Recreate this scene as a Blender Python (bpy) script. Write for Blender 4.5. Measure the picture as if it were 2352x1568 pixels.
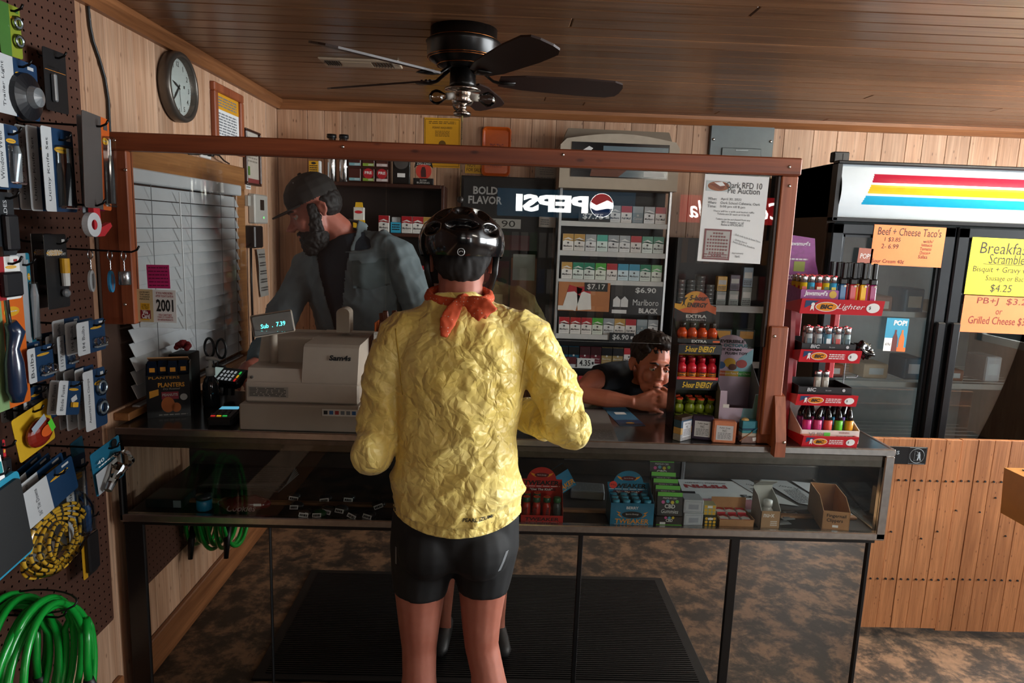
import bpy, bmesh, math, random
from mathutils import Vector as V, Matrix, noise
C = bpy.context.scene.collection
for o in list(bpy.data.objects): bpy.data.objects.remove(o)
SC = bpy.context.scene
PI = math.pi
R = math.radians
rnd = random.Random(11)

# ---------------- camera ----------------
YAW, PITCH, ROLL, CAMH = R(1.36), R(9.3), R(2.04), 1.61
cf = V((math.sin(YAW)*math.cos(PITCH), math.cos(YAW)*math.cos(PITCH), -math.sin(PITCH)))
_r = V((math.cos(YAW), -math.sin(YAW), 0)); _u = _r.cross(cf)
cr = _r*math.cos(ROLL)+_u*math.sin(ROLL); cu = -_r*math.sin(ROLL)+_u*math.cos(ROLL)
cam = bpy.data.cameras.new('camera'); cam.lens = 24; cam.sensor_width = 36; cam.clip_start = .05
co = bpy.data.objects.new('camera', cam); C.objects.link(co)
co.matrix_world = Matrix(((cr.x, cu.x, -cf.x, 0), (cr.y, cu.y, -cf.y, 0), (cr.z, cu.z, -cf.z, CAMH), (0, 0, 0, 1)))
SC.camera = co
def ray(px, py): return cf+cr*((px-1176)/1568)-cu*((py-784)/1568)
def atY(px, py, y): d = ray(px, py); t = y/d.y; return V((d.x*t, y, CAMH+d.z*t))
def atX(px, py, x): d = ray(px, py); t = x/d.x; return V((x, d.y*t, CAMH+d.z*t))
def atZ(px, py, z): d = ray(px, py); t = (z-CAMH)/d.z; return V((d.x*t, d.y*t, z))

# ---------------- world, light, exposure ----------------
SC.view_settings.view_transform = 'Standard'; SC.view_settings.look = 'None'
SC.view_settings.gamma = 1; SC.view_settings.use_curve_mapping = False
SC.view_settings.exposure = .92
w = bpy.data.worlds.new('daylight'); SC.world = w; w.use_nodes = True
w.node_tree.nodes['Background'].inputs[0].default_value = (.78, .88, 1, 1)
w.node_tree.nodes['Background'].inputs[1].default_value = .6
def area(name, loc, rot, sx, sy, power, col):
    l = bpy.data.lights.new(name, 'AREA'); l.shape = 'RECTANGLE'; l.size = sx; l.size_y = sy; l.energy = power; l.color = col
    o = bpy.data.objects.new(name, l); o.location = loc; o.rotation_euler = rot; C.objects.link(o); return o
# daylight through the shop windows on the right wall and the street front behind the camera
area('daylight_window_side', (4.3, 1.75, 1.5), (0, R(90), 0), 1.3, 3.0, 180, (.93, .97, 1))
area('daylight_street_front', (3.5, -3.3, 1.2), (R(90), 0, 0), 1.05, 1.75, 45, (.95, .98, 1))

# ---------------- materials ----------------
def lin(h):
    h = h.lstrip('#'); c = [int(h[i:i+2], 16)/255 for i in (0, 2, 4)]
    return [x/12.92 if x <= .04045 else ((x+.055)/1.055)**2.4 for x in c]
_mc = {}
def nt(name):
    m = bpy.data.materials.new(name); m.use_nodes = True
    t = m.node_tree; return m, t, t.nodes, t.links, t.nodes['Principled BSDF']
def M(h, r=.5, m=0., var=.07, sc=30., em=0., bump=0., coat=0., tr=0., tone=0.):
    k = (h, r, m, var, sc, em, bump, coat, tr, tone)
    if k in _mc: return _mc[k]
    mt, t, N, L, b = nt('mat_'+h.strip('#')); c = lin(h)
    tc = N.new('ShaderNodeTexCoord'); nz = N.new('ShaderNodeTexNoise'); nz.inputs['Scale'].default_value = sc; nz.inputs['Detail'].default_value = 3
    L.new(tc.outputs['Object'], nz.inputs['Vector'])
    mx = N.new('ShaderNodeMix'); mx.data_type = 'RGBA'
    mx.inputs[6].default_value = [x*(1-var*1.6) for x in c]+[1]; mx.inputs[7].default_value = [min(1, x*(1+var*1.6)) for x in c]+[1]
    L.new(nz.outputs['Fac'], mx.inputs[0]); src = mx.outputs[2]
    L.new(src, b.inputs['Base Color'])
    b.inputs['Roughness'].default_value = r; b.inputs['Metallic'].default_value = m
    if coat: b.inputs['Coat Weight'].default_value = coat; b.inputs['Coat Roughness'].default_value = .08
    if tr: b.inputs['Transmission Weight'].default_value = tr
    if em: L.new(src, b.inputs['Emission Color']); b.inputs['Emission Strength'].default_value = em
    if bump:
        bp = N.new('ShaderNodeBump'); bp.inputs['Strength'].default_value = bump; bp.inputs['Distance'].default_value = .002
        n2 = N.new('ShaderNodeTexNoise'); n2.inputs['Scale'].default_value = sc*5; L.new(tc.outputs['Object'], n2.inputs['Vector'])
        L.new(n2.outputs['Fac'], bp.inputs['Height']); L.new(bp.outputs[0], b.inputs['Normal'])
    _mc[k] = mt; return mt
def wood(name, a, b_, axis, r=.5, knots=True, spread=.35, scale=1., coat=0.):
    """long grain along axis, tone changing from board to board"""
    m, t, N, L, b = nt(name); ca, cb = lin(a), lin(b_)
    tc = N.new('ShaderNodeTexCoord'); oi = N.new('ShaderNodeObjectInfo')
    vm = N.new('ShaderNodeVectorMath'); vm.operation = 'ADD'; cb2 = N.new('ShaderNodeCombineXYZ')
    mu = N.new('ShaderNodeMath'); mu.operation = 'MULTIPLY'; mu.inputs[1].default_value = 57
    L.new(oi.outputs['Random'], mu.inputs[0]); [L.new(mu.outputs[0], cb2.inputs[i]) for i in range(3)]
    L.new(tc.outputs['Object'], vm.inputs[0]); L.new(cb2.outputs[0], vm.inputs[1])
    mp = N.new('ShaderNodeMapping'); s = [14*scale]*3; s[axis] = .55*scale; mp.inputs['Scale'].default_value = s
    L.new(vm.outputs[0], mp.inputs[0])
    n1 = N.new('ShaderNodeTexNoise'); n1.inputs['Scale'].default_value = 1.3; n1.inputs['Detail'].default_value = 6; n1.inputs['Distortion'].default_value = 1.2; L.new(mp.outputs[0], n1.inputs['Vector'])
    n2 = N.new('ShaderNodeTexNoise'); n2.inputs['Scale'].default_value = 9; n2.inputs['Detail'].default_value = 4; L.new(mp.outputs[0], n2.inputs['Vector'])
    rp = N.new('ShaderNodeValToRGB'); rp.color_ramp.elements[0].position = .28; rp.color_ramp.elements[1].position = .72
    rp.color_ramp.elements[0].color = (*cb, 1); rp.color_ramp.elements[1].color = (*ca, 1); L.new(n1.outputs['Fac'], rp.inputs[0])
    mx = N.new('ShaderNodeMix'); mx.data_type = 'RGBA'; mx.blend_type = 'MULTIPLY'; mx.inputs[0].default_value = .55
    r2 = N.new('ShaderNodeValToRGB'); r2.color_ramp.elements[0].position = .35; r2.color_ramp.elements[1].position = .65; r2.color_ramp.elements[0].color = (.55, .5, .46, 1); L.new(n2.outputs['Fac'], r2.inputs[0])
    L.new(rp.outputs[0], mx.inputs[6]); L.new(r2.outputs[0], mx.inputs[7]); src = mx.outputs[2]
    if knots:
        vo = N.new('ShaderNodeTexVoronoi'); mp2 = N.new('ShaderNodeMapping'); s2 = [6.5*scale]*3; s2[axis] = 2.6*scale; mp2.inputs['Scale'].default_value = s2
        L.new(vm.outputs[0], mp2.inputs[0]); L.new(mp2.outputs[0], vo.inputs['Vector'])
        rk = N.new('ShaderNodeValToRGB'); rk.color_ramp.elements[0].position = .05; rk.color_ramp.elements[1].position = .15; rk.color_ramp.elements[0].color = (.22, .13, .09, 1); rk.color_ramp.elements[1].color = (1, 1, 1, 1)
        L.new(vo.outputs['Distance'], rk.inputs[0])
        m2 = N.new('ShaderNodeMix'); m2.data_type = 'RGBA'; m2.blend_type = 'MULTIPLY'; m2.inputs[0].default_value = .8
        L.new(src, m2.inputs[6]); L.new(rk.outputs[0], m2.inputs[7]); src = m2.outputs[2]
    hs = N.new('ShaderNodeHueSaturation'); mr = N.new('ShaderNodeMapRange'); mr.inputs[3].default_value = 1-spread; mr.inputs[4].default_value = 1+spread*.6
    L.new(oi.outputs['Random'], mr.inputs[0]); L.new(mr.outputs[0], hs.inputs['Value']); L.new(src, hs.inputs['Color'])
    L.new(hs.outputs[0], b.inputs['Base Color']); b.inputs['Roughness'].default_value = r
    if coat: b.inputs['Coat Weight'].default_value = coat; b.inputs['Coat Roughness'].default_value = .2
    bp = N.new('ShaderNodeBump'); bp.inputs['Strength'].default_value = .25; bp.inputs['Distance'].default_value = .002; L.new(n2.outputs['Fac'], bp.inputs['Height']); L.new(bp.outputs[0], b.inputs['Normal'])
    return m
def pane_mat(name, tint, ior=1.5, rough=.0, haze=0.):
    """thin clear sheet: lets light straight through, mirrors by Fresnel"""
    m, t, N, L, b = nt(name); out = N['Material Output']; N.remove(b)
    tr = N.new('ShaderNodeBsdfTransparent'); tr.inputs[0].default_value = (*lin(tint), 1)
    gl = N.new('ShaderNodeBsdfGlossy'); gl.inputs['Roughness'].default_value = rough
    fr = N.new('ShaderNodeFresnel'); fr.inputs['IOR'].default_value = ior
    mx = N.new('ShaderNodeMixShader'); L.new(fr.outputs[0], mx.inputs[0]); L.new(tr.outputs[0], mx.inputs[1]); L.new(gl.outputs[0], mx.inputs[2])
    s = mx.outputs[0]
    if haze:
        df = N.new('ShaderNodeBsdfDiffuse'); df.inputs[0].default_value = (.8, .8, .8, 1); m2 = N.new('ShaderNodeMixShader')
        nz = N.new('ShaderNodeTexNoise'); nz.inputs['Scale'].default_value = 3; mm = N.new('ShaderNodeMath'); mm.operation = 'MULTIPLY'; mm.inputs[1].default_value = haze
        L.new(nz.outputs['Fac'], mm.inputs[0]); L.new(mm.outputs[0], m2.inputs[0])
        L.new(s, m2.inputs[1]); L.new(df.outputs[0], m2.inputs[2]); s = m2.outputs[0]
    L.new(s, out.inputs[0]); return m

# ---------------- mesh builder ----------------
_tc = {}
def glyphs(s, bold=0., shear=0.):
    k = (s, bold, shear)
    if k not in _tc:
        c = bpy.data.curves.new('t', 'FONT'); c.body = s; c.size = 1; c.align_x = 'CENTER'; c.align_y = 'CENTER'; c.resolution_u = 2
        c.offset = bold; c.shear = shear; c.fill_mode = 'FRONT'
        o = bpy.data.objects.new('t', c); me = o.to_mesh()
        vs = [v.co.copy() for v in me.vertices]; fs = [tuple(p.vertices) for p in me.polygons]
        o.to_mesh_clear(); bpy.data.objects.remove(o); bpy.data.curves.remove(c)
        _tc[k] = (vs, fs, (min(v.x for v in vs), max(v.x for v in vs), min(v.y for v in vs), max(v.y for v in vs)) if vs else (0, 1, 0, 1))
    return _tc[k]
FRONT = Matrix(((1, 0, 0, 0), (0, 0, -1, 0), (0, 1, 0, 0), (0, 0, 0, 1)))      # text plane facing -Y
SIDE = Matrix(((0, 0, 1, 0), (1, 0, 0, 0), (0, 1, 0, 0), (0, 0, 0, 1)))        # text plane facing +X
FLAT = Matrix.Identity(4)
def TR(x, y, z): return Matrix.Translation((x, y, z))
def RZ(a): return Matrix.Rotation(a, 4, 'Z')
def RX(a): return Matrix.Rotation(a, 4, 'X')
def RY(a): return Matrix.Rotation(a, 4, 'Y')
class MB:
    def __init__(s): s.v = []; s.f = []; s.m = []; s.i = 0; s.T = None
    def mat(s, i): s.i = i; return s
    def tf(s, T): s.T = T; return s
    def add(s, vs, fs):
        n = len(s.v)
        for p in vs:
            p = V(p); s.v.append(s.T @ p if s.T is not None else p)
        for f in fs: s.f.append([n+k for k in f]); s.m.append(s.i)
        return s
    def box(s, x0, x1, y0, y1, z0, z1, b=0.):
        if x0 > x1: x0, x1 = x1, x0
        if y0 > y1: y0, y1 = y1, y0
        if z0 > z1: z0, z1 = z1, z0
        if not b:
            return s.add([(x, y, z) for x in (x0, x1) for y in (y0, y1) for z in (z0, z1)], [(0, 1, 3, 2), (4, 6, 7, 5), (0, 4, 5, 1), (2, 3, 7, 6), (0, 2, 6, 4), (1, 5, 7, 3)])
        b = min(b, .45*(x1-x0), .45*(y1-y0), .45*(z1-z0)); vs = []; ix = {}
        for a in (0, 1):
            for c in (0, 1):
                for d in (0, 1):
                    X = (x0, x1)[a]; Y = (y0, y1)[c]; Z = (z0, z1)[d]; sx = (1, -1)[a]*b; sy = (1, -1)[c]*b; sz = (1, -1)[d]*b
                    for ax, p in enumerate(((X, Y+sy, Z+sz), (X+sx, Y, Z+sz), (X+sx, Y+sy, Z))): ix[(a, c, d, ax)] = len(vs); vs.append(p)
        fs = []
        g = lambda a, c, d, ax: ix[(a, c, d, ax)]
        for k in (0, 1):
            q = [g(k, 0, 0, 0), g(k, 1, 0, 0), g(k, 1, 1, 0), g(k, 0, 1, 0)]; fs.append(q if k else q[::-1])
            q = [g(0, k, 0, 1), g(1, k, 0, 1), g(1, k, 1, 1), g(0, k, 1, 1)]; fs.append(q[::-1] if k else q)
            q = [g(0, 0, k, 2), g(1, 0, k, 2), g(1, 1, k, 2), g(0, 1, k, 2)]; fs.append(q if k else q[::-1])
        for p in (0, 1):
            for q in (0, 1):
                fs.append([g(p, q, 0, 0), g(p, q, 1, 0), g(p, q, 1, 1), g(p, q, 0, 1)]); fs.append([g(p, 0, q, 0), g(p, 1, q, 0), g(p, 1, q, 2), g(p, 0, q, 2)]); fs.append([g(0, p, q, 1), g(1, p, q, 1), g(1, p, q, 2), g(0, p, q, 2)])
                for d in (0, 1): fs.append([g(p, q, d, 0), g(p, q, d, 1), g(p, q, d, 2)])
        return s.add(vs, fs)
    def quad(s, *p): return s.add(p, [tuple(range(len(p)))])
    def prism(s, poly, y0, y1, plane='xz'):
        """polygon in plane extruded along the third axis"""
        n = len(poly)
        mk = {'xz': lambda a, b, h: (a, h, b), 'xy': lambda a, b, h: (a, b, h), 'yz': lambda a, b, h: (h, a, b)}[plane]
        vs = [mk(a, b, y0) for a, b in poly]+[mk(a, b, y1) for a, b in poly]
        return s.add(vs, [tuple(range(n))[::-1], tuple(range(n, 2*n))]+[(i, (i+1) % n, n+(i+1) % n, n+i) for i in range(n)])
    def cyl(s, p0, p1, r0, r1=None, n=12, cap=True):
        r1 = r0 if r1 is None else r1
        return s.tube([p0, p1], [r0, r1], n, cap)
    def tube(s, path, rad, n=8, cap=True, flat=None, closed=False):
        P = [V(p) for p in path]; k = len(P)
        if not hasattr(rad, '__len__'): rad = [rad]*k
        if k < 2: return s
        T = []
        for i in range(k):
            if closed: t = P[(i+1) % k]-P[i-1]
            else: t = P[min(i+1, k-1)]-P[max(i-1, 0)]
            T.append(t.normalized() if t.length > 1e-9 else V((0, 0, 1)))
        ref = V(flat) if flat is not None else (V((0, 0, 1)) if abs(T[0].z) < .9 else V((1, 0, 0)))
        u = (ref-T[0]*ref.dot(T[0])).normalized(); vs = []
        for i in range(k):
            u = (u-T[i]*u.dot(T[i])).normalized(); w_ = T[i].cross(u)
            r = rad[i]; ra, rb = (r if hasattr(r, '__len__') else (r, r))
            for j in range(n):
                a = 2*PI*j/n; vs.append(P[i]+u*(ra*math.cos(a))+w_*(rb*math.sin(a)))
        fs = []
        for i in range(k if closed else k-1):
            a = i*n; b = ((i+1) % k)*n
            fs += [(a+j, a+(j+1) % n, b+(j+1) % n, b+j) for j in range(n)]
        if cap and not closed: fs += [tuple(range(n))[::-1], tuple(range((k-1)*n, k*n))]
        return s.add(vs, fs)
    def lathe(s, prof, c=(0, 0, 0), n=16, axis='z'):
        vs = []; fs = []
        for (r, h) in prof:
            for j in range(n):
                a = 2*PI*j/n; p = (r*math.cos(a), r*math.sin(a), h)
                if axis == 'y': p = (p[0], -p[2], p[1])
                if axis == 'x': p = (p[2], p[0], p[1])
                vs.append((p[0]+c[0], p[1]+c[1], p[2]+c[2]))
        for i in range(len(prof)-1): fs += [(i*n+j, i*n+(j+1) % n, (i+1)*n+(j+1) % n, (i+1)*n+j) for j in range(n)]
        if prof[0][0] > 1e-6: fs.append(tuple(range(n))[::-1])
        if prof[-1][0] > 1e-6: fs.append(tuple(range((len(prof)-1)*n, len(prof)*n)))
        return s.add(vs, fs)
    def ell(s, c, r, rot=None, n=14, k=9):
        vs = []; c = V(c); q = rot if rot is not None else Matrix.Identity(3)
        r = (r, r, r) if not hasattr(r, '__len__') else r
        for i in range(k+1):
            a = PI*i/k
            for j in range(n):
                b = 2*PI*j/n; vs.append(c+q @ V((r[0]*math.sin(a)*math.cos(b), r[1]*math.sin(a)*math.sin(b), -r[2]*math.cos(a))))
        fs = [(i*n+j, i*n+(j+1) % n, (i+1)*n+(j+1) % n, (i+1)*n+j) for i in range(k) for j in range(n)]
        return s.add(vs, fs)
    def disc(s, T, rx, ry=None, n=20):
        ry = rx if ry is None else ry
        return s.add([T @ V((rx*math.cos(2*PI*j/n), ry*math.sin(2*PI*j/n), 0)) for j in range(n)], [tuple(range(n))])
    def poly(s, T, pts): return s.add([T @ V((a, b, 0)) for a, b in pts], [tuple(range(len(pts)))])
    def rect(s, T, x0, x1, y0, y1): return s.poly(T, [(x0, y0), (x1, y0), (x1, y1), (x0, y1)])
    def text(s, t, T, w=None, h=None, bold=0., shear=0., rot=0., mirror=False):
        """lettering centred at T, scaled to width w and / or cap height h"""
        vs, fs, (x0, x1, y0, y1) = glyphs(t, bold, shear)
        if not vs: return s
        sx = w/(x1-x0) if w else None; sy = h/(y1-y0) if h else None
        sx = sx or sy; sy = sy or sx; cx = (x0+x1)/2; cy = (y0+y1)/2; ca, sa = math.cos(rot), math.sin(rot); out = []
        for v in vs:
            a = (v.x-cx)*sx*(-1 if mirror else 1); b = (v.y-cy)*sy; out.append(T @ V((a*ca-b*sa, a*sa+b*ca, 0)))
        return s.add(out, [f[::-1] for f in fs] if mirror else fs)
    def lines(s, T, x0, x1, y0, y1, n, seed=1, fill=.5):
        """rows of tiny dashes: print too small to read"""
        rr = random.Random(seed); dy = (y1-y0)/n
        for i in range(n):
            y = y1-dy*(i+.5); x = x0
            while x < x1-.02*(x1-x0):
                l = (x1-x0)*rr.uniform(.08, .25); e = min(x1, x+l)
                s.rect(T, x, e, y-dy*fill*.5, y+dy*fill*.5); x = e+(x1-x0)*.035
            
        return s
    def mesh(s, name, mats, smooth=False):
        me = bpy.data.meshes.new(name); me.from_pydata([tuple(p) for p in s.v], [], s.f)
        for mm in (mats if isinstance(mats, (list, tuple)) else [mats]): me.materials.append(mm)
        me.polygons.foreach_set('material_index', s.m)
        if smooth: me.polygons.foreach_set('use_smooth', [True]*len(me.polygons))
        me.update(); return me
    def build(s, name, mats, parent=None, smooth=False, **k):
        return link(name, s.mesh(name, mats, smooth), parent, **k)
def link(name, me, parent=None, loc=None, rot=None, label=None, cat=None, group=None, kind=None):
    o = bpy.data.objects.new(name, me); C.objects.link(o)
    if parent: o.parent = parent
    if loc is not None: o.location = loc
    if rot is not None: o.rotation_euler = rot
    for a, b in (('label', label), ('category', cat), ('group', group), ('kind', kind)):
        if b: o[a] = b
    return o
def thing(name, label, cat, loc=(0, 0, 0), rot=(0, 0, 0), group=None): return link(name, None, None, loc, rot, label, cat, group)
def copy_tree(o, parent=None, loc=None, rot=None, label=None):
    c = o.copy(); C.objects.link(c); c.parent = parent
    if loc is not None: c.location = loc
    if rot is not None: c.rotation_euler = rot
    if label: c['label'] = label
    for ch in list(o.children): copy_tree(ch, c)
    return c
def recenter(mb):
    """move the mesh to its own origin, return the offset"""
    c = sum(mb.v, V())/len(mb.v); mb.v = [p-c for p in mb.v]; return c
def remesh(mb, voxel, smooth=4, fac=.5, name='r', decimate=0):
    me = mb.mesh(name, M('#ffffff')); o = bpy.data.objects.new(name, me); C.objects.link(o)
    m = o.modifiers.new('r', 'REMESH'); m.mode = 'VOXEL'; m.voxel_size = voxel; m.adaptivity = 0
    if smooth: k = o.modifiers.new('s', 'SMOOTH'); k.iterations = smooth; k.factor = fac
    dg = bpy.context.evaluated_depsgraph_get(); dg.update()
    r = bpy.data.meshes.new_from_object(o.evaluated_get(dg)); bpy.data.objects.remove(o); bpy.data.meshes.remove(me)
    r.materials.clear(); r.polygons.foreach_set('use_smooth', [True]*len(r.polygons)); return r
def setmats(me, mats, fn):
    for m_ in mats: me.materials.append(m_)
    for p in me.polygons: p.material_index = fn(p.center, p.normal)
def displace(me, fn):
    ns = [v.normal.copy() for v in me.vertices]
    for v, n in zip(me.vertices, ns): v.co += n*fn(v.co, n)
    me.update()

WHITE = M('#d9d9d6', .6); PAPER = M('#e6e6e4', .75, var=.03); BLACK = M('#0b0b0c', .45); INK = M('#141416', .7)
DARK = M('#16161a', .6); CARDB = M('#a87b52', .8, var=.1); CHROME = M('#b9bcc0', .22, 1., var=.05); STEEL = M('#8d8f92', .35, 1., var=.1)
RED = M('#c8232b', .45); YEL = M('#f0b41c', .5); BLUE = M('#14406f', .5); GREYP = M('#7b7f84', .5); ORANGE = M('#e2622a', .55)
CLEAR = pane_mat('clear_plastic', '#f8fafa', 1.45, .06)
# ---------------- room shell ----------------
XL, XR, YB, YR, HC = -1.2, 4.2, 3.79, -3.2, 2.24
WALLW = wood('pine_wall', '#dcb698', '#bb8d6c', 2, .45, spread=.22)
CEILW = wood('pine_ceiling', '#8d6446', '#6a4730', 0, .3, knots=False, spread=.28)
TRIMW = wood('pine_trim', '#a87047', '#80502f', 0, .4, knots=False, spread=.1)
TRIMY = wood('pine_trim_side', '#a87047', '#80502f', 1, .4, knots=False, spread=.1)
def floor_mat():
    m, t, N, L, b = nt('stained_concrete')
    tc = N.new('ShaderNodeTexCoord'); n1 = N.new('ShaderNodeTexNoise'); n1.inputs['Scale'].default_value = 8; n1.inputs['Detail'].default_value = 10; n1.inputs['Roughness'].default_value = .72; n1.inputs['Distortion'].default_value = .2
    L.new(tc.outputs['Object'], n1.inputs['Vector'])
    rp = N.new('ShaderNodeValToRGB'); e = rp.color_ramp.elements; e[0].position = .44; e[1].position = .58; e[0].color = (*lin('#342c25'), 1); e[1].color = (*lin('#85674e'), 1)
    x = e.new(.5); x.color = (*lin('#584636'), 1); L.new(n1.outputs['Fac'], rp.inputs[0])
    n2 = N.new('ShaderNodeTexNoise'); n2.inputs['Scale'].default_value = 40; n2.inputs['Detail'].default_value = 5; L.new(tc.outputs['Object'], n2.inputs['Vector'])
    mx = N.new('ShaderNodeMix'); mx.data_type = 'RGBA'; mx.blend_type = 'OVERLAY'; mx.inputs[0].default_value = .5; L.new(rp.outputs[0], mx.inputs[6]); L.new(n2.outputs['Fac'], mx.inputs[7])
    L.new(mx.outputs[2], b.inputs['Base Color']); b.inputs['Roughness'].default_value = .55
    return m
MB().box(XL-.1, XR+.1, YR-.1, YB+.1, -.1, 0).build('floor', floor_mat(), kind='structure')
# ceiling: backing slab with boards below it
ce = MB().box(XL-.1, XR+.1, YR-.1, YB+.1, HC+.012, HC+.1).build('ceiling', CEILW, kind='structure')
y = -.3
meshes = {}
def board(name, sx, sy, sz, b, mt, parent, loc, rot=None):
    k = (name, sx, sy, sz)
    if k not in meshes: meshes[k] = MB().box(-sx/2, sx/2, -sy/2, sy/2, -sz/2, sz/2, b).mesh(name, mt)
    return link(name, meshes[k], parent, loc, rot)
BW = .0885; k = 0
while y < YB-.02:
    cut = rnd.choice([None, rnd.uniform(-.2, 3.2), rnd.uniform(.2, 3)])
    spans = [(XL, XR)] if cut is None else [(XL, round(cut, 1)), (round(cut, 1), XR)]
    for a, b in spans: board('ceiling_board', round(b-a-.002, 4), BW-.003, .012, .0035, CEILW, ce, ((a+b)/2, y+BW/2, HC+.006+rnd.uniform(-.001, .001)))
    y += BW
MB().box(XL, XR, YR, -.3, HC, HC+.012).build('ceiling_panel', CEILW, ce)
# back wall
wb = MB().box(XL-.1, XR+.1, YB+.012, YB+.1, 0, HC+.1).build('wall_back', M('#3a2417', .8), kind='structure')
x = XL
while x < XR:
    wd = rnd.choice([.09, .115, .13, .145, .16]); wd = min(wd, XR-x)
    board('wall_board', round(wd-.0018, 4), .012, HC, .0016, WALLW, wb, (x+wd/2, YB+.006+rnd.uniform(-.0008, .0008), HC/2)); x += wd
# left wall
wl = MB().box(XL-.1, XL-.012, YR-.1, YB+.1, 0, HC+.1).build('wall_left', M('#3a2417', .8), kind='structure')
# wall_right with a window opening, wall_front with street window and rear coolers
WY0, WY1, WZ0, WZ1 = .2, 3.3, .8, 2.16
wr = MB()
for a in ((YR-.1, WY0, 0, HC), (WY1, YB+.1, 0, HC), (WY0, WY1, 0, WZ0), (WY0, WY1, WZ1, HC)): wr.box(XR, XR+.1, a[0], a[1], a[2], a[3])
wr.build('wall_right', WALLW, kind='structure')
wf = MB()
for a in ((XL-.1, 2.95, 0, HC), (4.05, XR+.1, 0, HC), (2.95, 4.05, 0, .3), (2.95, 4.05, 2.1, HC)): wf.box(a[0], a[1], YR-.1, YR, a[2], a[3])
wf.build('wall_front', wood('dark_front_boards', '#5a3a26', '#3f2717', 2, .6), kind='structure')
GLASS = pane_mat('window_glass', '#fcfdfd')
w2 = MB()
for a in ((WY0, WY0+.06), (WY1-.06, WY1), (1.42, 1.48)): w2.box(XR+.02, XR+.07, a[0], a[1], WZ0, WZ1)
for a in ((WZ0, WZ0+.06), (WZ1-.06, WZ1)): w2.box(XR+.02, XR+.07, WY0, WY1, a[0], a[1])
w2 = w2.build('window_2', M('#d8d4cc', .5), kind='structure'); MB().box(XR+.04, XR+.045, WY0, WY1, WZ0, WZ1).build('pane', GLASS, w2)
w3 = MB()
for a in (2.95, 3.47, 3.99): w3.box(a, a+.06, YR-.07, YR-.02, .3, 2.1)
for a in (.3, 2.04): w3.box(2.95, 4.05, YR-.07, YR-.02, a, a+.06)
w3 = w3.build('window_3', M('#d8d4cc', .5), kind='structure'); MB().box(2.95, 4.05, YR-.045, YR-.04, .3, 2.1).build('pane', GLASS, w3)
# trims
MB().prism([(YB, HC), (YB-.045, HC), (YB-.045, HC-.018), (YB-.02, HC-.045), (YB, HC-.045)], XL, XR, 'yz').build('trim_1', TRIMW, kind='structure')
MB().prism([(XL, HC), (XL+.045, HC), (XL+.045, HC-.018), (XL+.02, HC-.045), (XL, HC-.045)], -.5, YB, 'xz').build('trim_2', TRIMY, kind='structure')
MB().box(XL, XL+.02, YR, 2.05, 0, .13, .004).build('baseboard_left', TRIMY, kind='structure')
MB().box(XL, 1.4, YB-.02, YB, 0, .13, .004).build('baseboard_back', TRIMW, kind='structure')
# window_1 in the left wall behind the counter (casing, jambs, dim pane); boards around it
W1 = (2.16, 3.14, 1.0, 1.745)
y = -.6
while y < YB:
    wd = rnd.choice([.09, .115, .13, .145, .16]); wd = min(wd, YB-y); c = y+wd/2
    zs = [(0, HC)]
    if y+wd > W1[0] and y < W1[1]: zs = [(0, W1[2]), (W1[3], HC)]
    for a, b in zs: board('wall_board', .012, round(wd-.0018, 4), round(b-a, 3), .0016, WALLW, wl, (XL-.006+rnd.uniform(-.0008, .0008), c, (a+b)/2))
    y += wd
MB().box(XL-.012, XL, YR, -.6, 0, HC).build('wall_panel', WALLW, wl)
CAS = wood('casing', '#b07c4a', '#8c5c33', 1, .4, knots=False, spread=.1)
w1 = MB().box(XL-.09, XL-.02, W1[0], W1[1], W1[2], W1[3]).build('window_1', M('#c9cdd0', .4), kind='structure')
MB().box(XL, XL+.022, W1[0]-.09, W1[1]+.1, W1[3], W1[3]+.1, .003).build('casing', CAS, w1)
MB().box(XL, XL+.02, W1[1], W1[1]+.1, W1[2]-.04, W1[3], .003).build('casing', CAS, w1)
MB().box(XL, XL+.05, W1[0]-.05, W1[1]+.1, W1[2]-.03, W1[2]-.005, .003).build('sill', CAS, w1)

# ceiling light fixtures in the shop half of the room
TUBES = [M('#fff4e2', .4, var=.01, em=60), M('#fff6e8', .4, var=.01, em=23)]
for i, (fx, fy, rz) in enumerate(((2.6, 2.45, 0), (1.95, .25, 0))):
    t = thing('ceiling_light', ('twin tube fluorescent ceiling light beside the cooler', 'twin tube fluorescent ceiling light above the shop floor')[i], 'light', (fx, fy, HC), (0, 0, rz))
    MB().box(-.62, .62, -.07, .07, -.05, 0, .006).build('housing', M('#d0d0cc', .5), t)
    for s in (-.035, .035): MB().cyl((-.58, s, -.068), (.58, s, -.068), .014, n=10).build('tube', TUBES[i], t, True)

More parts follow.
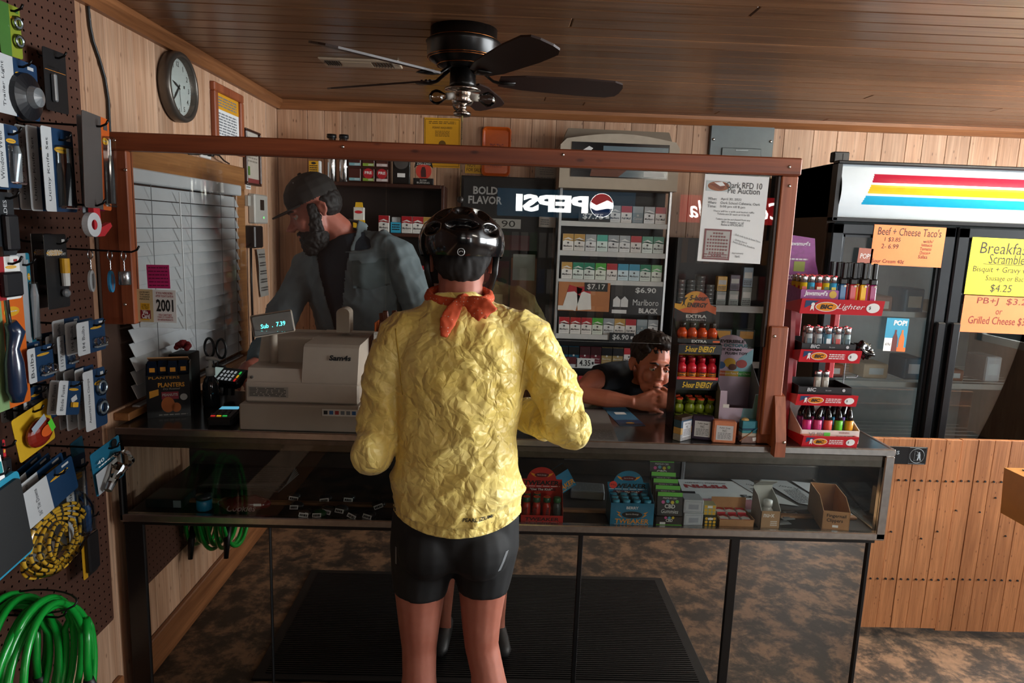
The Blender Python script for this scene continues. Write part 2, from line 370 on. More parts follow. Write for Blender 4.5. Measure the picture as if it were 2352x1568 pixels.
# backlit drink coolers along the street side, seen as reflections in the clear screen
def drink_cooler(x0, x1, label, bg, draw, mats):
    t = thing('drink_cooler', label, 'cooler', ((x0+x1)/2, YR, 0)); hw = (x1-x0)/2
    MB().box(-hw, hw, .02, .66, .03, 2.02, .01).build('cabinet', M('#17181b', .4), t)
    s = MB().box(-hw+.02, hw-.02, .66, .68, 1.74, 2.0); F = TR(0, .6812, 1.87) @ Matrix(((-1, 0, 0, 0), (0, 0, 1, 0), (0, 1, 0, 0), (0, 0, 0, 1)))
    draw(s, F, hw); s.build('lit_header', [bg]+mats, t)
    dr = MB()
    for q in ((-hw, -hw+.06, .2, 1.72), (hw-.06, hw, .2, 1.72), (-.04, .04, .2, 1.72), (-hw, hw, 1.66, 1.72), (-hw, hw, .2, .26)): dr.box(q[0], q[1], .66, .69, q[2], q[3])
    dr.build('door_frame', M('#222427', .4), t)
    rr = random.Random(int(x0*100))
    for z in (.3, .65, 1.0, 1.35):
        for side in (-1, 1):
            st = MB()
            for i in range(6):
                st.mat(i % 3).box(side*hw*.5-hw*.38+i*hw*.13, side*hw*.5-hw*.38+i*hw*.13+hw*.1, .661, .67, z, z+.24)
            st.build('bottle_row', [M(rr.choice(['#2c7a3d', '#a01f25', '#c9822a']), .4), M(rr.choice(['#c8ccd0', '#1f4e8c', '#5a2a1a']), .4), M('#d6d8d8', .4)], t)
LITW = M('#f6f4ea', .5, var=.02, em=14.)
def pepsi(s, F, hw):
    s.mat(1).text('PEPSI', F @ TR(hw*.2, 0, 0), hw*1.02, .165, bold=.05)
    s.mat(1).disc(F @ TR(-hw*.5, 0, 0), .115); s.mat(2).poly(F @ TR(-hw*.5, 0, .001), [(.11*math.cos(R(a)), .11*math.sin(R(a))) for a in range(15, 170, 10)]+[(-.05, .05), (.05, .0)])
    s.mat(3).poly(F @ TR(-hw*.5, 0, .001), [(.11*math.cos(R(a)), .11*math.sin(R(a))) for a in range(195, 350, 10)]+[(.05, -.05), (-.05, -.03)])
drink_cooler(-.05, 1.32, 'cola cooler with lit blue header on the street side', M('#2f6f93', .5, em=.6), pepsi, [LITW, M('#c8262c', .5, em=3.), M('#1a4f95', .5, em=1.2)])
def coke(s, F, hw): s.mat(1).text('Coca-Cola', F, hw*1.6, .17, shear=.25, bold=.01)
drink_cooler(1.72, 2.86, 'cola cooler with lit red header beside the street window', M('#c01f26', .5, em=2.2), coke, [LITW])
# ---------------- display case (shop counter) ----------------
CX0, CX1, CY0, CY1, CT = -1.165, 1.275, 2.05, 2.56, .965
MIRR = M('#b5b0aa', .015, 1., var=.01)
BLK = M('#0a0a0b', .35); TOPM = M('#2b2a2a', .16, var=.12, sc=120)
CGLASS = pane_mat('case_glass', '#fbfdfc', 1.3)
case = thing('display_case', 'long glass fronted shop counter with chrome trim and mirrored base panels', 'counter', (0, 0, 0))
MB().box(CX0, CX1, CY0+.012, CY1, CT-.018, CT).build('counter_top', TOPM, case)
BRUSH = M('#b4b2ae', .27, 1., var=.22, sc=60)
MB().box(CX0, CX1, CY0, CY0+.012, CT-.022, CT+.002, .003).build('front_edge', BRUSH, case)
MB().box(CX0, CX1, CY0+.012, CY0+.03, CT-.062, CT-.022, .002).build('upper_rail', M('#67625a', .3, .9, var=.2, sc=40), case)
MB().box(CX1-.012, CX1, CY0+.012, CY1, CT-.022, CT+.002, .003).build('end_edge', BRUSH, case)
MB().box(CX1-.03, CX1, CY0, CY0+.03, .663, CT-.022, .003).build('corner_post', BRUSH, case)
MB().box(CX0, CX0+.012, CY0, CY0+.03, .663, CT-.022, .003).build('corner_post', BLK, case)
MB().box(CX0, CX1, CY0, CY0+.025, .660, .685, .003).build('lower_rail', BRUSH, case)
MB().box(CX1-.02, CX1, CY0+.025, CY1, .660, .685, .003).build('lower_rail', BRUSH, case)
MB().box(CX0+.01, CX1-.02, CY0+.02, CY1-.02, .663, .678).build('deck', M('#1d1b1a', .6), case)
MB().box(CX0+.012, CX1-.03, CY0+.008, CY0+.012, .685, CT-.04).build('front_glass', CGLASS, case)
MB().box(CX1-.016, CX1-.012, CY0+.03, CY1-.02, .685, CT-.022).build('end_glass', CGLASS, case)
MB().box(CX0, CX1, CY1-.02, CY1, .660, .735, .002).build('back_rail', M('#2a2522', .5), case)
MB().box(CX0, CX1, CY1-.02, CY1, CT-.05, CT-.018, .002).build('back_rail', M('#2a2522', .5), case)
MB().box(CX0, .28, CY1-.016, CY1-.006, .735, CT-.05).build('sliding_door', M('#1b1714', .4), case)
MB().box(CX0+.02, CX1-.03, CY0+.118, CY0+.14, .678, .688, .002).build('wood_strip', wood('strip_wood', '#a5764d', '#84593a', 0, .5, False), case)
MB().box(.73, .745, CY1-.05, CY1-.035, .678, CT-.02, .002).build('shelf_standard', STEEL, case)
# mirrored base with black stiles
MB().box(CX0, CX1-.02, CY0+.04, CY1-.02, .0, .660).build('base', BLK, case)
st = [(CX0, -1.105), (-.709, -.703), (.288, .303), (.785, .815), (CX1-.04, CX1-.028)]
for a, b in zip(st[:-1], st[1:]):
    MB().box(a[1], b[0], CY0+.03, CY0+.039, .05, .643).build('mirror_panel', MIRR, case)
for a, b in st: MB().box(a, b, CY0+.022, CY0+.039, .03, .648, .002).build('stile', BLK, case)
MB().box(CX0, CX1-.02, CY0+.02, CY0+.039, .0, .05).build('kick_rail', BLK, case)
MB().box(CX0, CX1-.02, CY0+.02, CY0+.039, .643, .660).build('head_rail', BLK, case)

# ---------------- wooden counter guard with clear sheet ----------------
REDW = wood('red_stained_cedar', '#b55f34', '#572312', 0, .5, True, .05, .7)
REDZ = wood('red_stained_cedar_post', '#b0623c', '#86442a', 2, .5, False, .08, .7)
gd = thing('counter_guard', 'red stained wooden frame holding a clear plastic screen above the counter', 'screen', (0, 0, 0))
MB().box(-1.19, .888, 2.058, 2.1, 1.797, 1.848, .004).build('top_rail', REDW, gd)
MB().box(-1.128, -1.09, 2.062, 2.1, 1.288, 1.797, .003).build('post', REDZ, gd)
MB().box(-1.193, -1.128, 2.075, 2.1, 1.284, 1.797, .003).build('post', REDZ, gd)
MB().box(.838, .888, 2.075, 2.1, .967, 1.797, .003).build('post', REDZ, gd)
MB().box(.828, .838, 2.08, 2.1, 1.276, 1.797, .002).build('post_stop', M('#2a120b', .5), gd)
MB().box(.842, .897, 2.058, 2.075, 1.0, 1.345, .003).build('post_splice', REDZ, gd)
MB().prism([(2.34, .968), (2.12, 1.12), (2.08, 1.135), (2.052, 1.128), (2.042, 1.1), (2.012, .992), (2.012, .944), (2.044, .944), (2.044, .968)], .872, .905, 'yz').build('foot_brace', REDZ, gd)
MB().box(-1.09, .83, 2.086, 2.0895, 1.276, 1.8).build('clear_sheet', pane_mat('acrylic', '#fcfbf9', 1.48, .0, haze=.004), gd)
SCR = M('#c9c5bf', .25, 1.)
def screw(px, py, y):
    p = atY(px, py, y)
    MB().lathe([(.0001, .003), (.003, .0028), (.0048, .001), (.005, 0)], (0, 0, 0), 10, 'y').build('screw', SCR, gd, True, loc=(p.x, y, p.z))
for px, py in ((262, 322), (787, 337), (1293, 355), (1813, 383)): screw(px, py, 2.058)
for px, py in ((1813, 427),): screw(px, py, 2.075)
screw(1779, 772, 2.058); screw(288, 390, 2.062); screw(287, 699, 2.062); screw(1801, 1016, 2.012)

# ---------------- ceiling fan ----------------
FB = M('#12100f', .28, .3, var=.1); FG = M('#a86a3c', .25, 1.); NICK = M('#b5aaa0', .2, 1.)
fan = thing('ceiling_fan', 'dark bronze five blade ceiling fan with bare bulbs and pull chain', 'ceiling fan', (-.135, 2.34, HC))
MB().lathe([(.0, 0), (.108, 0), (.108, -.03), (.112, -.034), (.122, -.042), (.118, -.05), (.118, -.086), (.108, -.098), (.09, -.108), (.086, -.112), (.065, -.122), (.0, -.125)], n=40).build('motor_housing', FB, fan, True)
rg = MB()
for z, r in ((-.036, .1135), (-.089, .1165), (-.094, .112), (-.113, .0855)): rg.tube([(r*math.cos(a*PI/20), r*math.sin(a*PI/20), z) for a in range(40)], .0018, 5, closed=True)
rg.build('copper_ring', FG, fan, True)
MB().lathe([(.0, -.12), (.042, -.12), (.043, -.165), (.044, -.17), (.04, -.178), (0, -.178)], n=24).build('switch_cup', FB, fan, True)
for k in range(5):
    a = R(8.8+72*k); T = RZ(a)
    iron = MB().tf(T).tube([(.05, 0, -.118), (.075, 0, -.135), (.10, 0, -.152), (.13, 0, -.158), (.17, 0, -.157)], [(.004, .012), (.004, .01), (.004, .01), (.004, .02), (.004, .03)], 8).build('blade_iron', FB, fan, True)
    bl = [(.12, -.032), (.2, -.05), (.40, -.062), (.50, -.06), (.53, -.045), (.538, -.02), (.538, .02), (.53, .045), (.50, .06), (.40, .062), (.2, .05), (.12, .032)]
    MB().tf(T @ TR(0, 0, -.15) @ RX(R(-13))).prism(bl, -.003, .003, 'xy').build('blade', M('#2a1710', .5, var=.15), fan)
    sc = MB()
    for q, r in ((.135, .012), (.135, -.012), (.16, 0)): sc.tf(T @ TR(0, 0, -.15) @ RX(R(-13))).cyl((q, r, .003), (q, r, .006), .004, n=8)
    sc.build('screw', FB, iron)
MB().lathe([(.05, -.178), (.06, -.184), (.058, -.19), (.03, -.192), (.034, -.2), (.036, -.222), (.03, -.232), (.014, -.234), (.014, -.252), (.028, -.255), (.03, -.262), (.026, -.268), (0, -.268)], n=28).build('light_fitter', NICK, fan, True)
BULB = pane_mat('bulb_glass', '#e9e4dd', 1.5)
for k, a in enumerate((-20, 100, 205)):
    T = RZ(R(a)) @ TR(.03, 0, -.207) @ RY(R(100))
    sk = MB().tf(T).cyl((0, 0, 0), (0, 0, .026), .012, n=12).build('bulb_socket', M('#c8c4bc', .5), fan, True)
    MB().tf(T).lathe([(.007, .026), (.01, .032), (.02, .048), (.024, .06), (.02, .074), (.01, .084), (0, .086)], n=16).build('bulb', BULB, fan, True)
pc = MB().cyl((0, 0, -.262), (0, 0, -.285), .003, n=6)
for i in range(44): pc.ell((0, 0, -.287-.0055*i), .0022, n=6, k=4)
ch = pc.build('pull_chain', M('#8f8257', .3, .9), fan)
MB().ell((0, 0, -.537), .011, n=12, k=8).build('pull_ball', M('#3a3634', .4), ch, True)

# ceiling vent
vt = thing('ceiling_vent', 'cream metal air vent set in the board ceiling', 'vent', (-.565, 2.84, HC))
VC = M('#b9a48c', .5)
MB().box(-.155, .155, -.062, .062, -.008, 0, .003).build('frame', VC, vt)
MB().box(-.075, .045, -.035, .035, -.0115, -.008, .001).build('damper_plate', VC, vt)
for x0, x1 in ((-.135, -.085), (.055, .125)):
    for i in range(7):
        x = x0+(x1-x0)*i/6; MB().box(x-.002, x+.002, -.035, .035, -.012, -.008).build('louver', M('#4b3f35', .6), vt)
for s in (-1, 1): MB().lathe([(.004, -.008), (.004, -.0105), (0, -.011)], (s*.145, 0, 0), 8).build('screw', SCR, vt)

# ---------------- gate behind the counter end ----------------
GW = wood('gate_pine', '#c58452', '#a5683c', 2, .45, True, .12, 1.7)
NAIL = M('#120c08', .6)
def gate(name, label, x0, x1, n, z0, z1, y):
    t = thing(name, label, 'gate', (x0, y, 0)); wd = (x1-x0)/n
    for i in range(n):
        board('plank', round(wd-.001, 4), .02, round(z1-z0, 3), .0012, GW, t, (wd*(i+.5), rnd.uniform(-.0012, .0012), (z0+z1)/2))
    for z in (.22, .74): MB().box(.02, x1-x0-.02, .011, .035, z-.04, z+.04).build('cross_brace', GW, t)
    nl = MB()
    for z in (.262, .683):
        for i in range(n):
            for q in (.27, .73): nl.cyl((wd*(i+q), -.0135, z), (wd*(i+q), -.008, z), .0042, n=7)
    for i in range(n):
        xx, zz = wd*(i+rnd.uniform(.2, .8)), rnd.uniform(.4, .65); nl.cyl((xx, -.0135, zz), (xx, -.008, zz), .0035, n=7)
    nl.build('nail_heads', NAIL, t, kind='stuff')
    return t
gate('plank_gate', 'pine plank swing gate with black sign beside the display case', 1.285, 1.852, 9, .045, .853, 2.57)
gate('plank_gate', 'pine plank gate half standing behind the orange carton', 1.858, 2.52, 10, .03, .853, 2.58)
s = MB(); Tq = TR(0, -.0036, 0) @ FRONT
s.box(-.13, .112, -.003, 0, -.035, .037, .002).mat(1)
s.text('es', Tq @ TR(-.012, .012, 0), h=.015)
ring = lambda r, cx, cy, n=28: [(cx+r*math.cos(2*PI*i/n), -.0036, cy+r*math.sin(2*PI*i/n)) for i in range(n)]
s.tube(ring(.029, .072, .001), .0008, 4, closed=True)
s.tube([(.04, -.0036, -.032), (.106, -.0036, -.032), (.106, -.0036, .034), (.04, -.0036, .034)], .0005, 4, closed=True)
s.tube([(.062, -.0036, -.02), (.062, -.0036, .022), (.074, -.0036, .016), (.074, -.0036, -.014)], .0006, 4, closed=True)
s.disc(Tq @ TR(.08, .013, 0), .0035); s.poly(Tq, [(.077, .009), (.085, .009), (.086, -.004), (.089, -.018), (.085, -.018), (.081, -.006), (.077, -.018), (.073, -.018), (.077, -.004)])
s.poly(Tq, [(.078, .007), (.07, .004), (.07, .002), (.078, .004)])
s.build('door_sign', [M('#0c0d10', .35), M('#a9b4bb', .5)], loc=(1.6, 2.556, .786), label='black plastic sign with push door symbol fixed on the plank gate', cat='sign')

# ---------------- glass door cooler on the back wall ----------------
FX0, FX1, FY, FT = 1.45, 2.66, 3.0, 1.955
FRB = M('#15171a', .3, .2); FRG = M('#23272b', .28, .3); LIN = M('#9fa6a8', .4)
fr = thing('glass_door_cooler', 'tall black two door glass cooler with striped header', 'cooler', (0, 0, 0))
b = MB().box(FX0, FX0+.04, FY+.05, YB-.06, .06, FT-.01).box(FX1-.04, FX1, FY+.05, YB-.06, .06, FT-.01).box(FX0, FX1, YB-.1, YB-.06, .06, FT-.01).box(FX0, FX1, FY+.05, YB-.06, FT-.24, FT-.01).box(FX0, FX1, FY+.05, YB-.06, .06, .3)
b.build('cabinet', M('#5b4a3b', .5), fr)
b = MB().box(FX0+.04, FX0+.045, FY+.06, YB-.1, .3, 1.71).box(FX1-.045, FX1-.04, FY+.06, YB-.1, .3, 1.71).box(FX0+.04, FX1-.04, YB-.105, YB-.1, .3, 1.71).box(FX0+.04, FX1-.04, FY+.06, YB-.1, .3, .305).box(FX0+.04, FX1-.04, FY+.06, YB-.1, 1.705, 1.71)
b.build('liner', LIN, fr)
MB().box(FX0, FX1, FY, FY+.05, FT-.015, FT, .004).box(FX0, FX0+.02, FY, FY+.05, 1.70, FT-.015).box(FX1-.02, FX1, FY, FY+.05, 1.70, FT-.015).box(FX0, FX1, FY, FY+.05, 1.695, 1.715, .003).build('header_frame', FRB, fr)
def arc(z): t = (z-1.715)/(FT-.015-1.715); return FY+.025-.038*math.sin(PI*t)
hd = MB(); cols = [M('#c9d3da', .12, coat=.6, var=.02), M('#9c1b33', .12, coat=.6), M('#f0a71f', .12, coat=.6), M('#1d93bd', .12, coat=.6)]
zs = [1.715+.225*i/24 for i in range(25)]
bands = {1: (1.868, 1.905, .0), 2: (1.818, 1.856, .0), 3: (1.77, 1.806, 0)}
for i in range(24):
    z0, z1 = zs[i], zs[i+1]; zm = (z0+z1)/2; c = 0
    for k, (a, b2, _) in bands.items():
        if a <= zm <= b2: c = k
    xs = FX0+.10+(zm-1.73)*.38
    for xa, xb, cc in ((FX0+.02, xs, 0), (xs, FX1-.02, c)): hd.mat(cc).quad((xa, arc(z0), z0), (xb, arc(z0), z0), (xb, arc(z1), z1), (xa, arc(z1), z1))
hd.build('header_panel', cols, fr, True)
DG = pane_mat('cooler_glass', '#f1f6f6', 1.6)
mid = 2.012
for i, (a, b2) in enumerate(((FX0+.005, mid-.004), (mid+.004, FX1-.005))):
    d = MB()
    for q in ((a, a+.055, .3, 1.69), (b2-.055, b2, .3, 1.69), (a, b2, 1.64, 1.69), (a, b2, .3, .37)): d.box(q[0], q[1], FY, FY+.045, q[2], q[3], .006)
    for q in ((a+.055, a+.065, .37, 1.64), (b2-.065, b2-.055, .37, 1.64), (a+.055, b2-.055, 1.63, 1.64), (a+.055, b2-.055, .37, .38)): d.box(q[0], q[1], FY+.01, FY+.03, q[2], q[3])
    d = d.build('door', FRG, fr)
    MB().box(a+.06, b2-.06, FY+.02, FY+.026, .375, 1.635).build('glass', DG, d)
    hx = b2-.03 if i == 0 else a+.03
    MB().box(hx-.02, hx+.02, FY-.03, FY-.002, .55, 1.27, .006).build('handle', FRB, d)
for z in (.62, .95, 1.28):
    sh = MB()
    for i in range(9): sh.box(FX0+.05, FX1-.05, FY+.10+.07*i, FY+.104+.07*i, z-.003, z)
    sh.box(FX0+.05, FX1-.05, FY+.09, FY+.1, z-.004, z+.02); sh.build('wire_shelf', M('#c5c7c6', .4), fr)
MB().box(FX0, FX1, FY+.01, FY+.06, .02, .3, .004).build('grille', FRB, fr)
for x in (FX0+.06, FX1-.06): MB().cyl((x, FY+.08, .4), (x, FY+.08, 1.6), .01, n=8).build('inner_lamp', M('#eef4f6', .4, var=.01, em=3.5), fr)
pr = [('#b9bcc0', .1, .07, 'white food tray on the upper cooler shelf'), ('#8b5a49', .12, .08, 'brown carton on the upper cooler shelf'), ('#3f6f86', .09, .12, 'blue carton on the upper cooler shelf'), ('#c9b29a', .1, .06, 'tan bag on the upper cooler shelf'), ('#7f3f3a', .08, .14, 'dark red carton on the upper cooler shelf'), ('#9aa7a0', .13, .09, 'pale green tub on the upper cooler shelf')]
for i, (h, wd, ht, lb) in enumerate(pr):
    xx = FX0+.13+i*.18
    MB().box(xx, xx+wd, FY+.2, FY+.36, 0, ht, .006).mat(1).rect(TR(xx+wd/2, FY+.1995, ht/2) @ FRONT, -wd*.35, wd*.35, -ht*.25, ht*.2).build('food_package', [M(h, .5), M('#d8d2c4', .6)], loc=(0, 0, 1.2805), label=lb, cat='package')
for i, (h, wd, ht, lb) in enumerate(pr[:5]):
    xx = FX0+.16+i*.2
    MB().box(xx, xx+wd, FY+.25, FY+.4, 0, ht*.9, .006).mat(1).rect(TR(xx+wd/2, FY+.2495, ht*.45) @ FRONT, -wd*.3, wd*.3, -ht*.2, ht*.2).build('food_package', [M(pr[4-i][0], .5), M('#c8cdd2', .6)], loc=(0, 0, .9505), label=pr[4-i][3].replace('upper', 'middle'), cat='package')
bx = MB().box(-.035, .035, -.02, .02, 0, .045, .004).box(-.03, -.005, -.022, -.02, .008, .036).box(.005, .03, -.022, -.02, .008, .036)
bx.build('small_black_clamp', BLACK, loc=(1.5, 3.1, FT), label='small black clamp lying on the cooler roof', cat='clamp')

# signs taped on the cooler doors
INKS = M('#1d130f', .7)
class Sign(MB):
    """paper sheet with print: corner pixels (tl, tr, bl) at depth y; print coordinates run -1..1"""
    def __init__(s, pts, y, th=.0008):
        super().__init__(); a, b_, c_ = [atY(px, py, y) for px, py in pts]
        s.w = (b_-a).length/2; s.h = (c_-a).length/2; s.c = (b_+c_)/2; s.rot = math.atan2(-(b_-a).z, (b_-a).x)*.5
        s.box(-s.w, s.w, -th, 0, -s.h, s.h); s.F = TR(0, -th-.0006, 0) @ FRONT; s.n = 0
    def tx(s, t, x, y, w, h, mi=1, bold=0., shear=.08, **k): s.n += 1; return s.mat(mi).text(t, s.F @ TR(x*s.w, y*s.h, .00002*s.n), w*s.w*2, h*s.h*2, bold=bold, shear=shear, **k)
    def rc(s, x0, x1, y0, y1, mi=1): s.n += 1; return s.mat(mi).rect(s.F @ TR(0, 0, .00002*s.n), x0*s.w, x1*s.w, y0*s.h, y1*s.h)
    def pg(s, pts, mi=1): s.n += 1; return s.mat(mi).poly(s.F @ TR(0, 0, .00002*s.n), [(x*s.w, y*s.h) for x, y in pts])
    def dc(s, x, y, r, mi=1, ry=None): s.n += 1; return s.mat(mi).disc(s.F @ TR(x*s.w, y*s.h, .00002*s.n), r*s.w, ry*s.h if ry else None)
    def ln(s, x0, x1, y0, y1, n, mi=1, seed=1, fill=.45): s.n += 1; return s.mat(mi).lines(s.F @ TR(0, 0, .00002*s.n), x0*s.w, x1*s.w, y0*s.h, y1*s.h, n, seed, fill)
    def fin(s, name, mats, label, cat='sign', group=None): return s.build(name, mats, loc=s.c, rot=(0, s.rot, 0), label=label, cat=cat, group=group)
OR = M('#f08048', .7, var=.03); YE = M('#efe02e', .7, var=.03)
s = Sign(((2008, 514), (2173, 524), (1998, 606)), FY-.002)
for it in (("Beef + Cheese Taco's", 0, .7, .88, .2), ('1 $3.85', -.45, .28, .22, .12), ('2- 6.99', -.5, -.05, .24, .12), ('with/', .55, .28, .14, .08), ('lettuce', .52, .1, .15, .08), ('Tomato', .5, -.1, .16, .08), ('Onion+', .5, -.3, .15, .08), ('Salsa', .45, -.5, .13, .09), ('Sour Cream 40¢', -.5, -.82, .45, .12)): s.tx(*it)
s.fin('menu_sign', [OR, INKS], 'orange handwritten taco price sign taped on the cooler door')
s = Sign(((2234, 543), (2400, 553), (2214, 674)), FY-.002)
for it in (('Breakfast', -.02, .65, .72, .2), ('Scrambler', .1, .28, .56, .17), ('Bisquit + Gravy w/', -.06, -.12, .8, .13), ('Sausage or Bacon', .15, -.42, .62, .12), ('$4.25', 0, -.76, .3, .15)): s.tx(*it)
s.rc(-.6, .75, .08, .1); s.fin('menu_sign', [YE, INKS], 'yellow handwritten breakfast sign taped on the cooler door')
s = Sign(((2216, 676), (2402, 687), (2203, 760)), FY-.0032)
for it in (('PB+J  $3.25', 0, .7, .68, .22), ('or', -.1, .14, .08, .12), ('Grilled Cheese $3.25', 0, -.35, .82, .24)): s.tx(*it)
s.fin('menu_sign', [OR, M('#6d1f10', .7)], 'orange handwritten sandwich sign below the yellow breakfast sign')
s = Sign(((2036, 729), (2087, 732), (2029, 805)), FY-.002)
s.rc(-1, -.25, -1, -.2, 1).rc(-.2, 1, -1, -.75, 3)
for x, cc in ((-.05, 2), (.55, 3)): s.pg([(x-.26, -1), (x+.26, -1), (x+.24, -.2), (x+.08, .1), (x+.08, .3), (x-.08, .3), (x-.08, .1), (x-.24, -.2)], cc)
s.tx('POP!', .25, .72, .6, .16, 1, .04).tx('69¢', -.62, -.6, .25, .1, 4)
s.fin('soda_label', [M('#1f86a8', .5), WHITE, M('#5a1f14', .4), M('#e0661c', .4), INK], 'blue soda label with orange and cola bottles on the cooler door')
s = Sign(((1970, 568), (2003, 572), (1966, 640)), FY-.002)
s.rc(-.8, .8, -.9, -.2).tx('POP!', 0, .5, .7, .16, 2).tx('$1.99', 0, -.56, .6, .12, 2)
s.fin('soda_label', [M('#8c4a38', .5), M('#3e7c78', .5), WHITE], 'small brown soda label beside the orange taco sign')
# ---------------- left wall: blind, clock, frames, thermostat, cables ----------------
bl = thing('window_blind', 'white slatted blind lowered over the left wall window', 'blind', (XL, 0, 0))
BLW = M('#b9bdbf', .45, var=.04)
MB().box(.004, .05, 2.18, 3.12, 1.715, 1.76, .004).build('head_rail', BLW, bl)
by = 1.70; sl = MB().tf(RY(R(66))).box(-.0238, .0238, -.46, .46, -.0014, .0014, .0008).mesh('slat', BLW)
for i in range(15): link('slat', sl, bl, (.028, 2.65, by-.013-.046*i))
MB().box(.016, .042, 2.19, 3.11, .985, 1.0, .003).build('bottom_rail', BLW, bl)
for y in (2.33, 2.62, 2.9, 3.05): MB().cyl((.044, y, 1.0), (.044, y, 1.715), .0012, n=5).build('ladder_cord', M('#6d6f70', .8), bl)
MB().tube([(.05, 2.52, 1.7), (.052, 2.525, 1.4), (.05, 2.53, 1.2)], .0025, 6).build('tilt_wand', M('#c4c6c6', .4), bl)

ck = thing('wall_clock', 'round wall clock with grey metal rim and white dial', 'clock', (XL, 2.61, 2.075))
MB().lathe([(.0, 0), (.116, 0), (.122, .012), (.122, .036), (.118, .044), (.108, .047), (.101, .042), (.1, .02), (0, .02)], n=40, axis='x').build('rim', M('#5e5750', .35, .6), ck, True)
MB().disc(TR(.0215, 0, 0) @ SIDE, .101, n=40).build('dial', M('#c4c8c2', .6, var=.03), ck)
s = MB(); F = TR(.0222, 0, 0) @ SIDE
for h in range(1, 13):
    a = R(90-30*h); s.text(str(h), F @ TR(.081*math.cos(a), .081*math.sin(a), 0), h=.018)
for k in range(60):
    a = R(6*k); s.poly(F @ RZ(a), [(.094, -.0005), (.098, -.0005), (.098, .0005), (.094, .0005)])
s.build('numerals', INK, ck)
for nm, ang, ln, wd in (('hour_hand', 90-30*9.65, .05, .005), ('minute_hand', 90-6*37, .075, .004), ('second_hand', 90-6*29, .085, .001)):
    MB().prism([(-.012, -wd/2), (ln*.5, -wd), (ln, 0), (ln*.5, wd), (-.012, wd/2)], .0, .001, 'xy').tf(None).build(nm, BLACK, ck).matrix_local = TR(.0225+(.0012 if nm[0] == 'm' else .0024 if nm[0] == 's' else 0), 0, 0) @ SIDE @ RZ(R(ang))
MB().box(.0425, .0431, -.005, .005, -.005, .005).disc(TR(.041, 0, 0) @ SIDE, .101, n=40).build('glass', pane_mat('clock_glass', '#f6f8f8'), ck)
def wframe(name, label, y0, y1, z0, z1, fw, fm, draw, mats, cat='picture frame'):
    t = thing(name, label, cat, (XL, (y0+y1)/2, (z0+z1)/2)); hy, hz = (y1-y0)/2, (z1-z0)/2
    for q in ((-hy, hy, hz-fw, hz), (-hy, hy, -hz, -hz+fw), (-hy, -hy+fw, -hz+fw, hz-fw), (hy-fw, hy, -hz+fw, hz-fw)): MB().box(0, .022, *q, .004).build('frame_bar', fm, t)
    s = MB().box(.004, .009, -hy+fw, hy-fw, -hz+fw, hz-fw); draw(s, TR(.0096, 0, 0) @ SIDE, hy-fw, hz-fw); s.build('sheet', mats, t)
def d1(s, F, a, b):
    s.mat(1).rect(F, -a, a, b*.35, b); s.mat(2).lines(F @ TR(0, 0, .0003), -a*.8, a*.8, b*.45, b*.9, 4, 2); s.mat(2).lines(F, -a*.8, a*.8, -b*.8, b*.25, 9, 3); s.mat(2).disc(F @ TR(0, -b*.85, .0003), .01)
wframe('framed_permit', 'yellow and white permit in dark brown wooden frame on left wall', 2.935, 3.255, 1.895, 2.165, .035, REDZ, d1, [PAPER, M('#d99a1e', .6), GREYP])
def d2(s, F, a, b): s.mat(1).rect(F, -a, a, -b, -b*.82); s.mat(2).rect(F, -a*.75, -a*.35, -b*.7, -b*.35); s.mat(3).lines(F, -a*.8, a*.8, -b*.2, b*.85, 8, 5)
wframe('framed_certificate', 'thin framed pale certificate with green seal on left wall', 3.28, 3.475, 1.775, 2.03, .01, M('#3a2018', .4), d2, [M('#c5bcb0', .6), M('#8a3a3a', .6), M('#4f7a2c', .6), M('#8f877d', .7)])
s = MB().box(0, .001, 3.31, 3.375, 1.755, 1.825); s.mat(1).lines(TR(.0016, 3.3425, 1.79) @ SIDE, -.026, .026, -.03, .03, 6, 7); s.build('paper_note', [PAPER, GREYP], loc=(XL, 0, 0), label='small white typed note above the thermostat', cat='note')
th = thing('thermostat', 'white wall thermostat with small dark screen and green light', 'thermostat', (XL, 3.42, 1.665))
MB().box(0, .035, -.09, .09, -.07, .07, .006).build('case', M('#b7b5ae', .5), th)
MB().box(.035, .0356, -.02, .035, -.005, .045).build('screen', M('#20221f', .2), th)
MB().disc(TR(.0362, .025, -.04) @ SIDE, .004).build('light', M('#35e04a', .4, em=4.), th)
MB().box(.0, .02, -.13, -.1, .01, .06, .003).build('bracket', M('#aaa79f', .5), th)
ad = thing('power_adapter', 'black power adapter with hanging cord under the thermostat', 'adapter', (XL, 3.33, 1.53))
MB().box(0, .05, -.05, .06, -.05, .055, .006).build('body', BLACK, ad)
MB().tube([(.02, -.03, -.05), (.02, -.035, -.2), (.02, -.03, -.55)], .006, 6).build('cord', BLACK, ad, True)
s = MB()
for i in range(6):
    z0, z1 = -.04*i, -.04*(i+1); s.mat(0).quad((.012+.004*math.sin(i), -.01+.008*i, z0), (.014, .1+.008*i, z0), (.014, .108+.008*i, z1), (.012+.004*math.sin(i+1), -.002+.008*i, z1))
for i in range(5): s.mat(1).tf(TR(.02, .045+.01*i, -.03-.042*i) @ SIDE).lines(FLAT, -.035, .04, -.015, .01, 2, i)
s.build('phone_list', [M('#8f8c86', .7), M('#3c3b3a', .7)], loc=(XL, 3.41, 1.47), label='curled grey phone list pinned under the black adapter', cat='paper')
ot = thing('power_outlet', 'white wall outlet with two black plugs above the window casing', 'outlet', (XL, 2.86, 1.865))
MB().box(0, .008, -.05, .05, -.015, .04, .002).build('plate', PAPER, ot)
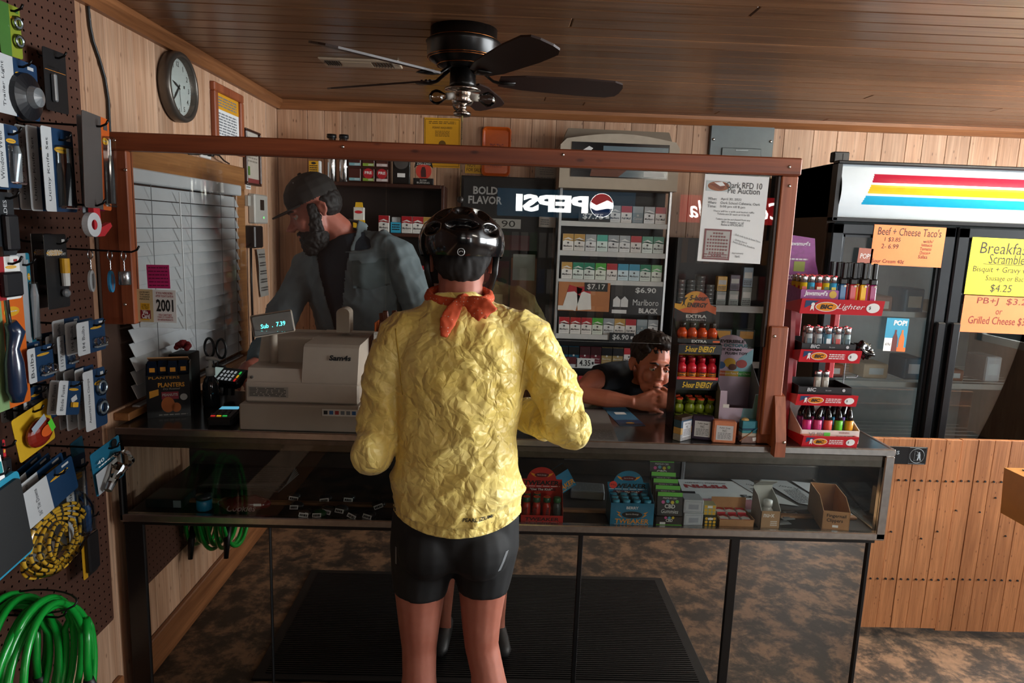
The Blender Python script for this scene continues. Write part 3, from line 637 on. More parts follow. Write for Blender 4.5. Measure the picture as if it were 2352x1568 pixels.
for y, d in ((-.03, -1), (.02, 1)):
    MB().box(.008, .03, y-.012, y+.012, -.005, .02, .003).build('plug', BLACK, ot)
    MB().tube([(.03, y, .005), (.04, y+.03*d, .003), (.032, y+.1*d, -.012), (.026, y+.17*d, -.018)], .0035, 6).build('cord', BLACK, ot, True)
cb = [atX(px, py, XL+.008) for px, py in ((200, -30), (203, 20), (207, 60), (214, 95), (228, 135), (241, 180), (249, 230), (252, 300), (250, 330))]
MB().tube(cb, .0045, 8).build('black_cable', BLACK, None, True, label='loose black cable hanging down the left wall boards', cat='cable')

# ---------------- back wall papers and boxes ----------------
YQ = YB-.002
YELP = M('#e0a10f', .65, var=.04)
s = Sign(((975, 270), (1058, 272), (974, 384)), YQ)
s.pg([(-.94, .95), (.94, .95), (.94, .93), (-.94, .93)]).pg([(-.94, -.95), (.94, -.95), (.94, -.93), (-.94, -.93)]).pg([(-.95, -.95), (-.93, -.95), (-.93, .95), (-.95, .95)]).pg([(.93, -.95), (.95, -.95), (.95, .95), (.93, .95)])
s.ln(-.75, .75, .75, .88, 2, 1, 3).tx('PERMIT REQUIRED', 0, .6, .55, .05, 1).ln(-.4, .4, .25, .5, 5, 1, 4).dc(0, -.05, .2).ln(-.8, .8, -.85, -.3, 8, 1, 5)
s.fin('wall_flyer', [YELP, M('#6d4c0c', .7)], 'yellow printed flyer on the back wall under the fan', 'flyer')
s = Sign(((1067, 371), (1108, 374), (1070, 397)), YQ); s.tx('NOT', -.3, .45, .5, .3, 1).tx('FOR SALE', 0, -.35, .85, .3, 1); s.fin('paper_note', [M('#e8b53a', .65), INK], 'yellow not for sale note beside the orange tray', 'note')
s = Sign(((1229, 377), (1282, 380), (1228, 430)), YB-.045); s.ln(-.6, .6, .1, .85, 4, 1, 3, .3).ln(-.85, .85, -.8, -.05, 6, 1, 9); s.fin('typed_notice', [M('#b9b5ae', .7), GREYP], 'white typed notice hanging left of the beige cigarette rack header', 'notice')
pa = atY(1140, 349, YB); ty = thing('rolling_tray', 'orange metal rolling tray hung on the back wall', 'tray', (pa.x, YB, pa.z))
def rr(w, h, r, n=6): return [(sx*(w-r)+r*math.cos(R(a0+90*i/n)), sy*(h-r)+r*math.sin(R(a0+90*i/n))) for sx, sy, a0 in ((1, 1, 0), (-1, 1, 90), (-1, -1, 180), (1, -1, 270)) for i in range(n+1)]
s = MB(); prv = None; pts = [(.077, .128, .024, -.004), (.077, .128, .024, -.02), (.072, .123, .02, -.022), (.062, .112, .014, -.008)]
loops = [[(x, d, z) for x, z in rr(w_, h_, r_)] for w_, h_, r_, d in pts]; n_ = len(loops[0]); s.add(sum(loops, []), [tuple(range(3*n_, 4*n_))]+[(k*n_+i, k*n_+(i+1) % n_, (k+1)*n_+(i+1) % n_, (k+1)*n_+i) for k in range(3) for i in range(n_)]+[tuple(range(n_))[::-1]])
F = TR(0, -.0088, 0) @ FRONT
s.mat(1).text('ZIG-ZAG', F @ TR(0, .03, 0), .075, .022, bold=.03).text('ROLLING', F @ TR(0, -.05, 0), .06, .014).text('PAPERS', F @ TR(0, -.072, 0), .06, .014).disc(F @ TR(0, -.015, 0), .018)
s.build('tray_body', [M('#df6a24', .25, coat=.4), M('#8c2d0c', .4)], ty)
a = atY(1632, 272, YB); b_ = atY(1778, 282, YB)
ep = thing('breaker_panel', 'grey metal breaker panel on the back wall boards', 'panel box', ((a.x+b_.x)/2, YB, 2.04)); hw = (b_.x-a.x)/2
EG = M('#5c6568', .45, .3)
MB().box(-hw, hw, -.022, 0, -.19, .19, .005).build('cover', EG, ep)
MB().box(-hw*.62, hw*.62, -.03, -.022, -.17, .045, .006).build('door', EG, ep)
MB().box(-hw*.2, hw*.2, -.034, -.03, .028, .036, .001).build('latch', M('#7b8386', .4, .5), ep)
for s_ in (-1, 1): MB().lathe([(.008, 0), (.008, .003), (.004, .006), (0, .006)], (s_*(hw-.018), -.022, .085), 10, 'y').build('screw', SCR, ep, True)

# ---------------- cigarette packs ----------------
TXT = M('#4a4a4c', .6)
def pack_mesh(base, top, style, txt='Marlboro'):
    k = ('pack', base, top, style, txt)
    if k in meshes: return meshes[k]
    s = MB().mat(0).box(-.0275, .0275, -.011, .011, 0, .087, .0015); F = TR(0, -.0116, 0) @ FRONT
    if style == 'roof': s.mat(1).poly(F, [(-.027, .086), (-.027, .058), (0, .07), (.027, .058), (.027, .086)]); s.mat(1).poly(F, [(0, .07), (.027, .058), (.027, .05), (0, .062), (-.027, .05), (-.027, .058)][1:])
    if style == 'band': s.mat(1).rect(F, -.027, .027, .055, .086)
    if style == 'half': s.mat(1).rect(F, -.027, .027, 0.001, .045)
    s.mat(1).box(-.0275, .0275, -.0112, .0112, .0865, .0874)
    s.mat(2).text(txt, F @ TR(0, .026, .0002), .044, .011, bold=.01); s.mat(2).disc(F @ TR(0, .042, .0003), .005); s.mat(2).rect(F @ TR(0, 0, .0002), -.02, .02, .012, .013)
    meshes[k] = s.mesh('cigarette_pack', [M(base, .35), M(top, .35), TXT if base[1] in 'bcdef' else M('#b9b9b6', .5)]); return meshes[k]
K = {'red': ('#d8d7d2', '#a01822', 'roof'), 'gold': ('#d8d7d2', '#b08a45', 'roof'), 'silver': ('#cfd3d4', '#8f979b', 'roof'), 'green': ('#cfdcd6', '#1c7a5c', 'roof'), 'mint': ('#c9dcd8', '#3c9b8c', 'band'), 'blue': ('#bcd3dc', '#2d87a6', 'band'), 'black': ('#17181a', '#2a2c2f', 'band', 'Black'), 'maroon': ('#33161a', '#5c1d28', 'half', 'Berley'), 'dark': ('#141517', '#1d4f66', 'half', 'Berley'), 'tanb': ('#15161a', '#8f7a4c', 'half', 'Berley'), 'lime': ('#d2dbcf', '#3f9a35', 'roof'), 'redband': ('#d6d4d0', '#a3222b', 'band', 'Pall Mall'), 'slate': ('#6c7d85', '#8c9aa0', 'band', 'Camel')}
NM = {'red': 'red and white', 'gold': 'gold and white', 'silver': 'silver and white', 'green': 'green and white', 'mint': 'mint green topped', 'blue': 'light blue topped', 'black': 'black', 'maroon': 'maroon', 'dark': 'black and teal', 'tanb': 'black and tan', 'lime': 'lime and white', 'redband': 'red banded', 'slate': 'slate grey'}
def put_pack(k, x, y, z, where, rz=0.):
    link('cigarette_pack', pack_mesh(*K[k]), None, (x, y, z), (0, 0, rz), NM[k]+' cigarette pack '+where, 'cigarette pack', NM[k]+' packs '+where)

# wooden shelf of tobacco behind the clerk
SHB = wood('dark_shelf_wood', '#4a2416', '#2c140c', 0, .45, False, .1)
SX0, SX1, SY0 = -.93, -.305, 3.58
sh = thing('wall_shelf', 'dark brown wooden tobacco shelf on the back wall', 'shelf', (0, 0, 0))
for z in (1.802, 1.553, 1.30, 1.04): MB().box(SX0, SX1, SY0, YB-.001, z, z+.018, .002).build('shelf_board', SHB, sh)
for x in (SX0-.016, SX1): MB().box(x, x+.016, SY0, YB-.001, 1.0, 1.82, .002).build('side_panel', SHB, sh)
MB().box(SX0, SX1, YB-.012, YB-.001, 1.0, 1.82).build('back_panel', M('#1c0f0a', .6), sh)
zA, zB, zC = 1.8205, 1.5715, 1.3185
for px, k in ((883, 'red'), (936, 'red'), (961, 'red'), (986, 'gold')): p = atY(px, 470, 3.62); put_pack(k, p.x, 3.615, zB, 'on the wooden shelf', R(rnd.uniform(-3, 3)))
for i in range(7): put_pack('red', -.78+.066*i, 3.615, zC, 'on the lower wooden shelf')
p = atY(909, 475, 3.6); s = MB().mat(0).box(-.024, .024, 0, .03, .03, .082, .004).mat(1).box(-.027, .027, -.012, 0, 0, .055, .001).mat(2).lines(TR(0, -.0126, .03) @ FRONT, -.02, .02, -.018, .018, 3, 4)
s.build('price_tagged_pack', [M('#aeb2b4', .4), M('#259cc0', .6), INK], loc=(p.x, 3.62, zB), label='silver pack behind a bright blue handwritten price card', cat='pack')
p = atY(823, 455, 3.6); s = MB().mat(0).box(-.028, .028, -.012, .012, 0, .125, .003).mat(1).box(-.0285, .0285, -.0125, .0125, 0, .06).mat(1).prism([(-.02, .125), (.02, .125), (.016, .15), (-.016, .15)], -.008, .008).mat(2).disc(TR(0, -.0132, .1) @ FRONT, .02, .008).mat(3).disc(TR(0, -.0132, .04) @ FRONT, .009, .02)
s.build('filler_pack', [M('#d9d6cc', .4), M('#e0b01d', .4), RED, INK], loc=(p.x, 3.62, zB), label='yellow and white hanging tobacco pack on the wooden shelf', cat='pack')
p = atY(725, 380, 3.62); s = MB().mat(0).box(-.03, .02, -.02, .02, 0, .1, .002).mat(1).box(.02, .026, -.02, .02, 0, .1).mat(2).lines(TR(-.005, -.0206, .05) @ FRONT, -.02, .02, -.03, .03, 6, 4).disc(TR(-.005, -.0206, .088) @ FRONT, .012, .006)
s.build('yellow_box', [M('#e0a81a', .4), PAPER, INK], loc=(p.x, 3.62, zA), label='yellow printed box on the shelf top behind the clerk', cat='box')
for px in (762, 790):
    p = atY(px, 350, 3.64); t = thing('steel_canister', 'tall shiny steel canister with black lid on the shelf top', 'canister', (p.x, 3.64, zA), group='steel canisters on the shelf top')
    MB().lathe([(0, 0), (.022, 0), (.0235, .003), (.0235, .215), (.02, .22), (0, .22)], n=20).build('body', M('#b9bcbe', .15, 1.), t, True); MB().lathe([(0, .22), (.024, .22), (.025, .225), (.024, .238), (0, .24)], n=20).build('lid', BLACK, t, True)
p = atY(846, 390, 3.62); fb = thing('vape_rack', 'brown display rack of vape packs on the shelf top', 'display rack', (p.x, 3.63, zA))
MB().box(-.112, .112, 0, .05, 0, .16, .003).build('case', M('#3b1c16', .3), fb)
for i in range(3):
    for j in range(2):
        x, z = -.07+.07*i, .04+.075*j; s = MB().box(x-.031, x+.031, -.012, 0, z-.033, z+.033, .003); F = TR(x, -.0126, z) @ FRONT
        s.mat(1).rect(F, -.028, .028, -.03, -.016).mat(2).lines(F @ TR(0, 0, .0002), 0, .024, -.028, -.018, 2, i+j)
        if i and not j: s.mat(3).disc(F @ TR(0, .008, .0001), .026).mat(4).text('FRE', F @ TR(0, .012, .0003), .036, .014, bold=.03)
        s.build('vape_pack', [M('#4a211b', .3), M(['#7fb4bd', '#86a83a', '#c9b7b4'][i], .5), PAPER, M('#b3202c', .4), PAPER], fb)
p = atY(922, 390, 3.62); s = MB().mat(0).box(-.045, .045, -.015, .015, 0, .15, .004).mat(1).lathe([(0, 0), (.036, 0), (.036, .012), (0, .014)], (0, -.015, .11), 20, 'y').mat(2).box(-.02, .02, -.017, -.015, .035, .055)
s.build('black_pack', [M('#141312', .3), M('#4d4a48', .25), PAPER], loc=(p.x, 3.63, zA), label='black pack with round grey cap on the shelf top', cat='pack')
p = atY(972, 395, 3.6); s = MB().mat(0).box(-.052, .052, -.012, .012, 0, .034, .002).mat(1).tf(TR(0, 0, .07)).lathe([(0, -.004), (.04, -.004), (.04, .004), (0, .004)], n=28, axis='y').tf(None); F = TR(0, -.0126, 0) @ FRONT
s.mat(2).text('SLOW', F @ TR(0, .023, 0), .035, .009).text('BURNING', F @ TR(0, .011, 0), .065, .009)
s.mat(0).prism([(-.048, .085), (-.042, .113), (0, .125), (.042, .113), (.048, .085), (.036, .096), (0, .106), (-.036, .096)], -.006, .002); s.mat(2).text('ZIG-ZAG', TR(0, -.0066, .107) @ FRONT, .07, .012, bold=.02)
s.mat(3).poly(TR(0, -.0046, .07) @ FRONT, [(-.012, -.03), (.014, -.03), (.012, .005), (.006, .022), (-.008, .02), (-.014, 0)])
s.build('paper_sign', [BLACK, M('#c0392b', .5), M('#c9c5be', .5), M('#3d1a18', .5)], loc=(p.x, 3.62, zA), label='round red rolling paper sign on black base on the shelf top', cat='sign')

# dark poster board
a, b_ = atY(1060, 400, 3.72), atY(1275, 414, 3.72); bx0, bx1 = a.x, b_.x
pb = thing('poster_board', 'black bold flavor poster board between shelf and cigarette rack', 'poster board', (0, 3.72, 0)); c = (bx0+bx1)/2; hw = (bx1-bx0)/2
MB().box(bx0, bx1, 0, .03, 1.0, 1.885, .003).build('board', M('#1a1614', .5), pb)
s = MB().mat(0).box(bx0+.012, bx1-.012, -.004, 0, 1.46, 1.87); F = TR(c, -.0046, 0) @ FRONT
s.mat(1).text('BOLD', F @ TR(-hw*.48, 1.81, 0), .13, .042, bold=.03).text('FLAVOR', F @ TR(-hw*.48, 1.76, 0), .18, .042, bold=.03)
s.mat(2).rect(F, -hw*.35, hw*.3, 1.615, 1.665).mat(0).text('6.90', F @ TR(-.02, 1.64, .0003), .13, .035).mat(3).rect(F, -hw*.2, hw*.5, 1.5, 1.58); s.build('price_poster', [M('#232323', .55, var=.25, sc=8), M('#b5b5b2', .6), M('#a9aaa6', .5), M('#4d1f22', .5)], pb)
s = MB().mat(0).box(c-.16, c+.02, -.004, 0, 1.08, 1.44).mat(1).disc(TR(c-.03, -.0046, 1.33) @ FRONT, .04, .02).mat(2).rect(TR(c-.07, -.0046, 1.2) @ FRONT, -.06, .06, -.05, .06); s.build('maroon_poster', [M('#47191d', .5), BLACK, M('#8c7a68', .6)], pb)
s = MB().mat(0).box(c+.03, c+.17, -.004, 0, 1.1, 1.5).mat(1).rect(TR(c+.1, -.0046, 1.4) @ FRONT, -.06, .06, -.06, .08); s.build('brown_panel', [M('#7a5237', .6), M('#8f968c', .6)], pb)  # flat brown panel with a grey-green patch near its top
s = Sign(((1238, 497), (1276, 499), (1238, 521)), 3.7); s.ln(-.8, .2, -.6, .6, 3); s.fin('price_card', [PAPER, GREYP], 'small white card beside the cigarette rack', 'card')

# ---------------- cigarette rack with beige header ----------------
RX0, RX1, RY0 = .296, .862, 3.5
rk = thing('cigarette_rack', 'tall metal cigarette rack with beige picture header', 'display rack', (0, 0, 0))
ALU = M('#aeb2b4', .35, .8)
for x in (RX0, RX1-.014): MB().box(x, x+.014, RY0-.012, RY0+.012, 0, 2.02, .002).build('upright', ALU, rk)
MB().box(RX0, RX1, RY0+.13, RY0+.15, 0, 1.83).build('back_panel', M('#101113', .5), rk)
def zpx(py, y=RY0-.01, px=1400): return atY(px, py, y).z
HB = M('#a09483', .5)
hz0, hz1 = zpx(432, px=1300), zpx(305, px=1300)
prof = [(RX0-.01, hz0), (RX1+.012, hz0), (RX1+.012, hz1-.06), (RX1-.01, hz1-.03)]+[(RX0+.02+(RX1-RX0-.04)*i/8, hz1-.03+.03*math.sin(PI*i/8)) for i in range(8, -1, -1)]+[(RX0-.01, hz1-.06)]
MB().prism(prof, RY0-.05, RY0+.14).build('header_case', HB, rk)
MB().prism([(RX0, hz1-.05), (RX1, hz1-.05), (RX1-.03, hz1+.025), (RX0+.03, hz1+.028)], RY0+.02, RY0+.13).build('header_hood', M('#6e604f', .5), rk)
w_ = RX1-RX0; s = MB().mat(0).box(RX0+.045, RX1-.04, RY0-.053, RY0-.05, hz0+.055, hz1-.045); F = TR(0, RY0-.0536, 0) @ FRONT; hc = (hz0+hz1)/2
s.mat(1).rect(F, RX0+.2, RX1-.045, hz0+.06, hz1-.06).mat(2).poly(F @ TR(0, 0, .0003), [(RX0+.14, hz0+.06), (RX0+.28, hz0+.06), (RX0+.34, hz0+.11), (RX0+.3, hz0+.15), (RX0+.2, hz0+.15), (RX0+.15, hz0+.11)]).mat(3).rect(F @ TR(0, 0, .0005), RX1-.16, RX1-.06, hz0+.065, hz0+.09).mat(4).poly(F @ TR(0, 0, .0004), [(RX0+.09, hc+.02), (RX0+.12, hc+.03), (RX0+.15, hc+.06), (RX0+.13, hc+.07), (RX0+.1, hc+.05)])
s.build('header_picture', [M('#0d0f11', .12), M('#5f7078', .12), M('#5a3020', .2), M('#c5c9c9', .5), M('#c9c9c6', .3)], rk)
lips = [512, 580, 645, 771, 838, 905, 970]
for py in lips:
    z = zpx(py); MB().box(RX0+.014, RX1-.014, RY0-.005, RY0+.13, z-.004, z).build('rack_shelf', M('#3a3c3e', .5), rk); MB().box(RX0+.014, RX1-.014, RY0-.009, RY0-.005, z-.022, z+.004, .001).build('price_rail', M('#b9bbb9', .5), rk)
def row(i, kinds, where, x0=RX0+.055, pitch=.058):
    for j, k in enumerate(kinds):
        if k: put_pack(k, x0+pitch*j, RY0+.02, zpx(lips[i])+.0005, where, R(rnd.uniform(-3, 3)))
row(0, [None, None, None, None, 'silver', 'redband', 'slate', 'silver', 'redband'], 'in the top row of the rack')
row(1, ['gold', 'gold', 'silver', 'mint', 'silver', 'silver', 'redband', 'green', 'green'], 'in the second row of the rack')
row(2, ['gold', 'green', 'green', 'lime', 'redband', 'blue', 'blue', 'green', 'lime'], 'in the third row of the rack')
row(3, ['red', 'red', 'red', 'lime', 'silver', 'gold', 'redband', 'slate', 'silver'], 'in the fourth row of the rack')
row(4, ['dark', 'dark', 'maroon', 'maroon', 'tanb', 'tanb', 'redband', 'tanb'], 'in the dark fifth row of the rack')
row(5, ['gold', 'red', 'red', 'redband', 'silver', 'slate', 'red', 'redband', 'gold'], 'in the lowest visible row of the rack')
def rs(nm, lb, x0, x1, py0, py1, draw, mats):
    z1, z0 = zpx(py0), zpx(py1); s = MB().box(x0, x1, RY0-.015, RY0-.012, z0, z1); draw(s, TR((x0+x1)/2, RY0-.0156, (z0+z1)/2) @ FRONT, (x1-x0)/2, (z1-z0)/2); s.build(nm, mats, label=lb, cat='sign')
def dpr(tx): return lambda s, F, a, b: s.mat(1).text(tx, F @ TR(-a*.1, 0, 0), a*1.3, b*1.3, bold=.02).rect(F, a*.7, a*.92, -b*.3, b*.3)
TAG = [M('#12181d', .4), M('#c3c6c6', .5)]
rs('price_tag', 'dark price tag reading $7.75 on the rack', RX0+.1, RX0+.26, 488, 510, dpr('$7.75'), TAG)
rs('price_tag', 'dark price tag reading $6.90 on the lower rack rail', RX0+.29, RX0+.42, 763, 784, dpr('$6.90'), TAG)
rs('price_tag', 'white price tag reading 4.35 on the rack', RX0+.13, RX0+.22, 824, 845, dpr('4.35'), [M('#b9bcb9', .5), INK])
rs('price_strip', 'dark red brand strip on the rack rail beside the 4.35 tag', RX0+.02, RX0+.125, 822, 838, lambda s, F, a, b: s.mat(1).text('BERLEY', F @ TR(-a*.3, 0, 0), a*1.1, b*1.1), [M('#4a1418', .5), M('#b08a8a', .5)])
def dtan(s, F, a, b):
    for x, r_ in ((-.45, -15), (0, 5)): T = F @ TR(a*x, -b*.1, .0003) @ RZ(R(r_)); s.mat(1).rect(T, -.035, .035, -.06, .06); s.mat(2).poly(T @ TR(0, 0, .0002), [(-.035, .06), (-.035, .02), (0, .035), (.035, .02), (.035, .06)])
    s.mat(3).rect(F @ TR(0, 0, .0006), 0, a*.9, b*.4, b).mat(1).text('$7.17', F @ TR(a*.45, b*.7, .0009), a*.7, b*.4); s.mat(1).rect(F @ TR(0, 0, .0004), -a, -a*.35, -b*.95, -b*.65)
rs('cigarette_advert', 'tan cigarette advert with two red and white packs', RX0+.016, RX0+.28, 650, 716, dtan, [M('#a3683c', .5), M('#cfcfca', .5), M('#a01822', .5), M('#17191c', .5)])
def dblk(s, F, a, b):
    s.mat(1).text('$6.90', F @ TR(a*.35, b*.68, 0), a*.8, b*.42, bold=.02).text('Marlboro', F @ TR(a*.38, -b*.15, 0), a*1., b*.42).text('BLACK', F @ TR(a*.5, -b*.72, 0), a*.75, b*.36, bold=.04)
    for x in (-.75, -.45): s.mat(1).poly(F @ TR(0, 0, .0003), [(a*(x-.14), -b*.5), (a*(x+.14), -b*.5), (a*(x+.14), b*.0), (a*x, b*.25), (a*(x-.14), 0)])
    s.mat(1).rect(F, -a*.92, -a*.35, -b*.95, -b*.7)
rs('cigarette_advert', 'black cigarette advert with white lettering reading $6.90', RX0+.284, RX1-.016, 654, 720, dblk, [M('#0e1012', .4), M('#c4c6c6', .5)])

# ---------------- snuff rack to the right ----------------
NX0, NX1 = .9, 1.38
sn = thing('snuff_rack', 'dark snuff and cigar rack behind the boy', 'display rack', (0, 0, 0)); nl_ = [655, 703, 830]
MB().box(NX0, NX1, 3.66, 3.69, 0, 1.6).build('back_panel', M('#15171a', .5), sn)
for x in (NX0, NX1-.012): MB().box(x, x+.012, 3.46, 3.66, 0, 1.6).build('side_panel', M('#191b1e', .5), sn)
zS = {}
for py in (703, 830, 960):
    z = zpx(py, 3.46, 1650); zS[py] = z; MB().box(NX0+.012, NX1-.012, 3.46, 3.66, z-.004, z).build('rack_shelf', M('#2a2c2f', .5), sn); MB().box(NX0+.012, NX1-.012, 3.45, 3.46, z-.028, z+.006, .001).build('price_rail', M('#b4b8b8', .45), sn)
can = MB().mat(0).lathe([(0, 0), (.021, 0), (.0225, .002), (.0225, .011), (.0235, .012), (.0235, .019), (.021, .021), (0, .021)], n=16).mesh('snuff_can', [M('#8f9a9e', .35, .6)], True)
for i, x in enumerate((.94, .99, 1.04, 1.09)):
    for j in range((6, 6, 7, 5)[i]): link('snuff_can', can, None, (x, 3.49, zS[703]+.0005+.0214*j), None, 'round silver snuff can stacked on the snuff rack', 'can', 'snuff cans on the snuff rack')
CB = [('#d9a92c', .05, .075, 'yellow tobacco box on the snuff rack'), ('#4f3f55', .05, .08, 'purple tobacco box on the snuff rack'), ('#7d95a8', .05, .1, 'pale blue tobacco box on the snuff rack')]
for i, (h, w_, hh, lb) in enumerate(CB):
    x = 1.15+.065*i
    for j, (zz, col) in enumerate(((0, '#8a9692'), (1, h))):
        MB().mat(0).box(-w_/2, w_/2, -.02, .02, 0, hh, .002).mat(1).rect(TR(0, -.0206, hh*.6) @ FRONT, -w_*.4, w_*.4, -hh*.15, hh*.15).mat(2).lines(TR(0, -.0206, hh*.2) @ FRONT, -w_*.4, w_*.4, -hh*.12, hh*.15, 3, i).build('tobacco_box', [M(col, .4), M('#cfd4d2', .5), M('#3a3a3c', .6)], loc=(x, 3.5, zS[703]+.0005+zz*(hh+.001)), label=lb if j else lb.replace('yellow', 'grey green').replace('purple', 'grey green').replace('pale blue', 'grey green'), cat='box', group='tobacco boxes on the snuff rack')
for i, (lb, c1) in enumerate((('black cigar box with yellow top below the snuff cans', '#d9a02a'), ('dark green cigar box with yellow price below the snuff cans', '#c78f2a'))):
    MB().mat(0).box(-.05, .05, -.03, .03, 0, .17, .003).mat(1).rect(TR(0, -.0306, .14) @ FRONT, -.03, .04, -.018, .02).mat(2).text(('KAYAK', 'HAZE')[i], TR(0, -.0306, .07) @ FRONT, .07, .02, bold=.02).build('cigar_box', [M('#22302c', .4), M(c1, .5), M('#7d8a85', .5)], loc=(1.17+.12*i, 3.5, zS[830]+.0005), label=lb, cat='box')
gj = MB().lathe([(0, 0), (.06, 0), (.065, .01), (.065, .12), (.055, .14), (.055, .15), (.06, .15), (.06, .175), (0, .18)], n=20); gj.build('glass_jar', [M('#39423f', .1, coat=.5)], None, True, loc=(1.0, 3.53, zS[830]+.0005), label='dark lidded jar below the snuff cans', cat='jar')
# ---------------- things on the counter top ----------------
ZC_ = CT+.0005
BEI = M('#a99c8d', .55, var=.04); BEI2 = M('#8d8071', .6, var=.04); DK = M('#0d0d0f', .25)
rg_ = thing('cash_register', 'beige cash register with customer display seen from behind', 'cash register', (0, 0, ZC_)); z0 = ZC_
def zz(z): return z-z0
MB().box(-.79, -.418, 2.068, 2.47, 0, .083, .004).build('cash_drawer', BEI2, rg_)
MB().box(-.778, -.424, 2.09, 2.44, .084, .15, .006).build('lower_body', BEI, rg_)
MB().prism([(2.094, .15), (2.11, .19), (2.2, .193), (2.235, .268), (2.42, .268), (2.42, .15)], -.772, -.604, 'yz').build('display_bay', BEI, rg_)
MB().prism([(2.094, .15), (2.125, .258), (2.14, .266), (2.42, .27), (2.42, .15)], -.603, -.43, 'yz').build('printer_cover', BEI, rg_)
MB().box(-.74, -.63, 2.112, 2.118, .176, .188).build('recess', BEI2, rg_)
MB().lathe([(0, 0), (.005, 0), (.005, .004), (0, .005)], (-.757, 2.097, .163), 10, 'y').build('lock', STEEL, rg_)
s = MB().text('Sam4s', Matrix.Rotation(0, 4, 'X') @ TR(-.487, 2.113, .228) @ RX(R(-14)) @ FRONT, .068, .017, bold=.04, shear=.1); s.build('logo', INK, rg_)
s = MB().mat(0).rect(TR(-.705, 2.0892, .118) @ FRONT, -.062, .062, -.017, .017).mat(1).lines(TR(-.705, 2.0888, .118) @ FRONT, -.058, .055, -.014, .014, 6, 5); s.build('spec_label', [M('#8c857b', .5), M('#2b2927', .6)], rg_)
s = MB().mat(0).rect(TR(-.478, 2.0672, .064) @ FRONT, -.055, .055, -.011, .011)
for i, c_ in enumerate((1, 2, 3, 4, 4, 2)): s.mat(c_).rect(TR(-.522+.0175*i, 2.0668, .064) @ FRONT, -.006, .006, -.006, .006)
s.build('card_sticker', [M('#b9b3a8', .5), INK, M('#23507f', .5), M('#8e2424', .5), M('#5b5f63', .5)], rg_)
MB().cyl((-.715, 2.18, .19), (-.715, 2.18, .285), .0125, n=16).cyl((-.715, 2.18, .285), (-.715, 2.18, .31), .011, n=16).build('display_pole', BEI, rg_, True)
TD = TR(-.713, 2.172, .322) @ RZ(R(18)) @ RY(R(-9)) @ RX(R(-8))
d_ = MB().tf(TD).box(-.064, .064, -.012, .022, -.036, .036, .004).build('display_head', BEI, rg_)
MB().tf(TD).box(-.06, .06, -.0155, -.012, -.032, .032, .002).build('display_window', DK, d_)
MB().tf(TD).text('Sub  .  7.39', TR(0, -.0162, -.004) @ FRONT, .075, .014, shear=.1, bold=.01).build('display_digits', M('#49d6d8', .4, em=2.5), d_)
o_ = [(-.542, .28), (-.498, .28)]+[(-.52+.022*math.cos(R(a)), .345+.018*math.sin(R(a))) for a in range(0, 181, 20)]
MB().prism(o_, 2.3, 2.36).build('operator_display', BEI, rg_)

sb = thing('jerky_box', 'tall orange box of meat sticks beside the cash register', 'box', (-.35, 2.33, ZC_))
s = MB()
for q in ((-.06, .06, -.05, -.047, 0, .29), (-.06, .06, .047, .05, 0, .33), (-.06, -.057, -.05, .05, 0, .32), (.057, .06, -.05, .05, 0, .32)): s.box(*q)
s.mat(1).poly(TR(0, -.0506, 0) @ FRONT, [(-.06, .14), (-.02, .29), (-.06, .29)]).mat(2).poly(TR(0, -.0506, 0) @ FRONT, [(-.06, .05), (.05, .05), (.0, .2)]); s.build('carton', [M('#b4551f', .5), PAPER, M('#c78f2a', .5)], sb)
for i in range(9):
    x, y_ = -.045+.03*(i % 4), -.03+.03*(i//4); s = MB().mat(0).tf(TR(x, y_, 0) @ RY(R(rnd.uniform(-8, 8)))).box(-.009, .009, -.005, .005, .01, rnd.uniform(.32, .37), .003).mat(1).box(-.0095, .0095, -.0055, .0055, .26, .285); s.build('meat_stick', [M('#6b3420', .35), PAPER], sb)

pl = thing('peanut_box', 'black box of roasted peanut bags at the left counter end', 'box', (-1.075, 2.225, ZC_), (0, 0, R(20)))
s = MB()
for q in ((-.062, .062, -.042, -.04, 0, .14), (-.062, .062, .04, .042, 0, .175), ): s.box(*q)
s.prism([(-.042, 0), (.042, 0), (.042, .175), (-.02, .175), (-.042, .14)], -.064, -.062, 'yz').prism([(-.042, 0), (.042, 0), (.042, .175), (-.02, .175), (-.042, .14)], .062, .064, 'yz').mat(4).prism([(.04, .172), (.042, .175), (-.015, .195), (-.017, .192)], -.06, .06, 'yz')
F = TR(0, -.0426, 0) @ FRONT
s.mat(1).text('PLANTERS', F @ TR(.01, .108, 0), .078, .015, bold=.03).text('PLANTERS', F @ TR(-.01, .132, 0), .09, .008)
s.mat(2).text('Dry Roasted', F @ TR(.01, .094, 0), .05, .008, shear=.3).lines(F, -.03, .055, .005, .012, 1, 3).disc(F @ TR(.045, .066, 0), .011)
s.mat(3).rect(F, -.02, .03, .06, .085).mat(2).text('PEANUTS', F @ TR(.005, .075, .0004), .045, .009, bold=.03).mat(5).disc(F @ TR(-.002, .042, .0003), .02, .026).disc(F @ TR(.022, .032, .0003), .014, .016).mat(1).poly(F @ TR(0, 0, .0003), [(-.055, .065), (-.028, .075), (-.028, .095), (-.055, .088)])
s.build('carton', [M('#0c0f14', .3), M('#cf9228', .5), M('#a9aaa5', .5), M('#8c1f33', .5), CARDB, M('#b5642a', .5)], pl)
for i in range(4):
    x = -.045+.03*i; s = MB().mat(0).prism([(-.013, .1), (.013, .1), (.015, .16), (.012, .185), (-.012, .185), (-.015, .16)], -.012+.012*(i % 2), -.004+.012*(i % 2)).mat(1).rect(TR(0, -.0126+.012*(i % 2), .155) @ FRONT, -.008, .008, -.006, .008); b2 = s.build('peanut_bag', [M('#0e1a2c', .2, .3), M('#d08b22', .4)], pl); b2.location = (x, -.02, 0)
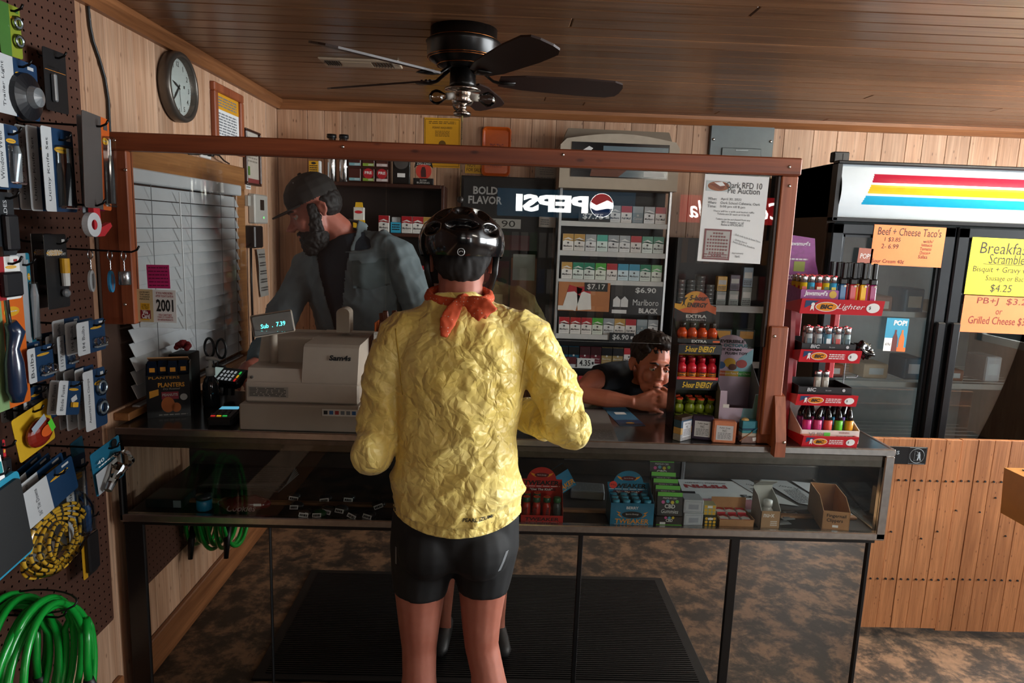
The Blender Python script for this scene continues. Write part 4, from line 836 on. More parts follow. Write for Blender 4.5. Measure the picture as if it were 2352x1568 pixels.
sa = thing('pump_bottle', 'clear sanitizer bottle with white pump on the counter', 'bottle', (-.985, 2.335, ZC_))
MB().lathe([(0, 0), (.026, 0), (.028, .006), (.028, .075), (.022, .095), (.012, .105), (.012, .115), (0, .115)], n=20).build('bottle', M('#1d2226', .08, coat=.6), sa, True)
MB().lathe([(.015, .11), (.015, .135), (.006, .138), (.006, .16), (.005, .165), (0, .165)], n=16).build('pump_collar', M('#a8a49c', .5), sa, True)
MB().tube([(-.012, 0, .168), (.01, 0, .169), (.025, 0, .167), (.034, 0, .162)], [(.008, .007), (.007, .008), (.005, .006), (.003, .004)], 8).build('pump_head', M('#a8a49c', .5), sa, True)
def terminal(label, loc, rot, lit):
    t = thing('card_terminal', label, 'card terminal', loc, rot)
    MB().box(-.038, .038, -.075, .075, 0, .03, .006).build('body', BLACK, t)
    MB().box(-.03, .03, .028, .062, .03, .0306).build('screen', M('#58a7c4' if not lit else '#9fb3ad', .3, em=.5 if not lit else .25), t)
    for r_ in range(4):
        for c_ in range(3):
            MB().box(-.024+.018*c_-.006, -.024+.018*c_+.006, .012-.016*r_-.004, .012-.016*r_+.004, .03, .033, .001).build('key', M('#9fa5a8' if lit else '#3c3e42', .5, em=.3 if lit else 0), t)
    for c_, h in enumerate(('#c02a25', '#d09a22', '#2fae4a')): MB().box(-.024+.018*c_-.007, -.024+.018*c_+.007, -.06, -.053, .03, .033, .001).build('key', M(h, .4, em=.4), t)
    return t
tm = terminal('lit card terminal tilted on a stand beside the cash register', (-.965, 2.44, 1.035), (0, R(-32), R(72)), True)
MB().box(-.03, .03, -.05, .05, -.012, 0, .002).build('stand_plate', BLACK, tm); MB().cyl((-.03, 0, -.045), (0, 0, -.008), .02, n=12).build('stand_column', BLACK, tm)
terminal('small dark card reader with blue screen lying on the counter', (-.868, 2.165, ZC_), (0, 0, R(6)), False)
# scissors and red bow in a cup behind the peanut box
cu_ = MB().lathe([(0, 0), (.034, 0), (.036, .003), (.036, .1), (.033, .1), (.033, .006), (0, .006)], n=18); cu_.build('pen_cup', [M('#1a1512', .4)], None, True, loc=(-1.04, 2.515, ZC_), label='dark pen cup behind the peanut box', cat='cup')
sc_ = thing('scissors', 'black handled scissors standing in the pen cup', 'scissors', (-1.04, 2.515, ZC_+.007), (0, 0, R(-15)))
for k_ in (-1, 1):
    MB().tube([(.0, .002*k_, .0), (.006*k_, .002*k_, .1), (.012*k_, .002*k_, .13)], [(.004, .0012)]*3, 6).build('blade', STEEL, sc_)
    MB().tube([(.024*k_+.02*math.cos(2*PI*i/18), .002*k_, .165+.036*math.sin(2*PI*i/18)) for i in range(18)], .005, 6, closed=True).build('handle', BLACK, sc_, True)
rb = MB()
for i in range(26):
    a = rnd.uniform(0, 2*PI); e = rnd.uniform(0, PI/2); rb.ell((.022*math.cos(a)*math.cos(e), .022*math.sin(a)*math.cos(e), .012+.022*math.sin(e)), .009, n=7, k=5)
rb.build('red_pom_pom', [M('#7a1418', .7)], None, True, loc=(-1.105, 2.4, 1.143), label='dark red pom pom on top of the dark box by the window', cat='pom pom')
MB().box(-.04, .03, -.04, .05, 0, .175, .003).mat(1).rect(TR(0, -.0406, .1) @ FRONT, -.03, .02, -.05, .04).build('dark_box', [M('#15110e', .5), M('#3a2a1c', .5)], loc=(-1.1, 2.4, ZC_), label='dark brown box at the wall behind the peanut box', cat='box')
# papers under and on the counter glass
s = MB().box(-.07, .07, -.19, .19, 0, .0006).mat(1).lines(TR(0, -.11, .001), -.06, .06, -.07, .04, 10, 4, .3); s.build('paper_sheet', [M('#6d6a68', .5), M('#3c3a39', .6)], loc=(.335, 2.255, ZC_), rot=(0, 0, R(-3)), label='grey printed sheet lying on the counter beside the yellow sleeve', cat='paper')
s = MB().box(-.045, .045, -.12, .12, 0, .0006).mat(1).rect(TR(0, 0, .001), -.045, .045, -.12, -.05).mat(2).rect(TR(0, 0, .0012), -.02, .02, .02, .05).mat(3).disc(TR(0, -.09, .0014), .015, .008); s.build('blue_leaflet', [M('#3c6f8f', .4), M('#173a5c', .4), PAPER, M('#c08a2a', .5)], loc=(.462, 2.36, ZC_), rot=(0, 0, R(6)), label='blue leaflet lying on the counter in front of the boy', cat='leaflet')

# ---------------- energy shot display ----------------
EX, EY = .667, 2.262
eb = thing('energy_shot_display', 'black three tier energy shot display stand with orange arched header', 'display stand', (EX, EY, ZC_)); W_ = .071
BK = M('#0e0e10', .35)
for sx in (-1, 1): MB().prism([(-.075, 0), (.02, 0), (.02, .38), (-.02, .33), (-.06, .3), (-.075, .297)], sx*W_, sx*(W_-.003), 'yz').build('side_panel', BK, eb)
MB().box(-W_, W_, .017, .02, 0, .415).build('back_panel', M('#26300f', .5), eb)
for z in (.03, .165, .278): MB().box(-W_+.003, W_-.003, -.07, .017, z, z+.004).build('tray_shelf', BK, eb)
def strip(z0_, z1_, tx, y_, sz, mt='#d9b21f', red=None):
    s = MB().mat(0).box(-W_, W_, y_-.002, y_, z0_, z1_); F = TR(0, y_-.0026, (z0_+z1_)/2) @ FRONT
    s.mat(1).text(tx, F, sz, (z1_-z0_)*.62, bold=.03, shear=.25)
    if red: s.mat(2).rect(F, -W_, W_, (z1_-z0_)*.45, (z1_-z0_)*.55)
    s.build('label_strip', [BK, M(mt, .4), RED], eb)
strip(.265, .297, '5-hour ENERGY', -.077, .1); strip(.145, .178, '5-hour ENERGY', -.077, .1)
MB().mat(0).box(-W_+.003, W_-.003, -.0745, -.0725, .178, .187).mat(1).rect(TR(0, -.0751, .1825) @ FRONT, -.06, .06, -.001, .001).build('tray_lip', [RED, YEL], eb)
MB().box(-W_+.004, W_-.004, .013, .0165, .17, .26).build('tray_liner', M('#d9a51d', .5), eb)
ar = [(-W_, .36), (W_, .36), (W_, .41), (W_*.72, .418)]+[(W_*.68*math.cos(R(a)), .418+.045*math.sin(R(a))) for a in range(10, 171, 16)]+[(-W_*.72, .418), (-W_, .42)]
s = MB().mat(0).prism(ar, .012, .015); F = TR(0, .0114, 0) @ FRONT
s.mat(1).poly(F, [(-W_, .42), (-W_*.7, .418)]+[(W_*.68*math.cos(R(a)), .417+.045*math.sin(R(a))) for a in range(170, 70, -16)]+[(-.005, .43), (-.02, .41), (-.05, .4), (-W_, .39)])
s.mat(2).poly(F @ TR(0, 0, .0003), [(-W_, .36), (W_, .36), (W_, .385), (.04, .398), (0, .388), (-.04, .39), (-W_, .405)])
s.mat(2).text('5-hour', F @ TR(.008, .44, .0006), .062, .018, bold=.03, shear=.25).text('ENERGY', F @ TR(.006, .416, .0006), .07, .016, bold=.03, shear=.25)
s.mat(2).poly(F @ TR(-.042, .41, .0006), [(-.006, 0), (0, .012), (-.004, .022), (-.012, .026), (-.002, .03), (0, .036), (.004, .036), (.004, .03), (.014, .032), (.006, .022), (.004, .01), (.01, -.002), (.002, .008)])
s.mat(3).text('EXTRA', F @ TR(.005, .378, .0009), .07, .011, bold=.03).text('STRENGTH', F @ TR(.005, .366, .0009), .066, .006)
s.build('header_card', [M('#d9642b', .4), M('#e0a528', .4), BK, M('#d0d0cc', .4)], eb)
MB().mat(0).box(-W_, W_, -.06, -.057, .297, .312).mat(1).text('EXTRA', TR(0, -.0606, .304) @ FRONT, .05, .009, bold=.03).mat(2).rect(TR(0, -.0606, .304) @ FRONT, .045, .068, -.003, .003).build('front_lip', [BK, M('#d0d0cc', .4), ORANGE], eb)
def shot(c1, c2, c3, capc, stick=False):
    k = ('shot', c1)
    if k not in meshes:
        s = MB().mat(2).lathe([(0, 0), (.0155, 0), (.0165, .002), (.0165, .012)], n=14).mat(1).lathe([(.0165, .012), (.0165, .03)], n=14).mat(0).lathe([(.0165, .03), (.0168, .048), (.015, .054), (.0095, .06), (.009, .064)], n=14).mat(3).lathe([(.009, .064), (.0108, .064), (.0108, .077), (.01, .079), (0, .079)], n=14)
        s.mat(4).text('5-hour', TR(0, -.0172, .032) @ FRONT, .022, .007, bold=.03, shear=.2).text('ENERGY', TR(0, -.0172, .023) @ FRONT, .022, .006, bold=.03)
        if stick: s.mat(5).lathe([(.0118, .0792), (.0118, .0798), (0, .0799)], n=14).mat(4).text('1.49', TR(0, 0, .0802), .015, .006)
        meshes[k] = s.mesh('energy_shot', [M(c1, .2), M(c2, .25), M(c3, .3), M(capc, .3), INK, M('#e0512e', .5)], True)
    return meshes[k]
def shots(kind, z, label, group, rows, tilt=0.):
    for y_, n_, off in rows:
        for i in range(n_): link('energy_shot', shot(*kind), None, (EX-.05+.0335*i+off, EY+y_, ZC_+z), (R(tilt), 0, R(rnd.uniform(-15, 15))), label.replace(' tier', ' tier front row' if y_ < -.02 else ' tier back row'), 'bottle', group+(' front' if y_ < -.02 else ' back'))
shots(('#c94a1c', '#d9822b', '#17120f', '#1a1412'), .2825, 'orange energy shot bottle on the top tier of the display', 'orange energy shots', ((-.03, 4, 0),))
shots(('#bf2230', '#d9801f', '#1d3a66', '#a31b2a'), .1695, 'red energy shot bottle on the middle tier of the display', 'red energy shots', ((-.054, 4, 0), (-.016, 4, .003)))
shots(('#7d8f2a', '#8ea63a', '#5b6f1f', '#6f7d2a', True), .037, 'green energy shot bottle with orange sticker on the bottom tier of the display', 'green energy shots', ((-.047, 4, 0), (-.008, 4, .003)), 16)
# ---------------- pastel key chain box ----------------
PX, PY = .802, 2.205
kb = thing('key_chain_box', 'open pastel lavender and blue display box for octopus key chains', 'box', (PX, PY, ZC_), (0, 0, R(-4)))
LAV = M('#b9a9bd', .5, var=.06, sc=12); PBL = M('#7fb3c4', .5, var=.06, sc=12); GIN = M('#6a6b70', .6)
s = MB().mat(0); h1 = .155
s.prism([(-.066, 0), (-.066, h1), (-.045, h1), (-.042, .1), (.04, .1), (.046, .148), (.066, .148), (.066, 0)], -.07, -.068)
s.mat(1).poly(TR(0, -.0706, 0) @ FRONT, [(.0, .03), (.066, .0), (.066, .148), (.046, .148), (.04, .1), (.01, .1)])
s.mat(3).disc(TR(.01, -.0711, .03) @ FRONT, .022, .026).mat(4).poly(TR(-.04, -.0711, .03) @ FRONT, [(-.01, -.008), (.01, .002), (.014, -.004), (.014, .012), (.002, .01)]); s.mat(5).rect(TR(-.045, -.0711, .105) @ FRONT, -.01, .01, -.006, .006)
s.build('front_panel', [LAV, PBL, GIN, M('#a8681f', .5), INK, PAPER], kb)
for sx in (-1, 1): MB().prism([(-.068, 0), (-.068, h1-.004), (.06, .225), (.06, 0)], sx*.066, sx*.064, 'yz').build('side_panel', GIN, kb)
MB().box(-.064, .064, -.068, .06, 0, .003).build('base', GIN, kb)
ar = [(-.066, 0), (.066, 0), (.066, .275)]+[(-.01+.055*math.cos(R(a)), .275+.045*math.sin(R(a))) for a in range(0, 181, 15)]+[(-.066, .275)]
s = MB().mat(0).prism(ar, .06, .063); F = TR(0, .0594, 0) @ FRONT
s.mat(1).poly(F, [(.0, .18), (.066, .18), (.066, .275), (.02, .24)])
for i, c_ in enumerate((2, 3, 4)): s.mat(c_).rect(F @ TR(0, 0, .0002), -.066+.044*i, -.022+.044*i, .178, .196)
s.mat(5).text('Flip Octopus Fans Key Chain', F @ TR(0, .187, .0006), .12, .009).mat(6).text('REVERSIBLE', F @ TR(-.012, .298, .0004), .09, .011, bold=.04).mat(7).text('OCTOPUS', F @ TR(.005, .284, .0004), .08, .012, bold=.04).mat(6).text('KEY CHAIN', F @ TR(-.015, .27, .0004), .08, .009, bold=.04).text('PLUSH TOY', F @ TR(.01, .257, .0004), .075, .009, bold=.04)
for x, z_, r_, c_ in ((-.04, .215, .016, 8), (-.01, .225, .02, 3), (.03, .222, .018, 9), (.0, .21, .014, 10)): s.mat(c_).disc(F @ TR(x, z_, .0008+.0001*c_), r_, r_*.8)
s.build('header_card', [LAV, PBL, M('#b8562a', .5), M('#c09a25', .5), M('#3f9a4f', .5), PAPER, INK, M('#2f7a86', .5), M('#2c5680', .5), M('#9c3f3c', .5), M('#5a2f1c', .5)], kb)
s = MB().mat(0).box(-.028, .028, -.002, 0, 0, .12).mat(1).disc(TR(.0, -.0026, .05) @ FRONT, .012, .03).lines(TR(0, -.0026, .1) @ FRONT, -.02, .02, -.008, .008, 2, 3); s.build('white_card', [M('#8f9290', .5), M('#202224', .5)], loc=(.93, 2.4, ZC_), rot=(R(-8), 0, R(12)), label='white card with dark oval standing behind the guard post', cat='card')

# ---------------- soap bars ----------------
LAB = M('#b9babc', .6)
def soap(label, x, y, rz, w_, d_, h_, cols, bands, lab=True, extra=None):
    t = thing('soap_bar', label, 'soap', (x, y, ZC_), (0, 0, R(rz)))
    for i, (a, b2) in enumerate(bands): MB().box(-w_/2, w_/2, -d_/2, d_/2, a*h_, b2*h_, .004 if len(bands) == 1 else .0012).build('soap_layer', M(cols[i], .45, var=.2, sc=60), t)
    if lab:
        F = TR(0, -d_/2-.0006, h_*.48) @ FRONT; lw = w_*.36
        MB().mat(0).rect(F, -lw, lw, -h_*.33, h_*.33).mat(1).text('Fuller Soap', F @ TR(0, h_*.22, .0003), lw*1.3, h_*.09, shear=.3).text('NC', F @ TR(0, h_*.1, .0003), lw*.5, h_*.1).lines(F @ TR(0, 0, .0003), -lw*.8, lw*.8, -h_*.28, h_*.02, 5, 3, .3).build('paper_label', [LAB, INK], t)
    if extra: extra(t)
soap('striped soap bar with dark blue tan and grey layers and paper label', .608, 2.105, 38, .06, .03, .078, ['#8d8b8a', '#b58f55', '#29465c', '#3b2a20'], [(0, .28), (.28, .55), (.55, .86), (.86, 1)])
soap('dark purple marbled soap bar with paper label', .672, 2.112, -14, .068, .03, .078, ['#2c1f33'], [(0, 1)])
soap('peach coloured soap bar with white paper label', .733, 2.085, -8, .072, .032, .072, ['#c07653'], [(0, 1)])
def beach(t):
    MB().tf(TR(0, -.016, .038) @ RY(R(52))).cyl((0, 0, -.05), (0, 0, .04), .0015, n=6).build('brush_stick', M('#a9724a', .5), t)
    MB().tf(TR(0, -.0165, .038) @ RY(R(52))).cyl((0, 0, .0), (0, 0, .045), .0035, .002, n=8).build('ribbon', M('#1c6f86', .4), t)
    MB().rect(TR(.012, -.0152, .014) @ FRONT @ RZ(R(12)), -.009, .009, -.006, .006).build('price_tag', PAPER, t)
    MB().ell((-.02, 0, .072), (.013, .01, .008), n=10, k=6).build('shell', M('#c7a567', .5), t, True)
soap('teal beach themed soap bar with wooden stick and shell', .822, 2.095, 4, .066, .028, .072, ['#8a6c62', '#c4b9a4', '#2f8c95', '#13405f', '#2e8598'], [(0, .3), (.3, .45), (.45, .58), (.58, .66), (.66, 1)], False, beach)
# ---------------- red lighter rack on the right counter end ----------------
LX, LY = 1.075, 2.2
lr = thing('lighter_rack', 'red four tier plastic lighter display rack on the counter end', 'display rack', (LX, LY, ZC_))
RD = M('#c01f2b', .35); RD2 = M('#8c1620', .4)
MB().prism([(-.03, 0), (.09, 0), (.09, .43), (.0, .43), (-.02, .3), (-.03, .15)], -.115, -.1, 'yz').build('side_panel', RD2, lr)
MB().box(.06, .08, .06, .088, 0, .43, .003).build('back_post', RD, lr); MB().box(-.1, -.04, .08, .088, 0, .43, .003).build('back_strip', RD2, lr)
def tray(z, x0, x1, y0, lip, tx, sub, name='tray'):
    t = MB().mat(0).box(x0, x1, y0, .08, z-.006, z).prism([(y0, z-.006), (y0-.012, z-.008), (y0-.022, z+lip), (y0-.018, z+lip), (y0-.004, z)], x0-.006, x1+.006, 'yz').prism([(y0-.02, z+lip), (.02, z+lip*.4), (.02, z-.006), (y0, z-.006)], x0-.006, x0, 'yz').prism([(y0-.02, z+lip), (.02, z+lip*.4), (.02, z-.006), (y0, z-.006)], x1, x1+.006, 'yz').build(name, RD, lr)
    a = math.atan2(.010, lip+.008); F = TR((x0+x1)/2, y0-.0176, z+lip/2-.004) @ RX(a) @ FRONT; w_ = (x1-x0)/2; h_ = lip/2
    s = MB().mat(0).poly(F, [(-w_*.95, h_*.95), (-w_*.6, h_*.95), (-w_*.95, -h_*.3)]).mat(1).disc(F @ TR(w_*.78, 0, .0003), w_*.17, h_*.8)
    s.mat(1).disc(F @ TR(-w_*.4, 0, .0002), w_*.285, h_*.8).mat(2).disc(F @ TR(-w_*.4, 0, .0004), w_*.265, h_*.7).mat(3).text('BIC', F @ TR(-w_*.4, 0, .0007), w_*.32, h_*.75, bold=.05, shear=.15)
    s.mat(1).disc(F @ TR(-w_*.75, h_*.35, .0004), h_*.28).poly(F @ TR(-w_*.75, -h_*.25, .0004), [(-h_*.25, h_*.35), (h_*.2, h_*.35), (h_*.3, -h_*.5), (0, -h_*.1), (-h_*.3, -h_*.5)])
    if sub: s.mat(1).text(tx, F @ TR(w_*.22, 0, .0004), w_*.7, h_*1.1, shear=.3)
    else: s.mat(1).lines(F @ TR(0, 0, .0004), -w_*.05, w_*.5, -h_*.6, h_*.6, 3, 3)
    s.mat(3).text('$', F @ TR(w_*.7, 0, .0007), h=h_*.6); s.build('lip_print', [M('#27456b', .4), PAPER, M('#e08a1e', .4), INK], lr)
tray(.425, -.12, .13, -.075, .04, 'Lighter', True); tray(.268, -.1, .085, -.06, .034, '', False); tray(.128, -.1, .085, -.07, .03, '', False); tray(.006, -.09, .075, -.12, .03, '', False)
for z in (.2, .255): MB().tube([(.09, .0, z), (.125, .0, z), (.13, .0, z+.008)], .0022, 6).build('side_hook', STEEL, lr)
MB().tube([(.1, .03, .12), (.1, .03, .26)], .002, 6).build('side_hook', STEEL, lr)
def lighter(c, c2, h=.06, hood='#b9bcc0'):
    k = ('ltr', c, c2, h)
    if k not in meshes:
        s = MB().mat(0).tube([(0, 0, 0), (0, 0, .002), (0, 0, h*.72)], [(.0105, .006), (.0118, .0068), (.0118, .0068)], 12, flat=(1, 0, 0)).mat(1).tube([(0, 0, h*.72), (0, 0, h*.97), (0, 0, h)], [(.0112, .0064), (.0112, .0064), (.009, .005)], 12, flat=(1, 0, 0)).mat(2).box(.002, .011, -.004, .004, h*.95, h*1.04, .001).mat(3).tf(TR(0, 0, h*.4)).rect(TR(0, -.0072, 0) @ FRONT, -.007, .007, -.013, .012).disc(TR(.003, -.0074, -.004) @ FRONT, .004)
        s.tf(None); meshes[k] = s.mesh('lighter', [M(c, .25), M(hood, .25, .9), RED, M(c2, .4)], True)
    return meshes[k]
def put_l(me, x, y, z, lb, g, rx=0, rz=0, nm='lighter'): link(nm, me, None, (LX+x, LY+y, ZC_+z), (R(rx), 0, R(rz)), lb, 'lighter', g)
# purple carton of printed lighters on the top tray
jb = thing('lighter_carton', 'purple carton with header holding printed lighters on the top tray', 'carton', (LX-.06, LY, ZC_+.4256))
PU = M('#8c3d84', .45, var=.25, sc=70)
s = MB().mat(0).box(-.058, .058, -.07, -.068, 0, .066).prism([(-.07, 0), (.075, 0), (.075, .08), (-.07, .064)], -.06, -.058, 'yz').prism([(-.07, 0), (.075, 0), (.075, .08), (-.07, .064)], .058, .06, 'yz').box(-.058, .058, -.068, .07, 0, .032)
F = TR(0, -.0706, .052) @ FRONT; s.mat(1).text('Jawsmugl\'s', F @ TR(-.012, .001, 0), .075, .02, bold=.04, shear=.2).mat(2).disc(F @ TR(.042, 0, 0), .012); s.build('tray_carton', [PU, M('#d8cfd8', .5), M('#c7a12a', .5)], jb)
s = MB().mat(0).prism([(-.058, 0), (.058, 0), (.058, .1), (.042, .15), (.032, .225), (-.058, .235)], .072, .075); F = TR(-.005, .0714, 0) @ FRONT
s.mat(1).text('Jawsmugl\'s', F @ TR(-.012, .205, 0), .07, .018, bold=.03).lines(F, -.045, .02, .15, .16, 1, 3).text('COLLECTION', F @ TR(0, .095, 0), .09, .016, bold=.04).mat(2).rect(F, -.025, .012, .115, .148).mat(3).lines(F, -.05, .05, .068, .082, 2, 4); s.build('header_card', [PU, M('#d8cfd8', .5), M('#8f9a35', .5), M('#b5763a', .5)], jb)
PL_ = [('#c9a91f', '#b8322a'), ('#3f9dc0', '#1a1c20'), ('#c2402a', '#d9c9a8'), ('#cbb21f', '#3b5a1f'), ('#3c9bc4', '#c7b02a')]
for j in range(3):
    for i, (a, b2) in enumerate(PL_): put_l(lighter(a, b2, .075), -.106+.0235*i, -.052+.032*j, .4256+.0325, {0: 'yellow printed lighter with red picture in purple carton', 1: 'blue printed lighter with black picture in purple carton', 2: 'red printed lighter with face picture in purple carton', 3: 'yellow printed lighter with green picture in purple carton', 4: 'blue printed lighter with yellow picture in purple carton'}[i]+(' front row', ' middle row', ' back row')[j], None)
MB().box(.002, .126, -.072, .07, .4252, .4505).build('riser', RD2, lr)
def util(c):
    k = ('util', c)
    if k not in meshes: meshes[k] = MB().mat(0).box(-.0105, .0105, -.008, .008, 0, .06, .003).mat(1).box(-.0108, .0108, -.0083, .0083, .06, .078, .003).box(-.004, .008, -.006, .006, .078, .128, .002).mat(2).box(.002, .009, -.0095, -.008, .052, .058).mesh('utility_lighter', [M(c, .3), BLACK, M('#d9d2c0', .4)])
    return meshes[k]
for i, (c_, n_) in enumerate((('#1d5f8c', 'blue'), ('#c4242b', 'red'), ('#e3b01c', 'yellow'), ('#a31a66', 'magenta'))):
    for j in range(3): put_l(util(c_), .018+.0325*i-.003*j, -.052+.036*j, .4507, n_+' long neck utility lighter on the top rack tray '+('front row', 'middle row', 'back row')[j], None, 0, rnd.uniform(-8, 8), 'utility_lighter')
def btray(z, x0, x1, y0, y1):
    t = thing('lighter_tray', 'black lighter tray on the rack with %s' % ('printed lighters' if z > .2 else 'only two white lighters left'), 'tray', (LX, LY, ZC_+z))
    s = MB().mat(0).box(x0, x1, y0, y1, 0, .003).prism([(y0, 0), (y0-.003, .05), (y0, .05), (y0+.003, .003)], x0, x1, 'yz').box(x0, x0+.003, y0, y1, .003, .052).box(x1-.003, x1, y0, y1, .003, .052).box(x0, x1, y1-.003, y1, .003, .058).box(x0+.003, x1-.003, y0+.003, y1-.003, .003, .022)
    for k_ in range(1, 6): s.box(x0, x1, y0+(y1-y0)*k_/6-.001, y0+(y1-y0)*k_/6+.001, .022, .032)
    F = TR((x0+x1)/2, y0-.0042, .041) @ FRONT; s.mat(1).text('BIC', F @ TR(-.045, 0, 0), .03, .012, bold=.03, shear=.15).text('bic.com', F @ TR(.01, -.001, 0), .018, .005).disc(F @ TR(.06, 0, 0), .005); s.build('tray_body', [BLACK, M('#b4b6b8', .5)], t)
btray(.2685, -.095, .08, -.058, .05); btray(.1285, -.095, .08, -.066, .05)
PK = [('#aeb6b8', '#3a4f57'), ('#b5bcbd', '#4a565c'), ('#5f9cb5', '#d5d9da'), ('#c2c3c0', '#b3342c'), ('#8fa9ad', '#344e55')]
PN = ['grey city printed lighter', 'pale skyline printed lighter', 'light blue mountain printed lighter', 'white and red flag printed lighter', 'teal landscape printed lighter']
for j in range(2):
    for i, (a, b2) in enumerate(PK): put_l(lighter(a, b2, .078), -.068+.031*i+.006*j, -.044+.034*j, .2912, PN[i]+(' in the front of the black rack tray' if not j else ' at the back of the black rack tray'), None)
for i in range(2): put_l(lighter('#b9b4a8', '#b0aba0', .07), -.012+.026*i, -.018, .1512, 'plain white lighter in the nearly empty black tray', 'two plain white lighters')
xb = thing('torch_lighter_box', 'white and pink open box of torch lighters on the rack base', 'box', (LX, LY, ZC_+.0066))
s = MB().mat(0).box(-.092, .092, -.116, -.113, 0, .042).prism([(-.115, 0), (.03, 0), (.03, .11), (-.115, .044)], -.095, -.092, 'yz').prism([(-.115, 0), (.03, 0), (.03, .11), (-.115, .044)], .092, .095, 'yz').box(-.092, .092, .027, .03, 0, .115).box(-.092, .092, -.113, .027, 0, .022)
F = TR(0, -.1166, .023) @ FRONT; s.mat(1).rect(F, -.092, .0, -.02, .006).mat(2).text('XUPER', F @ TR(-.035, .002, .0003), .07, .018).mat(3).text('WARNING', F @ TR(.045, .012, .0003), .035, .006).mat(2).lines(F @ TR(0, 0, .0003), .02, .085, -.015, .005, 2, 3).mat(4).rect(F @ TR(0, 0, .0006), -.02, 0, -.002, .012).rect(F @ TR(0, 0, .0006), .035, .052, -.013, 0); s.build('carton', [M('#cfc4bd', .5), M('#c78a6c', .5), M('#8a8480', .5), M('#8e1f1f', .5), M('#53c243', .5)], xb)
def torch(c):
    k = ('torch', c)
    if k not in meshes: meshes[k] = MB().mat(0).tube([(0, 0, 0), (0, 0, .003), (0, 0, .045), (0, 0, .048)], [.011, .0135, .0135, .012], 12).mat(1).tube([(0, 0, .048), (0, .002, .06), (0.006, .012, .075), (.012, .022, .085)], [.012, .0115, .009, .006], 10).mat(1).text('CLOUD', TR(.006, -.0142, .026) @ FRONT, .02, .005, rot=PI/2).mesh('torch_lighter', [M(c, .3), M('#101012', .15)], True)
    return meshes[k]
for i, (c_, n_) in enumerate((('#c42a78', 'hot pink'), ('#d0477f', 'pink'), ('#e0584a', 'coral'), ('#5fbf2b', 'green'), ('#e09a1c', 'orange'))):
    for j in range(2): put_l(torch(c_ if not j else ('#8c2a6a', '#a83570', '#7d4fa8', '#2a7fa8', '#6a4fa0')[i]), -.068+.034*i, -.094+.045*j, .0292, (n_ if not j else ('plum', 'dark pink', 'violet', 'teal blue', 'purple')[i])+' torch lighter with black top in the white box', None, 0, rnd.uniform(-20, 20), 'torch_lighter')
# crumpled black bag hanging on the rack's side hooks
s = MB(); s.ell((0, 0, 0), (.035, .03, .03), n=24, k=16); me = s.mesh('black_bag', M('#0b0b0c', .2), True); displace(me, lambda c, n: .02*noise.noise(c*40)+.012*noise.noise(c*90)-(.014 if c.z < -.01 else 0)); link('black_bag', me, None, (LX+.145, LY+.005, ZC_+.285), None, 'crumpled black plastic bag hanging at the side of the lighter rack', 'bag')

# ---------------- flyers on the clear screen ----------------
s = Sign(((1618, 398), (1765, 408), (1603, 598)), 2.082)
s.rc(-.93, -.2, .62, .86, 2).dc(-.55, .74, .34, 1, .11).pg([(-.85, .78), (-.3, .82), (-.4, .68), (-.5, .66)], 3).pg([(-.7, .82), (-.45, .84), (-.35, .76), (-.5, .74)], 0)
s.tx('Oark RFD 10', .25, .78, .56, .07, 4, .0, 0).tx('Pie Auction', .25, .66, .5, .07, 4, .0, 0)
for i, (a, b2) in enumerate((('When:', 'April 30, 2022'), ('Where:', 'Oark School Cafeteria, Oark'), ('Time:', '5:00 pm till 8 pm'))): s.tx(a, -.7, .45-.085*i, .14, .032, 4, 0, 0); s.tx(b2, -.44+len(b2)*.023, .45-.085*i, len(b2)*.023, .034, 4, 0, 0)
for i, a in enumerate(('There will be a quilt and basket raffle', 'Tickets are $1 each or 6 for $5', '', 'Tickets can be purchased from any', 'RFD 10 member or call', 'Renee at 479-292-0012')):
    if a: s.tx(a, .0, .17-.06*i, len(a)*.0165, .026, 4, 0, 0)
s.rc(-.85, .0, -.95, -.24, 5); s.rc(-.8, -.05, -.91, -.28, 6)
for k_ in range(8):
    for j in range(8):
        if (k_-3.5)**2+(j-3.5)**2 < 15: s.dc(-.425+(k_-3.5)*.085, -.6+(j-3.5)*.075, .03, 5)
s.ln(-.8, -.05, -.91, -.8, 2, 5, 3)
s.tx('Quilt made by Jim & Renee Tilman', .52, -.42, .42, .025, 4, 0, 0, rot=R(-14)).tx('Quilting done by', .32, -.5, .2, .025, 4, 0, 0, rot=R(-14)).tx("Betty's Quilt Shed, Russellville", .42, -.58, .36, .025, 4, 0, 0, rot=R(-14)).tx('Approximately', .25, -.78, .18, .024, 4, 0, 0).tx('76x82', .25, -.85, .08, .024, 4, 0, 0)
s.fin('auction_flyer', [M('#e4e6e6', .6, var=.02), M('#8f5636', .5), M('#b9c3c4', .5), M('#7a3f28', .5), M('#38383a', .7), M('#7d4f50', .6), M('#a9a6a2', .6)], 'white pie auction flyer taped on the clear screen', 'flyer')
s = Sign(((315, 663), (405, 667), (316, 738)), 2.082)
s.rc(-1, -.18, -1, 1, 1).tx('IF YOU WERE BORN', .42, .8, .42, .07, 2, .02, 0).tx("AFTER TODAY'S DATE IN", .42, .62, .45, .07, 2, .02, 0).tx('2001', .42, .05, .44, .38, 3, .03, 0).tx("YOU CAN'T BUY", .42, -.53, .34, .07, 2, .02, 0).tx('TOBACCO, CIGARETTES', .42, -.68, .4, .06, 2, .02, 0).tx('OR VAPOR PRODUCTS', .42, -.83, .4, .06, 2, .02, 0)
for i, a in enumerate(('LAW PROHIBITS', 'THE SALE', 'TO UNDERAGE', 'PERSONS.')): s.tx(a, -.6, .82-.14*i, .26, .045, 3, .02, 0)
